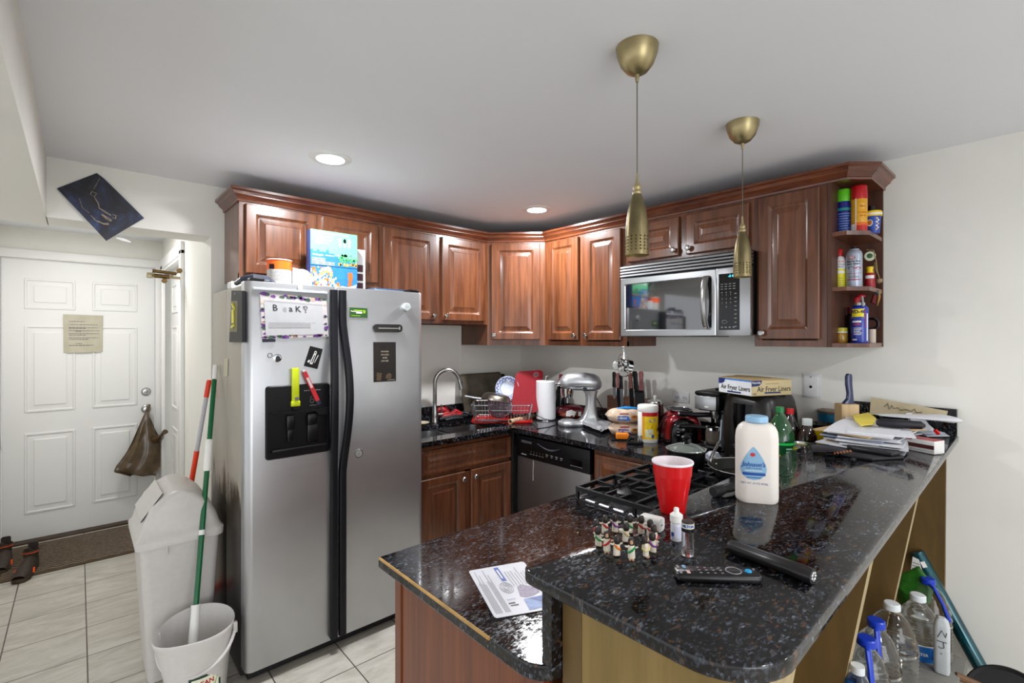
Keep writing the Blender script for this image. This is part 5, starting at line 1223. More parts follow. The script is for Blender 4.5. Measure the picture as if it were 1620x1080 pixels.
# knife board
kx = -.105; ya, yb_ = PX(960.5, 620, kx).y, PX(1030, 620, kx).y; kz = 1.118
t = thing('magnetic_knife_stand', 'walnut magnetic knife stand against the right wall', 'knife stand', (-.07, (ya+yb_)/2, CZ))
WAL = wood('walnut', '#3a2013', '#6b4028', .4, .1, (4, 6, 30))
g = G(); g.box(kx, -.06, yb_, ya, CZ, kz, b=.003); g.box(-.10, -.03, yb_-.003, ya+.003, CZ, CZ+.012, b=.002); g.done('board', WAL, t)
def knife(px, pyt, pym, pyb, wpx, hm, label, bm, tilt=0, dark=False):
    x = kx-.008; a, m_, b_ = PX(px, pyt, x), PX(px+tilt*.5, pym, x), PX(px+tilt, pyb, x); w_ = abs(PX(px+wpx, pyt, x).y-a.y)
    t = thing('kitchen_knife', label, 'knife', b_, group='knives on the walnut stand')
    g = G(); rs = []
    for p, k in ((a, .6), (a.lerp(m_, .12), 1), (a.lerp(m_, .5), .8), (m_, 1.0)): rs.append([(p.x+u, p.y+v, p.z) for u, v in rrect(-.007, .007, -w_*k/2, w_*k/2, .005, 3)])
    g.loft(rs); g.done('handle', hm, t)
    g = G(); rs = []
    for p, k in ((m_, .9), (m_.lerp(b_, .1), 1.15), (m_.lerp(b_, .7), 1.0), (b_.lerp(m_, .04), .35), (b_, .05)): rs.append([(p.x+.005+u, p.y+v, p.z) for u, v in rrect(-.001, .001, -w_*k/2, w_*k/2, .001, 1)])
    g.loft(rs); g.done('blade', bm, t); return t
PINK = pm('handle_rosewood', '#8b5654', .45, var=.2, stretch=(1, 1, .1)); BRN = pm('handle_brown', '#6a3f33', .45, var=.2)
BL = pm('blade_steel', '#a8abb0', .22, .9, var=.05); BLD = pm('blade_dark', '#22252b', .25, .7)
knife(971.5, 588, 612, 632, 5, BLACK, 'small paring knife with black handle, leftmost on the walnut stand', BL)
knife(977, 590, 613, 645, 5, PINK, 'rosewood-handled knife second from the left on the walnut stand', BLD, 1)
knife(982.5, 588, 615, 648, 5, BLACK, 'black-handled knife with steel bolster below the measuring cups', BL, 1)
knife(997, 590, 614, 650, 6, BRN, 'brown curved-handle knife in the middle of the walnut stand', BLD, 2)
knife(1004, 587, 616, 650, 8, BLACK, 'thick black-handled knife right of centre on the walnut stand', BLD, 6)
knife(1014, 587, 617, 648, 7, PINK, 'rosewood-handled cleaver rightmost on the walnut stand', BLD, 1)
g = G(); a, b_ = PX(1005, 620, kx-.004), PX(1018.5, 650, kx-.004); g.box(kx-.007, kx-.001, b_.y, a.y, b_.z, a.z-.002); g.done('sheath', pm('sheath_black', '#101319', .4), t, smooth=False)
# measuring cups hanging
hk = Vector((-.325, PX(987, 545, -.325).y, 1.453))
t = thing('measuring_cups', 'steel measuring cups hanging on a hook under the wall cabinet', 'measuring cups', hk)
g = G(); g.tube([hk+Vector((0, 0, .004)), hk+Vector((0, 0, -.012)), hk+Vector((-.008, 0, -.022)), hk+Vector((0, 0, -.028)), hk+Vector((.008, 0, -.02))], .002, 6); g.box(hk.x-.008, hk.x+.008, hk.y-.008, hk.y+.008, 1.451, 1.4555); g.done('hook', pm('hook_clear', '#c9cdd4', .2), t)
for px, py, r, tl in ((976, 578, .027, -.6), (986, 574, .024, .2), (996, 579, .036, .5), (988, 587, .033, -.3)):
    c = PX(px, py, -.325); g = G(); ax = Vector((-.75, tl, .18)).normalized(); Mm = ax.to_track_quat('Z', 'Y').to_matrix().to_4x4()
    g.lathe([(0, -.015), (r*.85, -.015), (r, -.01), (r, .018), (r+.0015, .02), (r-.002, .02), (r-.002, -.008), (0, -.011)], c, 24, Mm)
    g.tube([c+Vector((0, 0, r*.8)), (c+hk)/2+Vector((0, (c.y-hk.y)*.15, 0)), hk+Vector((0, 0, -.025))], .0022, 5); g.done('cup', CHROME, t)
# french press
c = PD(1036, 690, 2.98); c.z = CZ
t = thing('french_press', 'glass french press with dark red contents behind the wipes tub', 'french press', c)
g = G(); g.lathe([(0, .004), (.045, .004), (.045, .195), (.043, .195), (.043, .008), (0, .008)], c, 32); g.done('beaker', pm('press_glass', '#4a1f22', .06, trans=.4, coat=.5), t)
g = G(); g.lathe([(.0455, 0), (.048, 0), (.048, .012), (.0455, .014)], c, 32, cap=False); g.lathe([(0, .215), (.02, .214), (.046, .203), (.048, .195), (.046, .185), (.0, .187)], c, 32)
for k in range(4): a = k*PI/2+.4; g.tube([c+Vector((.047*math.cos(a), .047*math.sin(a), .0)), c+Vector((.047*math.cos(a), .047*math.sin(a), .195))], .002, 5)
g.done('frame', CHROME, t); g = G(); g.lathe([(0, 0), (.006, 0), (.011, .012), (.009, .024), (0, .027)], c+Vector((0, 0, .214)), 16); g.done('plunger_knob', pm('knob_cream', '#e8e2d4', .4), t)
# wipes tub
c = stand(1025, 700.5, .054)
t = thing('wipes_tub', 'yellow tub of cleaning wipes with a white lid and red band', 'wipes tub', c)
g = G(); g.lathe([(0, 0), (.054, 0), (.056, .004), (.056, .170), (.054, .174), (0, .174)], c, 44); g.done('tub', WHITEP, t)
g = G(); g.lathe([(.056, .172), (.058, .176), (.058, .20), (.054, .207), (.04, .209), (0, .209)], c, 44); g.done('lid', WHITEP, t)
a0_ = camang(c.x, c.y); f1 = cylm(c, .0564, a0_); f2 = cylm(c, .0568, a0_)
g = G(); g.patch(-.034, .075, .02, .166, f1, 26, 1, 0); g.patch(-.034, .075, .148, .170, f2, 26, 1, 1); g.patch(-.034, -.018, .02, .148, f2, 6, 1, 2)
g.poly([(.026+.018*math.cos(k*PI/8), .125+.012*math.sin(k*PI/8)) for k in range(16)], f2, 3)
g.poly([(.035+.016*math.cos(k*PI/8), .085+.016*math.sin(k*PI/8)) for k in range(16)], f2, 4)
f3 = cylm(c, .0572, a0_); g.patch(-.016, .03, .03, .075, f2, 8, 1, 5); g.poly([(.012+.011*math.cos(k*PI/8), .066+.011*math.sin(k*PI/8)) for k in range(16)], f3, 6); g.patch(.02, .036, .028, .045, f3, 4, 1, 3)
g.patch(.005, .026, .048, .051, f3, 4, 1, 7); g.text('great value', .011, f3, 6, .026, .125)
g.done('label', [pm('label_yellow', '#edc715', .35), pm('band_red', '#b8101c', .35), pm('label_amber', '#e09a12', .35), pm('label_blue', '#2a4f9e', .35), pm('lemon', '#c99a10', .35), pm('label_pale', '#e6dfa8', .4), pm('label_sky', '#a9c4e6', .4), INKG], t)
# bread bags
BRD = pm('bread_bag', '#c9b29a', .25, var=.25, scale=26, coat=.4, bump=.3)
def bread(label, c, hx, hz, col, txt):
    def dd(T, t, mats):
        g = G(T); f = lambda u, v: Vector((u, -.0635+((v-hz)/hz)**2*.016, v)); f2 = lambda u, v: f(u, v)+Vector((0, -.001, 0))
        g.poly([(-.055, .024), (.022, .020), (.008, .048), (-.055, .050)], f, 0); g.text(txt, .017, f2, 1, -.022, .036, sx=.85, bold=.0006)
        g.patch(-.042, .012, .058, .066, f, 4, 1, 2); g.poly([(.045+.022*math.cos(k*PI/6), .042+.013*math.sin(k*PI/6)) for k in range(12)], f, 3); g.poly([(.045+.015*math.cos(k*PI/6), .044+.006*math.sin(k*PI/6)) for k in range(12)], f2, 4)
        g.done('printed_label', [pm('label_'+col[1:], col, .3), PAPER, pm('label_berry', '#9c2f45', .3), pm('bun_gold', '#b8801c', .4), pm('bun_brown', '#7a3f1a', .4)], t)
    return pouch('bread_bag', label, c, None, hx, .062, hz, [BRD], dd, RA+.05, 'bread bag', 'bread bags')
c = PZ(991, 692, CZ)+Vector((.045, .045, 0)); bread('lower bread bag with a purple label beside the wipes tub', c, .095, .041, '#4b1c8c', 'SOFT WHITE')
t = bread('upper bread bag with a blue label lying on the purple-labelled one', Vector((c.x-.005, c.y, CZ+.078)), .105, .046, '#1f6fd0', 'TEXAS')
g = G(TR((c.x, c.y, CZ+.078), RA)); g.tube([(-.05, -.02, .088), (0, -.03, .095), (.07, -.02, .088)], [.004, .008, .006], 7); g.done('blue_stripe', pm('label_cyan', '#1f8fe0', .3), t)
# orange block and sharpener
p = PZ(985, 697, CZ); t = thing('orange_sharpening_tool', 'small orange plastic tool on the counter before the bread', 'tool', p)
g = G(TR(p+Vector((.02, .02, 0)), RA+.12)); g.prism([(-.036, -.018), (.034, -.026), (.036, .01), (-.03, .02)], .006, .04, b=.006); g.done('body', pm('block_orange', '#f28414', .35), t); g = G(TR(p+Vector((.02, .02, 0)), RA)); g.tube([(-.065, -.03, .003), (-.02, -.02, .005), (.03, -.02, .004)], .004, 6); g.done('base_rail', BLACK, t)
p = PZ(1008, 703, CZ); t = thing('knife_sharpener', 'black and steel knife sharpener beside the wipes tub', 'knife sharpener', p); T = TR(p+Vector((.0, .01, 0)), RA+.1)
g = G(T); g.prism([(-.05, -.012), (.01, -.022), (.038, -.02), (.038, .018), (-.01, .018), (-.05, .012)], 0, .018, b=.004); g.tube([(-.045, 0, .018), (-.03, 0, .04), (-.012, 0, .036)], [.008, .013, .012], 8); g.done('body', BLACK, t)
for x in (-.006, .008, .024):
    g = G(T); g.tube([(x-.004, -.017, .014), (x-.002, -.016, .05), (x+.004, -.016, .05), (x+.007, -.017, .014)], .0025, 6); g.done('slot_plate', NICKEL, t)
# ---------------------------------------------------------------- toaster
tc_ = PD(1078, 690, 2.77); tc_.z = CZ; tr = RA-.10
t = thing('toaster', 'red and black two-slice toaster beside the coffee maker', 'toaster', tc_, tr); T = TR(tc_, tr)
TR_ = pm('toaster_red', '#8f0f1a', .18, .3, var=.05, coat=.6)
g = G(T); rs = []
for y, k in ((-.075, .9), (-.06, 1), (.10, 1), (.13, .93), (.145, .8)):
    pl = []
    for i in range(25):
        a = PI*i/24; pl.append((.098*k*math.cos(a)*(1 if abs(math.cos(a)) < .8 else 1), y, .03+.145*k*math.sin(a)**.6))
    pl += [(-.098*k, y, .012), (.098*k, y, .012)]; rs.append(pl)
g.loft(rs); g.done('shell', TR_, t, angle=50)
g = G(T); rs = []
for y, k in ((-.098, .70), (-.09, .8), (-.074, .84)):
    pl = [(.09*k*math.cos(PI*i/20)-.005, y, .022+.145*k*math.sin(PI*i/20)**.6) for i in range(21)] + [(-.09*k-.005, y, .01), (.09*k-.005, y, .01)]; rs.append(pl)
g.loft(rs); g.box(-.10, .10, -.09, .14, 0, .022, b=.006); g.done('front_panel', BLACKG, t, angle=50)
g = G(T); g.box(-.006, .012, -.101, -.096, .05, .13, b=.002); g.box(-.01, .03, -.125, -.10, .055, .07, b=.005); g.done('lever', BLACK, t)
g = G(T); g.lathe([(0, 0), (.014, 0), (.012, .012), (0, .013)], (.01, -.099, .036), 20, Mx)
for k in range(4): g.box(-.048, -.034, -.1, -.097, .05+k*.017, .056+k*.017)
g.done('dial_and_buttons', pm('button_grey', '#8e9196', .35), t)
g = G(T); g.prism([(x, y) for x, y in rrect(-.062, .062, -.05, .115, .05, 8)], .171, .179, b=.002); 
for x in (-.024, .024): g.box(x-.013, x+.013, -.035, .10, .177, .181)
g.done('slot_surround', [BLACKM], t); g = G(T); g.tube([(x*1.0, y, .179) for x, y in rrect(-.062, .062, -.05, .115, .05, 8)], .003, 6, closed=True); g.done('slot_rim', CHROME, t)
g = G(T); g.tube([(-.16, -.02, .02), (-.15, -.05, .06), (-.11, -.06, .14), (-.06, -.08, .165), (.0, -.10, .15), (.06, -.11, .09), (.085, -.11, .05)], .0035, 7); g.done('cord', BLACK, t)
# ---------------------------------------------------------------- coffee maker
cfx = -.33; ya, yb_ = PX(1100, 640, cfx).y, PX(1137, 640, cfx).y; cyy = (ya+yb_)/2; hw = (ya-yb_)/2
T = MWR(cyy, CZ); t = thing('espresso_machine', 'black and steel espresso coffee maker with a small glass carafe', 'coffee maker', (-.2, cyy, CZ))
g = G(T); g.box(-hw, hw, -.33, -.06, 0, .032, b=.012); g.box(-hw, hw, -.16, -.06, .032, .24, b=.008); g.done('base_and_column', BLACKG, t)
g = G(T); g.box(-hw-.004, hw+.004, -.328, -.06, .205, .30, b=.018); g.box(-hw-.006, hw+.006, -.332, -.05, .285, .308, b=.01); g.done('head', BLACK, t)
g = G(T); g.box(-hw-.002, hw-.012, -.334, -.325, .212, .283, b=.003); g.m = 1; g.box(-.01, .01, -.3355, -.334, .225, .231); g.done('steel_front', [STEELH, PAPER], t)
g = G(T); g.lathe([(0, 0), (.035, 0), (.04, .006), (.026, .01), (.016, .012), (.013, .034), (0, .036)], (.02, -.19, .308), 24); g.done('steam_cap', BLACKM, t)
g = G(T); g.lathe([(0, .0), (.025, 0), (.031, .02), (.031, .045), (0, .045)], (.01, -.25, .162), 24); g.cyl((.01, -.25, .14), (.01, -.25, .165), .007, 12); g.done('brew_head', NICKEL, t)
g = G(T); q0 = Vector((.0, -.27, .18)); g.tube([q0, q0+Vector((-.06, -.07, .0)), q0+Vector((-.13, -.10, .002))], [.012, .014, .015], 12); g.done('portafilter_handle', BLACK, t)
g = G(T); g.cyl(q0+Vector((-.13, -.10, .002)), q0+Vector((-.137, -.103, .002)), .0155, 14); g.done('handle_cap', CHROME, t)
tc2 = T @ Vector((.01, -.27, .033)); t2 = thing('glass_carafe', 'small glass coffee carafe with black handle on the espresso machine base', 'carafe', tc2); Tc = TR(tc2, -PI/2)
g = G(Tc); g.lathe([(0, 0), (.038, 0), (.043, .01), (.043, .07), (.041, .07), (.041, .012), (0, .003)], (0, 0, 0), 30); g.done('jug', pm('carafe_glass', '#d9cdbd', .04, trans=.9, var=0), t2)
g = G(Tc); g.lathe([(.041, .068), (.045, .07), (.045, .083), (.038, .088), (.03, .085), (.041, .08)], (0, 0, 0), 30, cap=False); g.done('collar', CHROME, t2)
g = G(Tc); g.tube([(-.03, -.02, .078), (-.09, -.06, .082), (-.14, -.09, .08)], [.008, .012, .013], 10); g.done('handle', BLACK, t2)
# ---------------------------------------------------------------- air fryer and box
ac = CAMP + _F*2.42 + _R*1.235; ac.z = CZ; af = facing(ac.x, ac.y)-.55
t = thing('air_fryer', 'large black air fryer under the liners box', 'air fryer', ac, af); T = TR(ac, af)
g = G(T); rs = []
for z, k in ((0, .92), (.01, .97), (.12, 1), (.22, .98), (.28, .92), (.305, .86), (.3165, .80)):
    rs.append([(x, y, z) for x, y in rrect(-.142*k, .142*k, -.15*k, .15*k, .085*k, 8)])
g.loft(rs); g.done('body', pm('fryer_black', '#15120f', .3, var=.1), t, angle=50)
g = G(T); rs = []
for z, k in ((.10, 1.0), (.2, 1.0), (.27, .965)):
    rs.append([(.06*u*k, -.151*k-.001+.03*abs(u)**3*.3, z) for u in [-1+2*i/10 for i in range(11)]])
g.loft(rs, False, False, closed=False); bmesh.ops.solidify(g.bm, geom=g.bm.faces[:], thickness=.003); g.done('glossy_window', BLACKG, t)
g = G(T); g.box(-.02, .02, -.215, -.145, .06, .085, b=.01); g.done('basket_handle', BLACKG, t)
Nn = CAMP+_F*2.25+_R*(379/768*2.25); Rr = CAMP+_F*2.32+_R*(442/768*2.32); Ll = CAMP+_F*2.47+_R*(343/768*2.47)
e1 = (Rr-Nn); e1.z = 0; W1 = e1.length; e1.normalize(); e2 = Vector((-e1.y, e1.x, 0)); W2 = .215; zb_ = CZ+.3175
brz = math.atan2(e1.y, e1.x); o_ = Vector((Nn.x, Nn.y, zb_)); T = TR(o_, brz)
t = thing('liners_box', 'cream and white box of air fryer liners on top of the air fryer', 'box', o_, brz)
g = G(T); g.box(0, W1, 0, W2, 0, .073, b=.001); g.m = 1; g.box(-.0005, .0, .001, W2-.001, .001, .072); g.done('carton', [pm('carton_cream', '#cdbb8e', .45, var=.03), pm('carton_white2', '#dfe2e4', .45)], t)
g = G(T); g.prism([(-.002, .0735), (W1/2, .082), (W1+.002, .0735), (W1+.002, .072), (-.002, .072)], -.002, W2+.002, fn=lambda a, b_, c: (a, c, b_)); g.done('lid_flap', pm('carton_lid', '#a98f63', .5), t, smooth=False)
g = G(T); ff = lambda u, v: Vector((u, -.0008, v)); fs = lambda u, v: Vector((-.0012, W2-u, v)); fs2 = lambda u, v: Vector((-.0016, W2-u, v)); ff2 = lambda u, v: Vector((u, -.0013, v))
g.text('Air Fryer Liners', .034, ff, 0, W1*.56, .030, sx=.9, bold=.0004); g.text('Air Fryer Liners', .032, fs2, 0, W2*.52, .030, sx=.92, bold=.0004)
q = [(.0, .072), (.06, .072), (.056, .058), (.042, .047), (.0, .044)]
g.poly(q, ff, 1); g.poly([(a, b_) for a, b_ in [(.0, .072), (.045, .072), (.04, .055), (.025, .046), (.0, .044)]], fs2, 1)
g.text('Reynolds', .013, ff2, 2, .027, .062, bold=.0003)
g.patch(.075, .17, .010, .017, ff, m=1); g.patch(.06, .15, .006, .013, fs2, m=1); g.patch(.03, W2, .066, .0725, fs2, m=3); g.text('100', .014, ff, 0, .016, .009); g.patch(.08, .16, .054, .057, ff, m=4)
g.done('printed_text', [pm('text_brown', '#3a3126', .5), pm('label_navy', '#1d2e6b', .4), PAPER, pm('label_brightblue', '#1f7fe0', .35), pm('text_tan', '#a58f63', .5)], t, smooth=False)
# ---------------------------------------------------------------- saucepan, frying pan on cooktop
GT = .9655
pc = Vector((-.862, -1.975, GT)); t = thing('saucepan', 'black saucepan with a glass lid on the back burner', 'saucepan', pc)
g = G(); g.lathe([(0, 0), (.066, 0), (.074, .008), (.078, .066), (.080, .068), (.076, .068), (.071, .01), (0, .004)], pc, 40); g.done('pot', BLACK, t)
g = G(); g.lathe([(.081, .069), (.081, .073), (.077, .074), (.06, .084), (.03, .093), (0, .095), (0, .092), (.03, .09), (.076, .07)], pc, 40); g.done('glass_lid', pm('lid_glass', '#9aa39c', .05, trans=.55, coat=.5), t)
g = G(); g.tube([(pc.x+.080*math.cos(k*PI/20), pc.y+.080*math.sin(k*PI/20), pc.z+.0725) for k in range(40)], .0025, 6, closed=True); g.done('lid_rim', CHROME, t)
g = G(); g.lathe([(0, .093), (.016, .094), (.008, .10), (.008, .108), (.019, .115), (.02, .122), (.012, .128), (0, .129)], pc, 24); g.done('lid_knob', BLACK, t)
g = G(); g.tube([pc+Vector((.07, .02, .055)), pc+Vector((.12, .05, .06)), pc+Vector((.2, .09, .065))], .009, 8); g.done('handle', BLACK, t)
pc = Vector((-.865, -2.225, GT)); t = thing('frying_pan', 'dark non-stick frying pan on the front right burner behind the powder bottle', 'frying pan', pc)
g = G(); g.lathe([(0, 0), (.10, 0), (.112, .008), (.138, .043), (.140, .045), (.136, .045), (.108, .010), (0, .004)], pc, 44); g.done('pan', pm('nonstick', '#1b1a17', .35, .3), t)
g = G(); g.tube([(pc.x+.139*math.cos(k*PI/22), pc.y+.139*math.sin(k*PI/22), pc.z+.045) for k in range(44)], .0022, 6, closed=True); g.done('rim', CHROME, t)
hd = Vector((-.25, 1, 0)).normalized(); hh_ = PD(1138, 699, 2.12) 
g = G(); s0 = pc+Vector((-.02, .134, .036)); g.tube([s0, s0.lerp(hh_, .3)+Vector((0, 0, .012)), hh_], [.006, .010, .011], 10, flat=.6); g.done('handle', NICKEL, t)
g = G(); g.lathe([(0, 0), (.006, 0), (.004, .004), (0, .005)], pc+Vector((.0, .118, .032)), 12, Matrix.Rotation(PI/2, 4, 'X')); g.done('rivet', CHROME, t)
# ---------------------------------------------------------------- bottles behind the bar
def bottle(name, label, c, prof, mat, cap, capm, cat='bottle', seg=32, group=None):
    t = thing(name, label, cat, c, group=group); g = G(); g.lathe(prof, c, seg); g.done('bottle_body', mat, t)
    g = G(); g.lathe(cap, c, 24); 
    g.done('cap', capm, t); return t
c = PD(1163, 715, 2.42); c.z = CZ
t = bottle('honey_bottle', 'amber honey bottle with a yellow cap left of the powder bottle', c, [(0, 0), (.033, 0), (.036, .006), (.036, .11), (.032, .13), (.022, .142), (.022, .15), (0, .15)], pm('honey', '#7a2c0c', .1, trans=.25, coat=.6), [(0, .15), (.026, .15), (.026, .175), (.02, .18), (0, .18)], YEL)
g = G(); f = cylm(c, .0365, camang(c.x, c.y)); g.patch(-.035, .035, .03, .08, f, 10, 1); g.done('paper_label', PAPER, t)
c = PD(1234, 700, 1.97); c.z = CZ
GG = pm('green_bottle', '#1d6a33', .05, trans=.55, coat=.6, var=.05)
t = bottle('green_soda_bottle', 'big green plastic soda bottle standing behind the bar', c, [(0, .004), (.045, 0), (.054, .012), (.055, .05), (.0545, .17), (.05, .205), (.038, .24), (.022, .27), (.0135, .284), (.0135, .292), (0, .292)], GG, [(0, .288), (.0155, .288), (.0155, .307), (.0135, .309), (0, .309)], pm('cap_green', '#0f7a3e', .3))
f = cylm(c, .0556, camang(c.x, c.y)); f2 = cylm(c, .0562, camang(c.x, c.y))
g = G(); g.patch(-.085, .085, .05, .17, f, 26, 1, 0); g.patch(-.085, .085, .163, .172, f2, 26, 1, 1)
for k in range(5): g.patch(.022, .05, .146-k*.012, .152-k*.012, f2, 5, 1, 2)
g.poly([(-.01, .09), (.0, .13), (.01, .09)], f2, 3); g.poly([(-.01, .075), (.008, .085), (.002, .1)], f2, 2)
g.done('label', [pm('label_darkgreen', '#0b4a25', .35, var=.15), pm('label_brightgreen', '#1fc050', .35), pm('label_mint', '#9fcfae', .4), pm('label_yellow', '#edc715', .35)], t)
c = PD(1250, 680, 2.18); c.z = CZ
bottle('cola_bottle', 'dark soda bottle with a red cap behind the green one', c, [(0, 0), (.04, 0), (.045, .01), (.045, .16), (.035, .2), (.016, .235), (.0125, .25), (0, .25)], pm('cola', '#140806', .08, coat=.6), [(0, .248), (.0155, .248), (.0155, .272), (0, .273)], pm('cap_red', '#c4161c', .3))
c = PD(1277, 690, 2.12); c.z = CZ
bottle('brown_bottle', 'squat brown bottle with a white cap beside the black bowls', c, [(0, 0), (.036, 0), (.04, .01), (.04, .13), (.036, .165), (.024, .195), (.016, .21), (0, .21)], pm('syrup_brown', '#2b1608', .08, trans=.3, coat=.5), [(0, .208), (.0195, .208), (.0195, .236), (0, .237)], pm('cap_white', '#dfe4e2', .3))
c = PD(1268, 700, 1.93); c.z = CZ
t = thing('yellow_tin', 'yellow-green tin can with its metal rim open in front of the brown bottle', 'tin can', c)
g = G(); g.lathe([(0, 0), (.042, 0), (.042, .16), (.040, .162)], c, 36); g.done('can_body', pm('tin_yellowgreen', '#a9a81f', .35, var=.1), t)
g = G(); g.lathe([(.040, .158), (.044, .160), (.044, .168), (.040, .17), (.037, .164), (.037, .06), (0, .06)], c, 36, cap=False); g.done('rim', CHROME, t)
c = PD(1292, 686, 2.12); c.z = CZ; T = TR(c, RA)
g = G(T); rs = [[(k*x, y*k, z) for x, y in rrect(-.03, .03, -.015, .015, .01, 3)] for z, k in ((0, .9), (.1, 1), (.17, 1.1), (.185, 1.15))]; g.loft(rs); g.noise(.004, 30); tag(g.done('yellow_packet', YEL), 'crumpled yellow packet standing between the brown bottle and the paper pile', 'packet')
# white slim board
a = PD(1141, 712, 2.52); a.z = CZ; T = TR(a, RA+.5) @ Matrix.Rotation(.10, 4, 'Y')
g = G(T); g.box(-.016, .016, -.004, .004, .003, .165, b=.003); tag(g.done('white_slim_board', pm('board_pale', '#b9c4cf', .35)), 'slim pale grey plastic board standing upright before the air fryer', 'board')
g = G(); c = PD(1128, 722, 2.35); c.z = CZ; g.lathe([(0, 0), (.03, .0), (.035, .02), (.02, .04), (0, .03)], c, 14); g.noise(.012, 40); tag(g.done('crumpled_wrapper', pm('clear_wrap', '#bfc3cc', .2, var=.3, trans=.2)), 'crumpled clear wrapper near the frying pan handle', 'wrapper')
# tins and black bowls at the wall end of the low counter
c = PD(1300, 665, 2.23); c.z = CZ
t = thing('black_bowls', 'stack of shiny black bowls near the phone socket', 'bowls', c)
for k in range(3):
    g = G(); z = .115+k*.024; g.lathe([(0, z), (.045, z), (.062, z+.03), (.063, z+.034), (.059, z+.034), (.04, z+.006), (0, z+.005)], c, 36); g.done('bowl', BLACKG, t)
g = G(); g.lathe([(0, 0), (.05, 0), (.055, .01), (.05, .115), (0, .116)], c, 30); tag(g.done('black_tub', BLACK), 'black tub hidden under the shiny black bowls', 'tub')
c = PD(1322, 660, 2.38); c.z = CZ
t = thing('round_tin', 'round blue and brown tin stack behind the black bowls', 'tin', c)
g = G(); g.lathe([(0, 0), (.072, 0), (.072, .16), (0, .16)], c, 40); g.done('lower_tin', BLACKM, t)
g = G(); g.lathe([(0, .161), (.075, .161), (.075, .222), (0, .222)], c, 40); g.done('blue_tin', pm('tin_blue', '#1c6f96', .3, var=.2), t)
g = G(); g.lathe([(0, .223), (.078, .223), (.078, .232), (.06, .238), (0, .238)], c, 40); g.done('brown_lid', pm('lid_brown', '#6e5a4a', .4, var=.2), t)

# ---------------------------------------------------------------- wall plates
PLATE = pm('plate_white', '#d9d9da', .35)
y0, y1 = PX(1091, 630, 0).y, PX(1064, 630, 0).y; z0, z1 = 1.108, 1.172
t = thing('wall_outlet', 'white horizontal double wall outlet above the toaster', 'outlet', (-.005, (y0+y1)/2, 1.14)); T = MWR((y0+y1)/2, 1.14)
g = G(T); g.box(-(y1-y0)/2, (y1-y0)/2, -.006, -.0005, -.034, .034, b=.003); g.done('plate', PLATE, t)
for x in (-.024, .024):
    g = G(T); g.lathe([(0, .0055), (.015, .0055), (.015, .009), (0, .009)], (x, 0, 0), 20, Mx); g.m = 1
    for dx in (-.006, .006): g.box(x+dx-.0045*.3, x+dx+.0045*.3, -.0098, -.0088, -.004, .005)
    g.box(x-.002, x+.002, -.0098, -.0088, -.010, -.006); g.done('socket', [PLATE, BLACK], t)
y0, y1 = PX(1300, 610, 0).y, PX(1269, 610, 0).y; zc = (PX(1285, 592, 0).z+PX(1285, 628, 0).z)/2
t = thing('phone_plate', 'old white phone jack plate on the wall behind the black bowls', 'wall plate', (-.005, (y0+y1)/2, zc)); T = MWR((y0+y1)/2, zc)
g = G(T); g.box(-.042, .042, -.004, -.0005, -.062, .062, b=.002); g.box(-.034, .030, -.010, -.004, -.054, .052, b=.003); g.done('plate', PLATE, t)
g = G(T); g.lathe([(0, .010), (.007, .010), (.007, .011), (0, .011)], (-.002, 0, -.005), 16, Mx); g.lathe([(0, .010), (.003, .010), (.003, .0105), (0, .0108)], (-.002, 0, .045), 10, Mx); g.done('jack_hole', BLACK, t)

# ================================================================ on the raised bar
# powder bottle
c = stand(1197, 796, .027, BZ); rz = facing(c.x, c.y)+.18
t = thing('powder_bottle', 'white plastic powder bottle with light blue cap standing on the bar', 'bottle', c, rz); T = TR(c, rz)
g = G(T); rs = []
for z, k, r in ((0, .93, .026), (.004, .985, .0275), (.012, 1, .0275), (.16, 1.0, .0275), (.178, .965, .027), (.190, .86, .026), (.198, .68, .024), (.2, .45, .022)):
    rs.append([(x, y, z) for x, y in rrect(-.050*k, .050*k, -.0275*min(1, k+.05), .0275*min(1, k+.05), .0262*min(1, k+.05), 8)])
g.loft(rs); g.done('bottle', pm('powder_white', '#e2dbd3', .4, var=.01), t, angle=60)
g = G(T); g.lathe([(0, .2), (.0235, .2), (.0265, .202), (.0265, .213), (.025, .216), (0, .217)], (0, 0, 0), 36); g.done('cap', pm('cap_blue', '#8fb9d8', .35), t)
g = G(T); f = lambda u, v: Vector((u-.012, -.0281+.0262-math.sqrt(max(1e-9, .0262**2-min(.026, max(0, abs(u-.012)-.0238))**2)), v)); f2 = lambda u, v: f(u, v)+Vector((0, -.0006, 0))
def dropw(v):     # half width of the teardrop at height v
    if v < .088: return .030*math.sqrt(max(0, 1-((v-.088)/.030)**2))
    q_ = (v-.088)/.054; return .030*max(0, math.cos(q_*PI/2))**.5*(1-q_)**.35 if q_ < 1 else 0
nr = 30; zz_ = [.058+.084*k/nr for k in range(nr+1)]; rows = [[g.v(f(dropw(v)*(-1+2*i/12), v)) for i in range(13)] for v in zz_]
for j in range(nr):
    for i in range(12): g.f([rows[j][i], rows[j][i+1], rows[j+1][i+1], rows[j+1][i]])
g.poly([(-.002+.006*math.cos(k*PI/5), .122+.0048*math.sin(k*PI/5)) for k in range(10)], f2, 1)
g.text("Johnson's", .0155, f2, 2, 0, .097, sx=.88, bold=.0004, shear=.25); g.text('BABY POWDER', .0052, f2, 2, .001, .0875); g.patch(-.025, .027, .070, .077, f2, 6, 1, 2); g.patch(-.016, .017, .0635, .0655, f2, 4, 1, 2); g.patch(-.02, .02, .081, .0822, f2, 4, 1, 3)
g.text('NET WT. 22 OZ (623g)', .0062, f, 2, .002, .050)
g.done('printed_label', [pm('drop_blue', '#86b0cf', .35), pm('print_red', '#c22430', .4), pm('print_blue', '#1c4f9c', .4), PAPER], t)
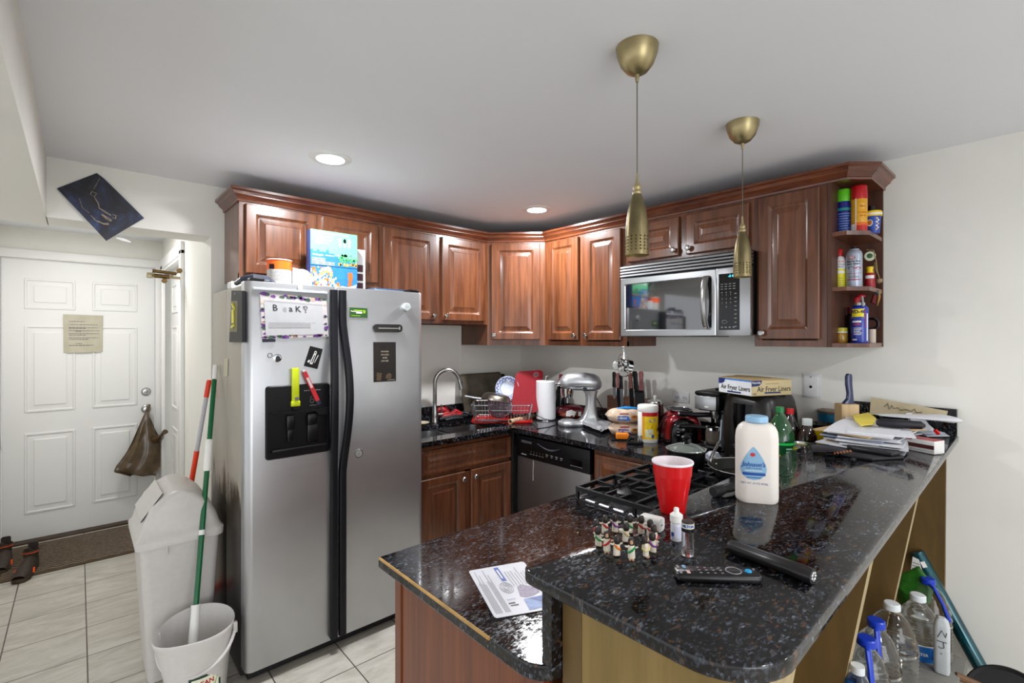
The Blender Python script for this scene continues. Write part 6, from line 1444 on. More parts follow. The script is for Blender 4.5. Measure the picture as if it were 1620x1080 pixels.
# red cup
c = stand(1064, 815, .028, BZ); t = thing('red_plastic_cup', 'red disposable party cup with white inside standing on the bar', 'cup', c)
g = G(); g.lathe([(0, .004), (.024, .004), (.0285, 0), (.0295, .002), (.0325, .028), (.0335, .0285), (.0375, .058), (.0385, .0585), (.0425, .088), (.0435, .0885), (.0458, .116)], c, 56, cap=False); g.done('outer', pm('cup_red', '#c8060c', .3, var=.02, coat=.2), t)
g = G(); g.lathe([(0, .006), (.027, .006), (.0448, .116), (.0475, .1165), (.0485, .1195), (.0475, .122), (.0455, .121), (.0445, .117), (.026, .008)], c, 56, cap=False); g.done('white_lining', pm('cup_white', '#efe6ea', .35), t)
# charger
c = PZ(1035, 826, BZ+.001); c = CAMP+(c-CAMP)*1.0; 
cc = PZ(1047, 841, BZ); chz = math.atan2((-_R*.75+_F*.62).y, (-_R*.75+_F*.62).x)-PI/2; t = thing('charger_block', 'white rounded power adapter lying beside the red cup', 'charger', cc, chz); T = TR(cc, chz)
g = G(T); rs = []
for y, k in ((-.0, .94), (.003, 1), (.042, 1), (.045, .94)): rs.append([(x, y, z) for x, z in rrect(-.0145-.001*k, .0145+.001*k, .0145-.0145*k, .0145+.0145*k, .008, 5)])
g.loft(rs); g.m = 1; g.box(-.004, .004, -.0006, .0004, .0125, .0155); g.done('block', [pm('charger_white', '#e6e5e2', .25), INKG], t)
# dropper bottle
c = stand(1070, 857, .011, BZ); t = thing('eye_drop_bottle', 'small translucent dropper bottle with white cap beside the glass vial', 'bottle', c)
g = G(); g.lathe([(0, 0), (.0105, 0), (.0115, .002), (.0115, .033), (.010, .036), (.006, .038), (0, .038)], c, 28); g.m = 1; f = cylm(c, .0118, camang(c.x, c.y)); g.patch(-.012, -.005, .010, .018, f, 4, 1, 1); g.patch(-.003, .010, .008, .03, f, 4, 1, 2); g.done('bottle', [pm('dropper_white', '#e3e4ee', .25, trans=.2), pm('label_royal', '#1f3f9e', .4), pm('label_lilac', '#cfd2e6', .35)], t)
g = G(); g.lathe([(.0095, .036), (.0125, .038), (.0128, .052), (.009, .055), (.0052, .058), (.0052, .064), (.004, .0665), (0, .067)], c, 28); g.done('cap', WHITEP, t)
# clear vial with dark top
c = stand(1088, 881, .0105, BZ); t = thing('glass_vial', 'clear glass vial with black and cream top reading HILTON', 'vial', c)
g = G(); g.lathe([(0, 0), (.0108, 0), (.0115, .002), (.0115, .046), (.0095, .046), (.0095, .009), (0, .007)], c, 32); g.done('tube', GLASS, t)
g = G(); g.lathe([(0, .046), (.0118, .046), (.0118, .053), (0, .053)], c, 32); g.m = 1; g.lathe([(0, .053), (.0120, .053), (.0120, .062), (0, .062)], c, 32); g.m = 2; g.lathe([(0, .062), (.0112, .062), (.011, .065), (0, .0665)], c, 32); f = cylm(c, .0123, camang(c.x, c.y)); g.text('HILTON', .0065, f, 3, .0005, .0575, bold=.0004)
g.done('cap', [BLACK, pm('cap_cream', '#d8d2c0', .35), pm('cap_dark', '#2c2624', .4), pm('print_blue', '#1c4f9c', .4)], t)
# black flashlight-like case
a, b_ = PZ(1152, 862, BZ+.013), PZ(1287, 912, BZ+.013); t = thing('black_flashlight', 'black flashlight lying diagonally across the bar top', 'flashlight', (a+b_)/2)
d = (b_-a); Lh = d.length; q = d.to_track_quat('Z', 'Y').to_matrix().to_4x4()
g = G(); d.normalize(); n_ = Vector((-d.y, d.x, 0)); rs = []
for s_, k in ((0, .55), (.03, .9), (.08, 1), (.5, 1), (.505, 1.03), (.93, 1.06), (.97, 1.0), (1, .92)):
    p = a+d*Lh*s_; rs.append([p+n_*.0145*k*math.cos(th)+Vector((0, 0, .0125*k*math.sin(th))) for th in [2*PI*i/16+PI/16 for i in range(16)]])
g.loft(rs); g.done('body', pm('case_black', '#1b191b', .28, var=.1), t, angle=30)
g = G(); 
for i in range(7): th = i*2*PI/7; g.lathe([(0, 0), (.0032, 0), (.002, .0015), (0, .002)], b_+d*.0005+n_*.006*math.cos(th)+Vector((0, 0, .006*math.sin(th))), 10, q)
g.done('lens_leds', CHROME, t)
# remote
Pc = [PZ(1068, 911, BZ+.012), PZ(1203, 913, BZ+.012)]; t = thing('remote_control', 'black TV remote control lying near the edge of the bar', 'remote control', (Pc[0]+Pc[1])/2)
a, b_ = PZ(1071, 922, BZ), PZ(1211, 926, BZ); d = (b_-a); Lh = d.length; d.normalize(); rz = math.atan2(d.y, d.x); T = TR(a+Vector((-d.y, d.x, 0))*.019, rz)
t.location = T.translation; t.rotation_euler = (0, 0, rz)
g = G(T); rs = []
for z, i_ in ((.0005, .003), (.005, .0), (.012, .001), (.0145, .004)): rs.append([(x, y, z) for x, y in rrect(0+i_, Lh-i_, -.019+i_, .019-i_, .010, 4)])
g.loft(rs); g.done('body', pm('remote_black', '#0d0c0d', .3), t, angle=50)
g = G(T); f = lambda u, v: Vector((u, v, .0148)); 
g.m = 0; cx3 = Lh*.69; g.tube([(cx3+.0125*math.cos(k*PI/12), .0125*math.sin(k*PI/12), .0148) for k in range(24)], .0009, 5, closed=True)
for r in range(3):
    for k in range(4): g.box(Lh*.28+k*.012, Lh*.28+k*.012+.004, -.011+r*.0095, -.009+r*.0095, .0144, .0150)
g.m = 1; g.lathe([(0, .0145), (.0058, .0145), (.005, .0165), (0, .017)], (Lh*.86, -.001, 0), 20)
g.m = 2; g.box(Lh*.115, Lh*.155, .005, .015, .0144, .0158, b=.001); g.m = 3; g.box(Lh*.13, Lh*.17, -.014, -.004, .0144, .0158, b=.001); g.m = 0; g.box(Lh*.05, Lh*.075, -.014, -.004, .0144, .0155); g.box(Lh*.05, Lh*.075, .005, .014, .0144, .0155); g.box(Lh*.93, Lh*.95, .005, .009, .0144, .0152)
g.done('buttons', [pm('key_grey', '#8f8f93', .4), pm('key_blue', '#1e9fd6', .3), pm('key_lightblue', '#7fa6cf', .3), pm('key_rose', '#cfa9a4', .3)], t)
# black tube behind powder bottle
a, b_ = PZ(1128, 778, BZ+.013), PZ(1230, 757, BZ+.013); d = (b_-a); q = d.to_track_quat('Z', 'Y').to_matrix().to_4x4(); Ll_ = d.length
g = G(); g.lathe([(0, 0), (.0125, 0), (.0135, .003), (.0135, .03), (.011, .036), (.0095, .045), (.0095, Ll_-.03), (.012, Ll_-.026), (.0132, Ll_-.02), (.012, Ll_-.002), (0, Ll_)], a, 24, q)
tag(g.done('pepper_mill', BLACKM), 'black turned cylinder lying behind the white powder bottle', 'pepper mill')
# wallet and sheath
def slab(name, label, cat, pts, z0, th, mat, b=.002, wob=0):
    P = [PZ(a, c_, z0+th) for a, c_ in pts]; g = G(); ar = sum(P[i-1].x*P[i].y-P[i].x*P[i-1].y for i in range(len(P)))
    if ar < 0: P = P[::-1]
    g.prism([(p.x, p.y) for p in P], z0, z0+th, b=b)
    if wob: g.noise(wob, 25)
    return tag(g.done(name, mat), label, cat)
slab('black_sheath', 'long flat black pouch on the bar under the phone case', 'pouch', [(1283, 703), (1300, 702), (1345, 707), (1424, 716), (1430, 722), (1380, 725), (1300, 713), (1286, 712)], BZ+.0005, .008, pm('pouch_black', '#1c1c22', .4, var=.3, scale=60))
slab('phone_case', 'rounded black case lying on the long flat pouch', 'case', [(1339, 699), (1350, 697), (1418, 704), (1425, 708), (1424, 714), (1410, 716), (1350, 707), (1340, 704)], BZ+.0095, .014, pm('case_black2', '#16161a', .35), b=.004)
t = thing('key_bunch', 'bunch of keys with an orange-brown clip in front of the black pouch', 'keys', PZ(1327, 722, BZ))
g = G(); kc = PZ(1328, 722, BZ)
for i in range(9):
    a_ = random.uniform(-.5, .5); p = kc+_R*random.uniform(-.035, .03)+_F*random.uniform(-.02, .03)+Vector((0, 0, .004+.0025*(i % 4))); dd_ = (_R*math.cos(a_)+_F*math.sin(a_)); g.tube([p-dd_*.016, p+dd_*.018], [.0055, .0035], 5, flat=.5)
g.done('keys', BLACK, t)
g = G()
for i in range(6):
    p = kc+_R*(-.02+.011*i)+Vector((0, 0, .012+.0025*i*.6)); g.tube([p-_F*.008, p+_F*.010+_R*.008], .003, 5, flat=.6)
g.done('orange_clip', pm('clip_orange', '#b06a3c', .35, .3, var=.3), t)
g = G(); a = PZ(1338, 727, BZ+.003); g.box(a.x-.008, a.x+.03, a.y-.025, a.y-.012, BZ+.0005, BZ+.008, b=.003); g.done('key_fob', BLACK, t)
# paper pile
random.seed(4)
t = thing('paper_pile', 'messy pile of white mail and papers at the wall end of the bar', 'papers', PZ(1400, 700, BZ))
PP = [pm('mail_white', '#d6d7dc', .6, var=.03), pm('mail_grey', '#a7a8ae', .5, var=.08), pm('mail_tan', '#b79a70', .6, var=.05), pm('mail_blue', '#9aa7c4', .5)]
cx3, cy3 = -.42, -2.535
z = BZ+.0005
spec = [(.46, .20, -.05, 0), (.42, .22, .12, 1), (.44, .18, -.18, 0), (.40, .20, .06, 2), (.46, .20, .22, 0), (.42, .18, -.1, 1), (.42, .2, .15, 0), (.36, .2, -.02, 3), (.42, .19, .25, 0), (.38, .22, .02, 0), (.40, .2, -.22, 2), (.44, .21, .1, 0), (.4, .2, .3, 0)]
for i, (w_, h_, r_, m_) in enumerate(spec):
    g = G(TR((cx3-.02+random.uniform(-.02, .02), cy3+random.uniform(-.015, .02), z), r_-.05)); n = 6; W, H2 = w_/2, h_/2
    up = .004*(i % 3); pts = [(-W+2*W*k/n, up*math.sin(PI*k/n)) for k in range(n+1)]
    g.loft([[(x, -H2, zz), (x, H2, zz), (x, H2, zz+.004), (x, -H2, zz+.004)] for x, zz in pts]); g.done('sheet', PP[m_], t, smooth=False); z += .0052
ztop = z
# matchbook-like box with brown stripe
Pq = [PZ(1410, 706, BZ), PZ(1478, 719, BZ)]
a, b_ = Pq; d = (b_-a); Lh = d.length; d.normalize(); rz = math.atan2(d.y, d.x); T = TR(a, rz)
t = thing('striped_box', 'flat white box with dark brown and red stripes in front of the paper pile', 'box', a, rz)
g = G(T); g.box(0, Lh, 0, .06, 0, .046, b=.001); g.done('carton', pm('carton_white', '#d5d3cf', .4), t)
g = G(T); g.box(.0005, Lh-.0005, -.0006, .0, .016, .030); g.m = 1; g.box(.001, Lh-.001, .001, .059, .046, .0466); g.box(.0, Lh*.5, -.0006, 0, .041, .0465); g.m = 2; g.box(.001, Lh-.001, -.0005, 0, .008, .009); g.done('stripes', [pm('stripe_brown', '#4a1c16', .4), pm('stripe_red', '#9f1c2c', .4), INKG], t, smooth=False)
slab('magazine', 'glossy magazine edge sticking out of the pile beside the striped box', 'magazine', [(1338, 702), (1345, 696), (1412, 704), (1410, 709), (1380, 708)], BZ+.0005, .016, pm('magazine', '#8d93b5', .3, var=.6, scale=90), b=.001)
# yellow note, glasses case, envelope
t = slab('yellow_note', 'curled yellow sticky note on top of the paper pile', 'note', [(1349, 657), (1374, 652), (1386, 661), (1382, 670), (1362, 672), (1353, 664)], ztop+.010, .004, pm('note_yellow', '#ddc94a', .6), b=0)
a, b_ = PZ(1386, 668, ztop+.02), PZ(1464, 673, ztop+.02)
g = G(); g.tube([a, a.lerp(b_, .08), a.lerp(b_, .5), a.lerp(b_, .92), b_], [.008, .016, .0175, .015, .005], 16); tag(g.done('glasses_case', pm('case_navy', '#17181f', .45)), 'dark soft glasses case on the pile under the long rolled paper', 'glasses case')
a, b_ = PZ(1376, 660, ztop+.042), PZ(1518, 664, ztop+.042)
a = Vector((-.62, -2.50, ztop+.048)); b_ = Vector((-.10, -2.715, ztop+.058))
a = PD(1392, 657, 2.06); b_ = PD(1521, 664, 1.98)
g = G(); dd_ = (b_-a).normalized(); side = Vector((0, 0, 1)).cross(dd_).normalized(); rs = []
for s_, h_, w_ in ((0, .002, .03), (.4, .006, .055), (.7, .010, .07), (.86, .014, .075), (.96, .008, .055), (1, .002, .02)):
    p = a.lerp(b_, s_)+side*.02; rs.append([p+side*w_*math.cos(k*PI/8)+Vector((0, 0, h_*math.sin(k*PI/8))) for k in range(16)])
g.loft(rs); tag(g.done('rolled_paper', PP[0]), 'long white rolled paper across the top of the pile, pointing at the wall', 'paper')
t = thing('tan_envelope', 'tan envelope with black handwriting leaning on the bar backsplash', 'envelope', PX(1440, 645, -.06))
E4 = [PX(1376, 655, -.045), PX(1378, 628, -.028), PX(1500, 650, -.028), PX(1495, 664, -.045)]
g = G(); g.loft([E4, [p+Vector((-.003, 0, 0)) for p in E4]]); g.done('paper', pm('envelope_tan', '#b9ab8c', .6, var=.05), t, smooth=False)
fe = lambda u, v: (E4[0]*(1-u)*(1-v)+E4[3]*u*(1-v)+E4[2]*u*v+E4[1]*(1-u)*v)+Vector((-.0045, 0, .001))
g = G(); g.tube([fe(.2, .55), fe(.24, .8), fe(.27, .4), fe(.3, .7), fe(.33, .5), fe(.38, .6), fe(.42, .45), fe(.5, .55), fe(.56, .45), fe(.6, .7), fe(.63, .4), fe(.7, .5)], .0012, 4); g.done('handwriting', INK, t)
t = thing('folded_papers', 'folded printed papers with a red tag at the right end of the pile', 'papers', PZ(1478, 690, BZ))
for k in range(4):
    p = PZ(1478-k*3, 690, BZ+.0) ; g = G(TR((p.x+.01*k+.02, p.y+.01, BZ+.0015), .9)); pts = [(-.03, .0), (.0, .002), (.02, .01), (.04, .035+.004*k), (.052, .06+.004*k)]; g.loft([[(x, -.05, zz), (x, .05, zz), (x, .05, zz+.0018), (x, -.05, zz+.0018)] for x, zz in [(a+.0*k, b_+.003*k) for a, b_ in pts]]); g.done('sheet', PP[(0, 1, 3, 0)[k]], t)
a, b_ = PD(1479, 680, 2.0), PD(1485, 686, 2.0); g = G(); g.tube([a, b_], .008, 4); g.done('red_tag', pm('tag_red', '#d8201c', .4), t)
# blond knife block with navy cleaver handle
c = PD(1339.5, 665, 2.17); c.z = BZ; T = TR(c, RA-.1)
t = thing('small_knife_block', 'small pale wood knife block on the bar with one navy handled knife', 'knife block', c, RA-.1)
g = G(T); g.box(-.037, .037, -.03, .03, 0, .122, b=.003); g.done('block', wood('pale_maple', '#a98b62', '#c9ad84', .5, 0, (20, 20, 3)), t)
t2 = thing('navy_knife', 'navy blue handled knife standing in the small pale block', 'knife', T @ Vector((0, 0, .123)), RA-.1)
g = G(T); rs = []
for z, x0, x1 in ((.123, -.020, .028), (.133, -.012, .028), (.145, -.002, .027), (.17, .0, .025), (.21, -.006, .022), (.24, -.006, .022), (.252, -.003, .02), (.256, .003, .014)): rs.append([(x, y, z) for x, y in rrect(x0, x1, -.010, .010, .008, 4)])
g.loft(rs); g.done('handle', pm('handle_navy', '#101a4a', .2, coat=.5), t2)
c = PD(1366, 655, 2.22); c.z = BZ
g = G(); g.lathe([(0, 0), (.032, 0), (.044, .03), (.04, .045), (.02, .05), (0, .051)], c, 30); tag(g.done('glass_dish', pm('smoke_glass', '#4a4540', .08, trans=.4, coat=.5)), 'dark smoky glass dish between the knife block and the envelope', 'dish')

# ---------------------------------------------------------------- ring of figurines
SK = pm('figure_skin', '#c79c74', .5); ROBE = pm('figure_robe', '#e0d8c6', .4, var=.04); HAIR = pm('figure_hair', '#271f1c', .45, var=.3, scale=400)
SASH = {'red': pm('sash_red', '#b3202a', .4), 'green': pm('sash_green', '#1f8a45', .4), 'purple': pm('sash_purple', '#7a3a93', .4), 'orange': pm('sash_orange', '#ee7d14', .4), 'yellow': pm('sash_straw', '#d8c98c', .4)}
ring = [(946.6, 865, 'green', 'leftmost front', 150), (960.2, 874, 'red', 'second from left in front, bearded face showing', 0), (975.7, 880.5, 'orange', 'the only one with an orange sash', 200), (999, 885.5, 'green', 'nearest the remote, face to the camera', 0),
        (1021.8, 881.5, 'yellow', 'in profile at the front right', 80), (1032.8, 875, 'purple', 'rightmost front, at the foot of the dropper bottle', 150), (1036, 863, 'red', 'tucked behind the rightmost purple one', 100), (1028, 853, 'red', 'at the back right beside the dropper bottle', 200), (1014.6, 846, 'red', 'at the back in front of the white adapter', 180),
        (996.5, 844.5, 'green', 'at the back centre of the ring', 180), (973.1, 843, 'purple', 'at the back left of the ring', 160), (957, 845.5, 'red', 'at the far back left corner of the ring', 200), (944.5, 853, 'red', 'at the far left behind the green one', 120), (990, 858.5, 'yellow', 'alone in the middle of the ring', 200)]
for px, py, sc_, wh, ang in ring:
    c = PZ(px, py-1, BZ); rz = facing(c.x, c.y)+math.radians(ang); T = TR(c, rz) @ Matrix.Scale(1.12, 4)
    t = thing('robed_figurine', 'tiny robed figurine with %s sash, %s' % ('a pale' if sc_ == 'yellow' else 'an orange' if sc_ == 'orange' else 'a '+sc_, wh), 'figurine', c, rz, 'ring of figurines on the bar')
    g = G(T); g.lathe([(.0052, .002), (.0062, .003), (.0058, .012), (.0056, .02), (.0048, .024), (.002, .026), (0, .026)], (0, 0, 0), 18, sy=.8); g.done('robe', ROBE, t)
    g = G(T)
    for s_ in (-1, 1): g.lathe([(0, 0), (.002, 0), (.0022, .0015), (0, .003)], (s_*.0025, -.003, 0), 10, sy=1.5)
    g.lathe([(0, 0), (.003, .001), (.0038, .004), (.003, .008), (0, .0095)], (0, -.0008, .0245), 16); g.lathe([(0, 0), (.0007, 0), (0, .002)], (0, -.0045, .0285), 6, Mx)
    g.done('head_and_feet', SK, t)
    g = G(T); g.lathe([(.0046, -.003), (.0058, .0), (.0056, .006), (.0040, .0100), (0, .0112)], (0, .0018, .0255), 18, a0=0, a1=2*PI); g.box(-.003, .003, -.0042, -.0028, .0240, .0265, b=.0006); g.done('hair_and_beard', HAIR, t)
    g = G(T); g.tube([(.0052, -.001, .021), (.002, -.0052, .0175), (-.003, -.0048, .0135), (-.0058, 0, .012), (-.003, .0048, .0135), (.002, .0052, .0175)], .0019, 6, closed=True, flat=1.2); g.done('sash', SASH[sc_], t)
    g = G(T)
    for s_ in (-1, 1): g.tube([(s_*.004, 0, .0215), (s_*.0075, -.0005, .0205), (s_*.0105, -.001, .022)], [.0018, .0016, .0012], 7)
    g.done('arms', ROBE, t)
c = PZ(983, 842, BZ); g = G(); g.box(c.x-.004, c.x+.004, c.y-.004, c.y+.004, BZ, BZ+.008, b=.001); g.m = 1; g.lathe([(0, 0), (.001, 0), (.001, .0004), (0, .0005)], (c.x, c.y, BZ+.008), 8); tag(g.done('die', [WHITEP, BLACK]), 'tiny white die inside the ring of figurines', 'die')
# ---------------------------------------------------------------- flyer on the low counter
Fl = [PZ(783, 978, CZ+.001), PZ(890, 960, CZ+.001), PZ(828, 888, CZ+.001), PZ(741, 903, CZ+.001)]
t = thing('printed_flyer', 'white printed flyer with blue photos lying on the low counter', 'flyer', sum(Fl, Vector())/4)
g = G(); ff_ = lambda u, v, d=0: (Fl[0]*(1-u)*(1-v)+Fl[1]*u*(1-v)+Fl[2]*u*v+Fl[3]*(1-u)*v)+Vector((0, 0, d))
out = rrect(0, 1, 0, 1, .04, 4); g.loft([[ff_(u, v, -.0006) for u, v in out], [ff_(u, v, .0006) for u, v in out]]); g.done('sheet', pm('flyer_paper', '#d3d4dc', .35, var=.02), t, smooth=False)
g = G(); f = lambda u, v: ff_(u, v, .0010)
random.seed(8)
for k in range(9):
    u0 = .05+k*.022+(.03 if k > 4 else 0); g.patch(u0, u0+.008, .06, random.uniform(.6, .95), f, m=0)
for k in range(7):
    u0 = .55+k*.05; g.patch(u0, u0+.008, .5, random.uniform(.75, .93), f, m=0)
g.patch(.42, .5, .64, .96, f, m=1); g.patch(.44, .47, .7, .9, lambda u, v: ff_(u, v, .0013), m=2)
cx4, cy4 = .42, .50
for r in (.105, .08, .055, .03): g.tube([ff_(cx4+r*math.cos(a)*.95, cy4+r*math.sin(a)*1.05, .0009) for a in [k*PI/14 for k in range(28)]], .0005, 4, closed=True)
g.poly([(.53, .30), (.58, .48), (.66, .52), (.86, .42), (.86, .32), (.72, .27), (.6, .26)], f, 3); g.poly([(.52, .03), (.85, .06), (.84, .25), (.55, .24)], f, 4); g.poly([(.62, .24), (.84, .25), (.845, .16), (.8, .14)], lambda u, v: ff_(u, v, .0013), 1)
for k in range(5): g.poly([(.31+k*.028, .28), (.325+k*.028, .28), (.317+k*.028, .25)], f, 1)
g.patch(.30, .40, .19, .215, f, m=0); g.patch(.31, .43, .15, .17, f, m=0)
g.done('printing', [INKG, pm('print_blue2', '#2f57ad', .4), PAPER, pm('photo_mauve', '#8d7f9a', .4, var=.3, scale=120), pm('photo_blue', '#7d98cf', .4, var=.3, scale=60)], t, smooth=False)
g = G(); p = PZ(914, 843, CZ); g.lathe([(0, 0), (.003, 0), (.002, .003), (0, .004)], p, 8); tag(g.done('crumb', pm('crumb', '#c2a56b', .6)), 'small golden crumb on the low counter beside the grate', 'crumb')
# ================================================================ open shelf contents
def can(name, label, px, r, z, hb, parts, cat='spray can', lab=None, x=-.2, h=None):
    """parts: list of (part name, profile, material)"""
    p = PX(px, 500, x); c = Vector((x, p.y, z)); t = thing(name, label, cat, c)
    for nm, prof, mat in parts:
        g = G(); g.lathe(prof, c, 36); g.done(nm, mat, t)
    if lab: lab(t, c, r)
    return t
S1, S2, S3 = 1.9685, 1.7285, 1.4835
def body(r, h, dome=.012): return [(0, 0), (r-.001, 0), (r, .002), (r, h-dome), (r*.9, h-dome*.4), (r*.72, h), (0, h)]
def lab_green(t, c, r):
    f = cylm(c, r+.0006, camang(c.x, c.y)); g = G(); g.patch(-.04, .04, .005, .10, f, 16, 1, 0); g.patch(-.045, .045, .108, .12, f, 16, 1, 1); f2 = cylm(c, r+.001, camang(c.x, c.y))
    for k in range(8): g.patch(-.02+.003*(k % 2), .028-.004*(k % 3), .092-k*.011, .095-k*.011, f2, 6, 1, 2)
    g.done('label', [pm('label_cobalt', '#15307e', .3), pm('label_teal', '#1a8a86', .3), pm('label_bluegrey', '#7c93c9', .4)], t)
can('spray_can', 'blue spray can with a lime green cap on the top shelf', 1334, .031, S1, 0, [('can_body', body(.031, .16), pm('can_navy', '#131f7a', .25, coat=.3)), ('cap', [(0, .148), (.030, .148), (.031, .152), (.0305, .200), (.028, .205), (0, .206)], pm('cap_lime', '#5fc522', .35))], lab=lab_green)
def lab_aero(t, c, r):
    f = cylm(c, r+.0006, camang(c.x, c.y)); f2 = cylm(c, r+.001, camang(c.x, c.y)); g = G()
    g.poly([(-.042, 0.004), (.042, .004), (.042, .045), (.02, .03), (-.01, .04), (-.042, .02)], lambda u, v: f(u, v), 0) if False else g.patch(-.03, .042, .004, .032, f, 14, 1, 0)
    g.patch(-.03, .042, .032, .045, f, 14, 1, 3); g.poly([(.012+.013*math.cos(k*PI/7), .115+.014*math.sin(k*PI/7)) for k in range(14)], f, 1); g.text('Pam', .014, f2, 0, .013, .115); g.text('Cooking', .011, f2, 0, .013, .088); g.text('Spray', .011, f2, 0, .015, .074); g.patch(-.014, -.010, .004, .15, f2, 2, 1, 2); g.patch(-.036, -.016, .008, .04, f2, 6, 1, 2)
    g.done('label', [pm('label_red2', '#c4261c', .3), pm('label_gold', '#e5b24a', .3), PAPER, pm('label_orange2', '#e0691c', .3)], t)
can('spray_can', 'yellow and orange spray can with a tall red cap on the top shelf', 1359, .031, S1, 0, [('can_body', body(.031, .16), pm('can_yelloworange', '#dba017', .25, coat=.3)), ('cap', [(0, .146), (.0305, .146), (.0315, .150), (.030, .204), (.029, .208), (0, .209)], pm('cap_red2', '#b50f18', .3))], lab=lab_aero)
c = Vector((-.15, PX(1381, 350, -.15).y, S1)); t = thing('yellow_lid_tub', 'small blue and yellow food tub with a yellow lid on the top shelf', 'tub', c)
g = G(); g.lathe([(0, 0), (.023, 0), (.0245, .004), (.030, .075), (0, .075)], c, 32); g.done('tub', pm('tub_blue', '#1f47a8', .3), t)
g = G(); g.lathe([(0, .074), (.033, .074), (.034, .078), (.034, .094), (.031, .098), (0, .099)], c, 32); g.m = 1; g.lathe([(.0342, .08), (.0342, .088)], c, 32, cap=False); g.done('lid', [pm('lid_yellow', '#e6c21a', .35), PAPER], t)
f = cylm(c, .0300, camang(c.x, c.y)); g = G(); f = lambda u, v, c=c: Vector((c.x+(.0252+.0055*v/.075)*math.cos(camang(c.x, c.y)+u/.028), c.y+(.0252+.0055*v/.075)*math.sin(camang(c.x, c.y)+u/.028), c.z+v))
g.poly([(-.012+.012*math.cos(k*PI/6), .045+.015*math.sin(k*PI/6)) for k in range(12)], f, 0); f2 = lambda u, v: c+(f(u, v)-c)*1.006; g.poly([(-.012+.008*math.cos(k*PI/6), .045+.010*math.sin(k*PI/6)) for k in range(12)], f2, 1)
for k in range(7): g.poly([(.015+.005*math.cos(j*PI/3)+.006*(k % 2), .015+.008*k+.004*math.sin(j*PI/3)) for j in range(6)], f, 0 if k % 3 else 2)
g.done('label', [PAPER, pm('label_dough', '#b9702a', .4), pm('label_gold', '#e5b24a', .3)], t)
c = Vector((-.07, PX(1378, 330, -.07).y, S1)); g = G(); g.lathe([(0, 0), (.022, 0), (.022, .09), (.012, .105), (.012, .11), (0, .11)], c, 24); g.m = 1; g.lathe([(0, .11), (.014, .11), (.014, .14), (0, .141)], c, 24); tag(g.done('dark_bottle', [BLACKG, BLACK]), 'small dark bottle at the back of the top shelf behind the tub', 'bottle')
def lab_ron(t, c, r):
    f = cylm(c, r+.0006, camang(c.x, c.y)); f2 = cylm(c, r+.001, camang(c.x, c.y)); g = G(); g.patch(-.04, .035, .004, .088, f, 14, 1, 0); g.patch(-.018, .03, .118, .126, f, 8, 1, 1); g.text('RONSON', .011, f2, 2, .006, .122, bold=.0003); g.text('BUTANE', .011, f2, 3, .006, .108); g.text('FUEL', .011, f2, 3, .010, .097); g.patch(-.01, .025, .068, .08, f2, 5, 1, 2)
    for k in range(4): g.patch(-.012, .02, .045-k*.01, .048-k*.01, f2, 5, 1, 4)
    g.done('label', [pm('label_acid', '#d8cf14', .3), pm('label_red2', '#c4261c', .3), PAPER, INKG, pm('label_olive', '#9a9410', .4)], t)
can('butane_can', 'white and yellow fuel can with a red cap on the middle shelf', 1327, .0265, S2, 0, [('can_body', [(0, 0), (.026, 0), (.0265, .002), (.0265, .125), (.022, .14), (.017, .146), (0, .147)], pm('can_white', '#d6d8da', .3)), ('cap', [(0, .145), (.0155, .145), (.0155, .176), (.014, .179), (0, .18)], pm('cap_red2', '#b50f18', .3))], lab=lab_ron)
def lab_crc(t, c, r):
    f = cylm(c, r+.0006, camang(c.x, c.y)); f2 = cylm(c, r+.0011, camang(c.x, c.y)); g = G(); g.patch(-.024, .004, .128, .140, f, 6, 1, 0); g.text('CRC', .012, f2, 1, -.010, .134, bold=.0004); g.text('Mass Air Flow', .0095, f, 2, -.002, .117, bold=.0003); g.text('Sensor Cleaner', .0085, f, 2, -.003, .106, bold=.0003)
    g.poly([(-.012+.012*math.cos(k*PI/7), .084+.011*math.sin(k*PI/7)) for k in range(8)], f, 2); g.poly([(.016+.013*math.cos(k*PI/6), .086+.006*math.sin(k*PI/6)) for k in range(12)], f, 0); g.tube([f2(-.026+.054*k/8, .066+.00*k-.004*math.sin(k*PI/8)) for k in range(9)], .0008, 4); g.patch(-.028, .026, .034, .038, f, 8, 1, 0); g.patch(.0, .0015, .03, .11, f2, 1, 1, 0)
    for k in range(3): g.patch(-.02, .02, .05-k*.003, .0515-k*.003, f, 6, 1, 3)
    g.done('label', [pm('label_crimson', '#a81c34', .35), PAPER, INK, INKG], t)
can('cleaner_can', 'silver grey aerosol cleaner can with black text on the middle shelf', 1351, .0315, S2, 0, [('can_body', [(0, 0), (.031, 0), (.0315, .002), (.0315, .15), (.028, .163), (.02, .170), (.0195, .174), (0, .174)], pm('can_silver', '#a9b2c2', .3, .3)), ('nozzle', [(0, .174), (.008, .174), (.008, .184), (0, .185)], BLACK)], lab=lab_crc, x=-.19)
c = Vector((-.12, PX(1376, 440, -.12).y, S2)); t = thing('red_bottle', 'small red bottle with a yellow cap on the middle shelf', 'bottle', c)
g = G(); g.lathe([(0, 0), (.018, 0), (.020, .004), (.020, .062), (.014, .07), (0, .07)], c, 28); g.done('bottle', pm('bottle_red', '#9e1f28', .3, var=.2, scale=90), t)
g = G(); g.lathe([(0, .07), (.012, .07), (.0135, .075), (.011, .084), (.0135, .092), (.012, .098), (0, .099)], c, 24); g.done('cap', YEL, t); g = G(); f = cylm(c, .0205, camang(c.x, c.y)); g.patch(-.018, .018, .044, .058, f, 8, 1); g.done('label_band', PAPER, t)
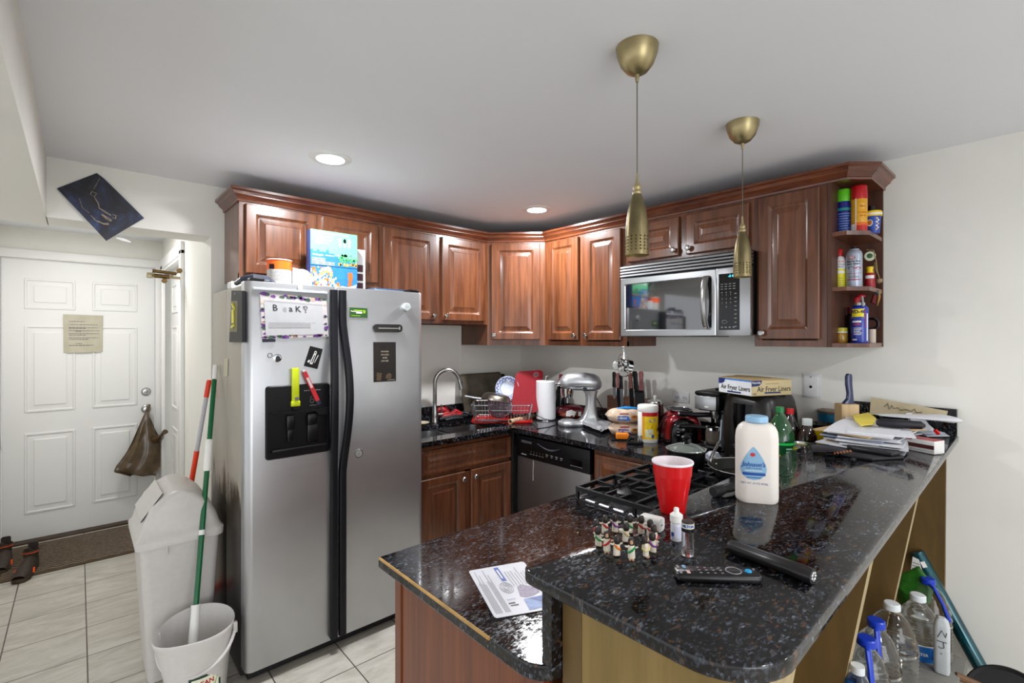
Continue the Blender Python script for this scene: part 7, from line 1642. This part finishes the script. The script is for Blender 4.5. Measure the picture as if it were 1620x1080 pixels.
# hanging ornament on a string
oy = PX(1381, 400, -.10).y
t = thing('hanging_ornament', 'dream-catcher style ornament with cord, beads and a round pale disc hung on the shelf', 'ornament', (-.10, oy, 1.90))
q = PX(1376, 405, -.10); dn = (CAMP-q); dn.z = 0; dn.normalize(); Md = dn.to_track_quat('Z', 'Y').to_matrix().to_4x4()
g = G(); g.lathe([(0, -.003), (.020, -.003), (.022, 0), (.020, .003), (0, .003)], q, 28, Md); g.m = 1; g.lathe([(0, .0032), (.012, .0032), (.01, .004), (0, .004)], q+Vector((0, 0, .001)), 7, Md); g.done('disc', [pm('disc_pale', '#cfd6b8', .4), pm('disc_dark', '#3a5a3a', .5)], t)
g = G(); a = lambda px, py: PX(px, py, -.10); g.tube([a(1371, 395), a(1382, 396), a(1386, 412), a(1388, 430), a(1392, 442)], .0018, 5); g.tube([a(1382, 420), a(1383, 440), a(1383, 455)], .0015, 5); g.tube([a(1384, 415), a(1386, 428), a(1391, 438)], .0015, 5); g.done('cord', pm('jute', '#a08a62', .8), t)
g = G(); g.lathe([(0, -.014), (.012, -.006), (.013, .006), (0, .014)], a(1391, 444), 12); g.noise(.003, 80); g.done('tassel', pm('tassel_brown', '#8a7458', .8, var=.4, scale=90), t)
g = G(); g.tube([a(1380, 455), a(1385, 460), a(1391, 465)], [.006, .009, .004], 8); g.done('blue_beads', pm('beads_blue', '#1f5a7a', .4, var=.4, scale=200), t); g = G(); g.tube([a(1391, 458), a(1391, 470), a(1388, 484)], [.003, .005, .001], 6); g.done('feather', pm('feather_tan', '#a87f3c', .7), t); g = G(); g.tube([a(1384, 466), a(1381, 478), a(1386, 480)], [.008, .012, .006], 8); g.done('red_feather', pm('feather_red', '#5f1414', .7, var=.3), t)
# bottom shelf
def lab_wd(t, c, r):
    f = cylm(c, r+.0006, camang(c.x, c.y)); f2 = cylm(c, r+.001, camang(c.x, c.y)); f3 = cylm(c, r+.0014, camang(c.x, c.y)); g = G()
    pts = [(-.03, .150), (.014, .150), (.014, .118), (.008, .110), (-.004, .104), (-.018, .106), (-.03, .112)]; g.patch(-.034, .016, .115, .150, f, 10, 1, 0); g.poly([(-.020+.03*math.cos(PI+k*PI/10)+.011, .1155+.010*math.sin(PI+k*PI/10)) for k in range(11)], f, 0)
    g.text('WD-40', .021, f2, 1, -.009, .137, bold=.0009, sx=.95); g.patch(-.03, .006, .090, .098, f, 8, 1, 2); g.patch(-.024, -.012, .078, .084, f, 3, 1, 3); g.patch(-.010, .002, .080, .086, f, 3, 1, 3)
    for k in range(5): g.patch(-.024, .008-.003*(k % 3), .064-k*.007, .067-k*.007, f, 6, 1, 2)
    g.patch(.020, .0215, .07, .15, f3, 1, 1, 3); g.patch(.028, .036, .01, .13, f, 3, 1, 2); g.patch(-.03, -.01, .012, .018, f, 4, 1, 2)
    g.done('label', [pm('label_sun', '#e8d313', .3), pm('label_ink_navy', '#0d1440', .4), PAPER, pm('label_red2', '#c4261c', .3)], t)
t = can('lubricant_can', 'blue and yellow lubricant spray can with red nozzle on the bottom shelf', 1360, .032, S3, 0, [('can_body', [(0, 0), (.0315, 0), (.032, .002), (.032, .152), (.030, .158), (.022, .166), (0, .168)], pm('can_royal', '#14309a', .25, coat=.3)), ('collar', [(0, .166), (.021, .166), (.0205, .178), (0, .18)], CHROME)], lab=lab_wd)
c = Vector(t.location); g = G(); dv = Vector((-.2, -1, 0)).normalized(); g.tube([c+Vector((0, .012, .178)), c+Vector((0, .008, .198)), c+Vector((0, -.008, .210)), c+Vector((0, -.02, .207))], [.013, .013, .009, .005], 10); g.done('nozzle', pm('nozzle_red', '#a8141c', .35), t); g = G(); g.tube([c+Vector((-.02, -.014, .206)), c+Vector((-.026, -.019, .16))], .004, 8); g.done('straw', pm('straw_grey', '#9a9aa0', .35), t)
c = Vector((-.2, PX(1330, 530, -.2).y, S3)); t = thing('small_jar', 'small clear jar with yellow label and foil lid on the bottom shelf', 'jar', c)
g = G(); g.lathe([(0, 0), (.025, 0), (.0275, .005), (.0275, .04), (.024, .047), (0, .047)], c, 28); g.done('jar', pm('jar_amber', '#9a7424', .15, var=.5, scale=80, coat=.4), t); g = G(); g.lathe([(0, .047), (.026, .047), (.027, .05), (.026, .068), (0, .07)], c, 28); g.m = 1; g.lathe([(.0275, .046), (.0275, .05)], c, 28, cap=False); g.done('lid', [pm('lid_olive', '#b5ad2a', .3, var=.3, scale=200), PAPER], t)
c = Vector((-.11, PX(1347, 500, -.11).y, S3)); t = thing('dark_red_bottle', 'dark bottle with a red top behind the lubricant can', 'bottle', c); g = G(); g.lathe([(0, 0), (.02, 0), (.021, .12), (.015, .135), (0, .135)], c, 24); g.done('bottle', pm('bottle_blackish', '#15120f', .25, var=.4), t); g = G(); g.lathe([(0, .135), (.016, .135), (.016, .165), (0, .166)], c, 24); g.done('cap', pm('cap_darkred', '#6e1016', .4), t)
c = Vector((-.10, PX(1379, 530, -.10).y, S3)); t = thing('tape_and_tin', 'pale striped tin with a coil of black tape on the bottom shelf', 'tin', c); g = G(); g.lathe([(0, 0), (.016, 0), (.016, .062), (0, .062)], c, 24); g.done('tin', pm('tin_pale', '#c2b3a6', .5, var=.2, scale=150, stretch=(1, 1, .1)), t)
g = G(); g.tube([c+Vector((.0, .024*math.cos(k*PI/10), .086+.024*math.sin(k*PI/10))) for k in range(20)], .006, 8, closed=True); g.done('tape_coil', BLACK, t)

# ================================================================ pendants
for (x, y), lab in (((-1.611, -2.235), 'left'), ((-.898, -2.225), 'right')):
    t = thing('pendant_lamp', 'brass perforated cone pendant lamp on a thin cord, %s' % ('hanging nearer the camera' if lab == 'left' else 'hanging nearer the right wall'), 'pendant lamp', (x, y, CEIL), group='brass pendant lamps')
    g = G(); g.lathe([(0, -.078), (.012, -.077), (.030, -.068), (.046, -.048), (.056, -.02), (.059, -.001), (0, -.001)], (x, y, CEIL), 44); g.done('canopy', BRASS, t)
    g = G(); g.lathe([(0, -.098), (.004, -.098), (.007, -.078), (0, -.078)], (x, y, CEIL), 16); g.done('canopy_nipple', BRASS, t)
    g = G(); g.cyl((x, y, 1.96), (x, y, CEIL-.095), .0016, 8); g.done('cord', pm('cord_bronze', '#5c5848', .5), t)
    zb = 1.737; H_ = .172
    g = G(); prof = [(.0325, 0), (.0325, .01), (.0322, .05), (.0298, .095), (.024, .135), (.0165, .16), (.012, .172)]
    # perforated wall: real holes between grid cells
    nseg = 32
    def rad(z):
        for (r0, z0), (r1, z1) in zip(prof, prof[1:]):
            if z0 <= z <= z1+1e-9: return r0+(r1-r0)*(z-z0)/(z1-z0)
        return prof[-1][0]
    zs = [0, .010] + [.010+.009*(k+1) for k in range(5)] + [.07, .085, .10, .115, .13, .145, .16, .172]
    V_ = [[g.v((x+rad(z)*math.cos(2*PI*k/(nseg)), y+rad(z)*math.sin(2*PI*k/nseg), zb+z)) for k in range(nseg)] for z in zs]
    for i in range(len(zs)-1):
        for k in range(nseg):
            j = (k+1) % nseg; q4 = [V_[i][k], V_[i][j], V_[i+1][j], V_[i+1][k]]
            if 1 <= i <= 5 and k % 2 == 0:
                cc = sum((v.co for v in q4), Vector())/4; m4 = []
                ex = (V_[i][j].co-V_[i][k].co).normalized(); hole = []
                n8 = 8
                for a in range(n8):
                    th = 2*PI*a/n8+PI/8+PI; hole.append(g.v(cc+ex*(.0027)*math.cos(th)+Vector((0, 0, (.0027)*math.sin(th)))))
                for s_ in range(4):
                    g.f([q4[s_], q4[(s_+1) % 4], hole[(2*s_+1) % 8], hole[2*s_]]); g.f([q4[(s_+1) % 4], hole[(2*s_+2) % 8], hole[(2*s_+1) % 8]])
            else: g.f(q4)
    bmesh.ops.solidify(g.bm, geom=g.bm.faces[:], thickness=.0012)
    g.done('shade', BRASS, t, angle=50)
    g = G(); g.lathe([(0, .172), (.012, .172), (.013, .178), (.009, .184), (.011, .192), (.007, .20), (.004, .206), (.0025, .23), (0, .232)], (x, y, zb), 24); g.done('finial', pm('finial_brass', '#a3946a', .4, .6), t)
    g = G(); g.lathe([(0, .06), (.012, .062), (.016, .08), (.014, .11), (.012, .165), (0, .166)], (x, y, zb), 20); g.done('bulb', pm('bulb_glass', '#8a877f', .3), t)

# ================================================================ below the bar on the right
GP = pm('jug_plastic', '#f6fafa', .03, trans=1, var=0, ior=1.12, coat=1)
CAPB = pm('cap_royal', '#1238b0', .3); CAPW = pm('cap_frost', '#d3d8da', .35)
JB = .40
g = G(); g.box(-1.235, -.61, -2.81, -2.632, .002, JB-.002, b=.004); tag(g.done('storage_crate', pm('crate_grey', '#77756f', .6, var=.1)), 'grey plastic crate under the bar carrying the water jugs', 'crate')
g = G(); g.box(-.42, -.20, -2.79, -2.62, .002, .255, b=.004); tag(g.done('storage_crate', pm('crate_grey', '#77756f', .6, var=.1)), 'grey plastic crate behind the nearer one, next to the wall', 'crate')
def jug(label, px, py, dep, r, h, cap, z0=JB, ribs=True, lab=None, handle=False):
    p = PD(px, py, dep); c = Vector((p.x, p.y, p.z-h)); t = thing('water_jug', label, 'water jug', c, group='plastic water jugs under the bar'); rz = facing(c.x, c.y)
    prof = [(0, .004), (r*.8, 0), (r*.98, .012), (r, .03)]
    n = 9
    if ribs:
        for k in range(n): z = .035+k*(h*.42)/n; prof += [(r*.93, z), (r, z+(h*.42)/n*.5)]
    prof += [(r, h*.50), (r*.93, h*.53), (r*1.0, h*.56), (r*.91, h*.60), (r*.96, h*.64), (r*.86, h*.68), (r*.87, h*.73), (r*.74, h*.77), (r*.72, h*.81), (r*.58, h*.86), (r*.4, h*.91), (.019, h*.94), (.018, h*.965), (0, h*.965)]
    g = G(); g.lathe(prof, c, 40); g.done('jug_body', GP, t, angle=60)
    g = G(); g.lathe([(0, h*.955), (.0225, h*.955), (.0235, h*.96), (.023, h*.955+.018), (.020, h*.955+.021), (0, h*.955+.022)], c, 28)
    g.done('cap', cap, t)
    if handle:
        g = G(TR(c, rz)); g.tube([handle[0]*1.0 if False else (0, -.01, h*.97), (handle[0]*.3, -.035, h*.955), (handle[0]*.7, -.05, h*.80), (handle[0], -.055, h*.62)], [.008, .010, .009, .011], 10, flat=.7); g.done('handle', cap, t)
    if lab:
        f = cylm(c, r+.001, camang(c.x, c.y)); f2 = cylm(c, r+.0016, camang(c.x, c.y)); g = G(); g.patch(-r*1.2, r*1.2, h*.32, h*.52, f, 24, 1, 0); g.patch(-r*1.2, r*1.2, h*.515, h*.53, f2, 24, 1, 1); g.patch(-r*1.2, r*1.2, h*.315, h*.325, f2, 24, 1, 1); g.text('PURIFIED WATER', .013, f2, 1, -.022, h*.42, bold=.0004); g.tube([f2(.03, h*.46), f2(.042, h*.49), f2(.040, h*.38), f2(.052, h*.44)], .0011, 4); g.done('paper_label', [pm('label_azure', '#1768b8', .3, var=.2), PAPER], t)
    return t
jug('clear water jug with a plain white cap, beside the pale bar support', 1411, 957, 1.60, .070, .27, CAPW)
jug('large clear water jug with a blue and white label in the middle', 1452, 943, 1.72, .068, .29, CAPW, lab=True)
jug('clear water jug with a blue cap and strap at the back right', 1468, 917, 1.88, .072, .30, CAPB, handle=(.06,))
jug('clear water jug with blue handle cap, second from the bottom edge', 1386, 984, 1.45, .062, .27, CAPB, handle=(.008,))
jug('clear water jug with blue handle cap nearest the camera', 1371, 1013, 1.34, .056, .26, CAPB, handle=(.012,))
c = PD(1357, 1050, 1.26); t = thing('water_bottle', 'small water bottle with white cap and blue label at the bottom edge', 'water bottle', Vector((c.x, c.y, c.z-.2)))
c = Vector((c.x, c.y, c.z-.2)); g = G(); g.lathe([(0, 0), (.03, 0), (.032, .01), (.032, .13), (.026, .16), (.013, .18), (0, .18)], c, 30); g.done('bottle', GP, t); g = G(); g.lathe([(0, .178), (.0155, .178), (.0155, .197), (0, .198)], c, 24); g.done('cap', CAPW, t); g = G(); g.lathe([(.0325, .06), (.0325, .135), (.027, .162)], c, 30, cap=False); g.done('blue_label', pm('label_azure', '#1768b8', .3, var=.2), t)
# white jug with handwriting
c = PD(1490, 1062, 1.61); c.z = JB; T = TR(Vector((c.x, c.y, c.z)), facing(c.x, c.y)); t = thing('marked_bottle', 'narrow grey-white plastic bottle with black handwriting beside the labelled jug', 'bottle', T.translation, facing(c.x, c.y))
g = G(T); rs = [[(x, y, z) for x, y in rrect(-.021*k, .021*k, -.02*k, .02*k, .012*k, 4)] for z, k in ((0, .9), (.01, 1), (.15, 1), (.17, .8), (.18, .4))]; g.loft(rs); g.done('bottle', pm('bottle_frost', '#b4b8ba', .4), t)
g = G(T); f = lambda u, v: Vector((u, -.0212, v)); g.tube([f(-.010, .12), f(0, .145), (f(.010, .125)), f(.012, .14)], .0011, 4); g.tube([f(-.012, .108), f(.012, .108)], .0011, 4); g.tube([f(.004, .108), f(.006, .09), f(-.002, .086), f(-.008, .09)], .0011, 4); g.tube([f(-.003, .07), f(.001, .068)], .001, 4); g.done('handwriting', INK, t)
# teal roll
a, b_ = PX(1450, 872, -.045), PX(1558, 1068, -.045); d = (b_-a).normalized()
t = thing('teal_roll', 'shiny teal wrapped roll leaning in the corner between bar and wall', 'roll', b_)
g = G(); q = (a-b_).to_track_quat('Z', 'Y').to_matrix().to_4x4(); Ln = (a-b_).length; g.lathe([(0, 0), (.026, 0), (.026, Ln-.004), (.024, Ln), (0, Ln)], b_, 28, q)
g.done('roll', pm('foil_teal', '#03474f', .14, .5, var=.5, scale=8, coat=.8), t)
tt = a.lerp(b_, .10); g = G(); vz = (CAMP-tt).normalized(); sx_ = d.cross(vz).normalized(); ux_ = sx_.cross(d).normalized()
g.loft([[tt+ux_*.0262+sx_*u+d*v for u, v in ((-.008, -.012), (.008, -.012), (.008, .012), (-.008, .012))], [tt+ux_*.0272+sx_*u+d*v for u, v in ((-.008, -.012), (.008, -.012), (.008, .012), (-.008, .012))]]); g.done('price_sticker', PAPER, t, smooth=False)
# green bag and paper behind jugs
c = PX(1449, 925, -.30); g = G(); g.lathe([(0, -.10), (.05, -.08), (.06, -.02), (.045, .03), (.02, .055), (0, .06)], c, 20); g.noise(.035, 14, 3); tag(g.done('green_bag', pm('bag_green', '#236118', .4, var=.3, bump=.4)), 'bright green bag stuffed between the bar support and the teal roll', 'bag')
t = thing('loose_paper', 'white sheet with fine print standing behind the green bag', 'paper', PX(1452, 905, -.2)); Q = [PX(1437, 930, -.2), PX(1468, 935, -.2), PX(1454, 885, -.2), PX(1444, 880, -.2)]; g = G(); g.loft([Q, [p+Vector((-.001, 0, 0)) for p in Q]]); g.done('sheet', PAPER, t, smooth=False)
g = G(); fq = lambda u, v: Q[0]*(1-u)*(1-v)+Q[1]*u*(1-v)+Q[2]*u*v+Q[3]*(1-u)*v+Vector((-.0016, 0, 0))
for k in range(9): g.patch(.1, .9, .1+k*.09, .125+k*.09, fq)
g.done('printed_lines', INKG, t, smooth=False)
# black round pan and stick bottom right
c = PD(1600, 1078, 1.62); nrm = (CAMP-c).normalized(); nrm = (nrm+Vector((0, 0, .35))).normalized(); Mq = nrm.to_track_quat('Z', 'Y').to_matrix().to_4x4()
t = thing('black_round_pan', 'black round pan propped at the bottom right corner by the wall', 'pan', c)
g = G(); g.lathe([(0, 0), (.10, 0), (.115, .006), (.118, .018), (.114, .02), (.105, .010), (0, .006)], c+Vector((0, 0, -.085)), 48, Mq); g.done('pan', pm('rubber_black', '#0b0a0b', .5), t)
a, b_ = PD(1512, 1068, 1.60), PD(1580, 1098, 1.55); g = G(); g.tube([a, b_], .012, 10); g.done('wooden_handle', wood('stick_wood', '#4a3018', '#6a4826', .6, 0, (6, 6, 6)), t)
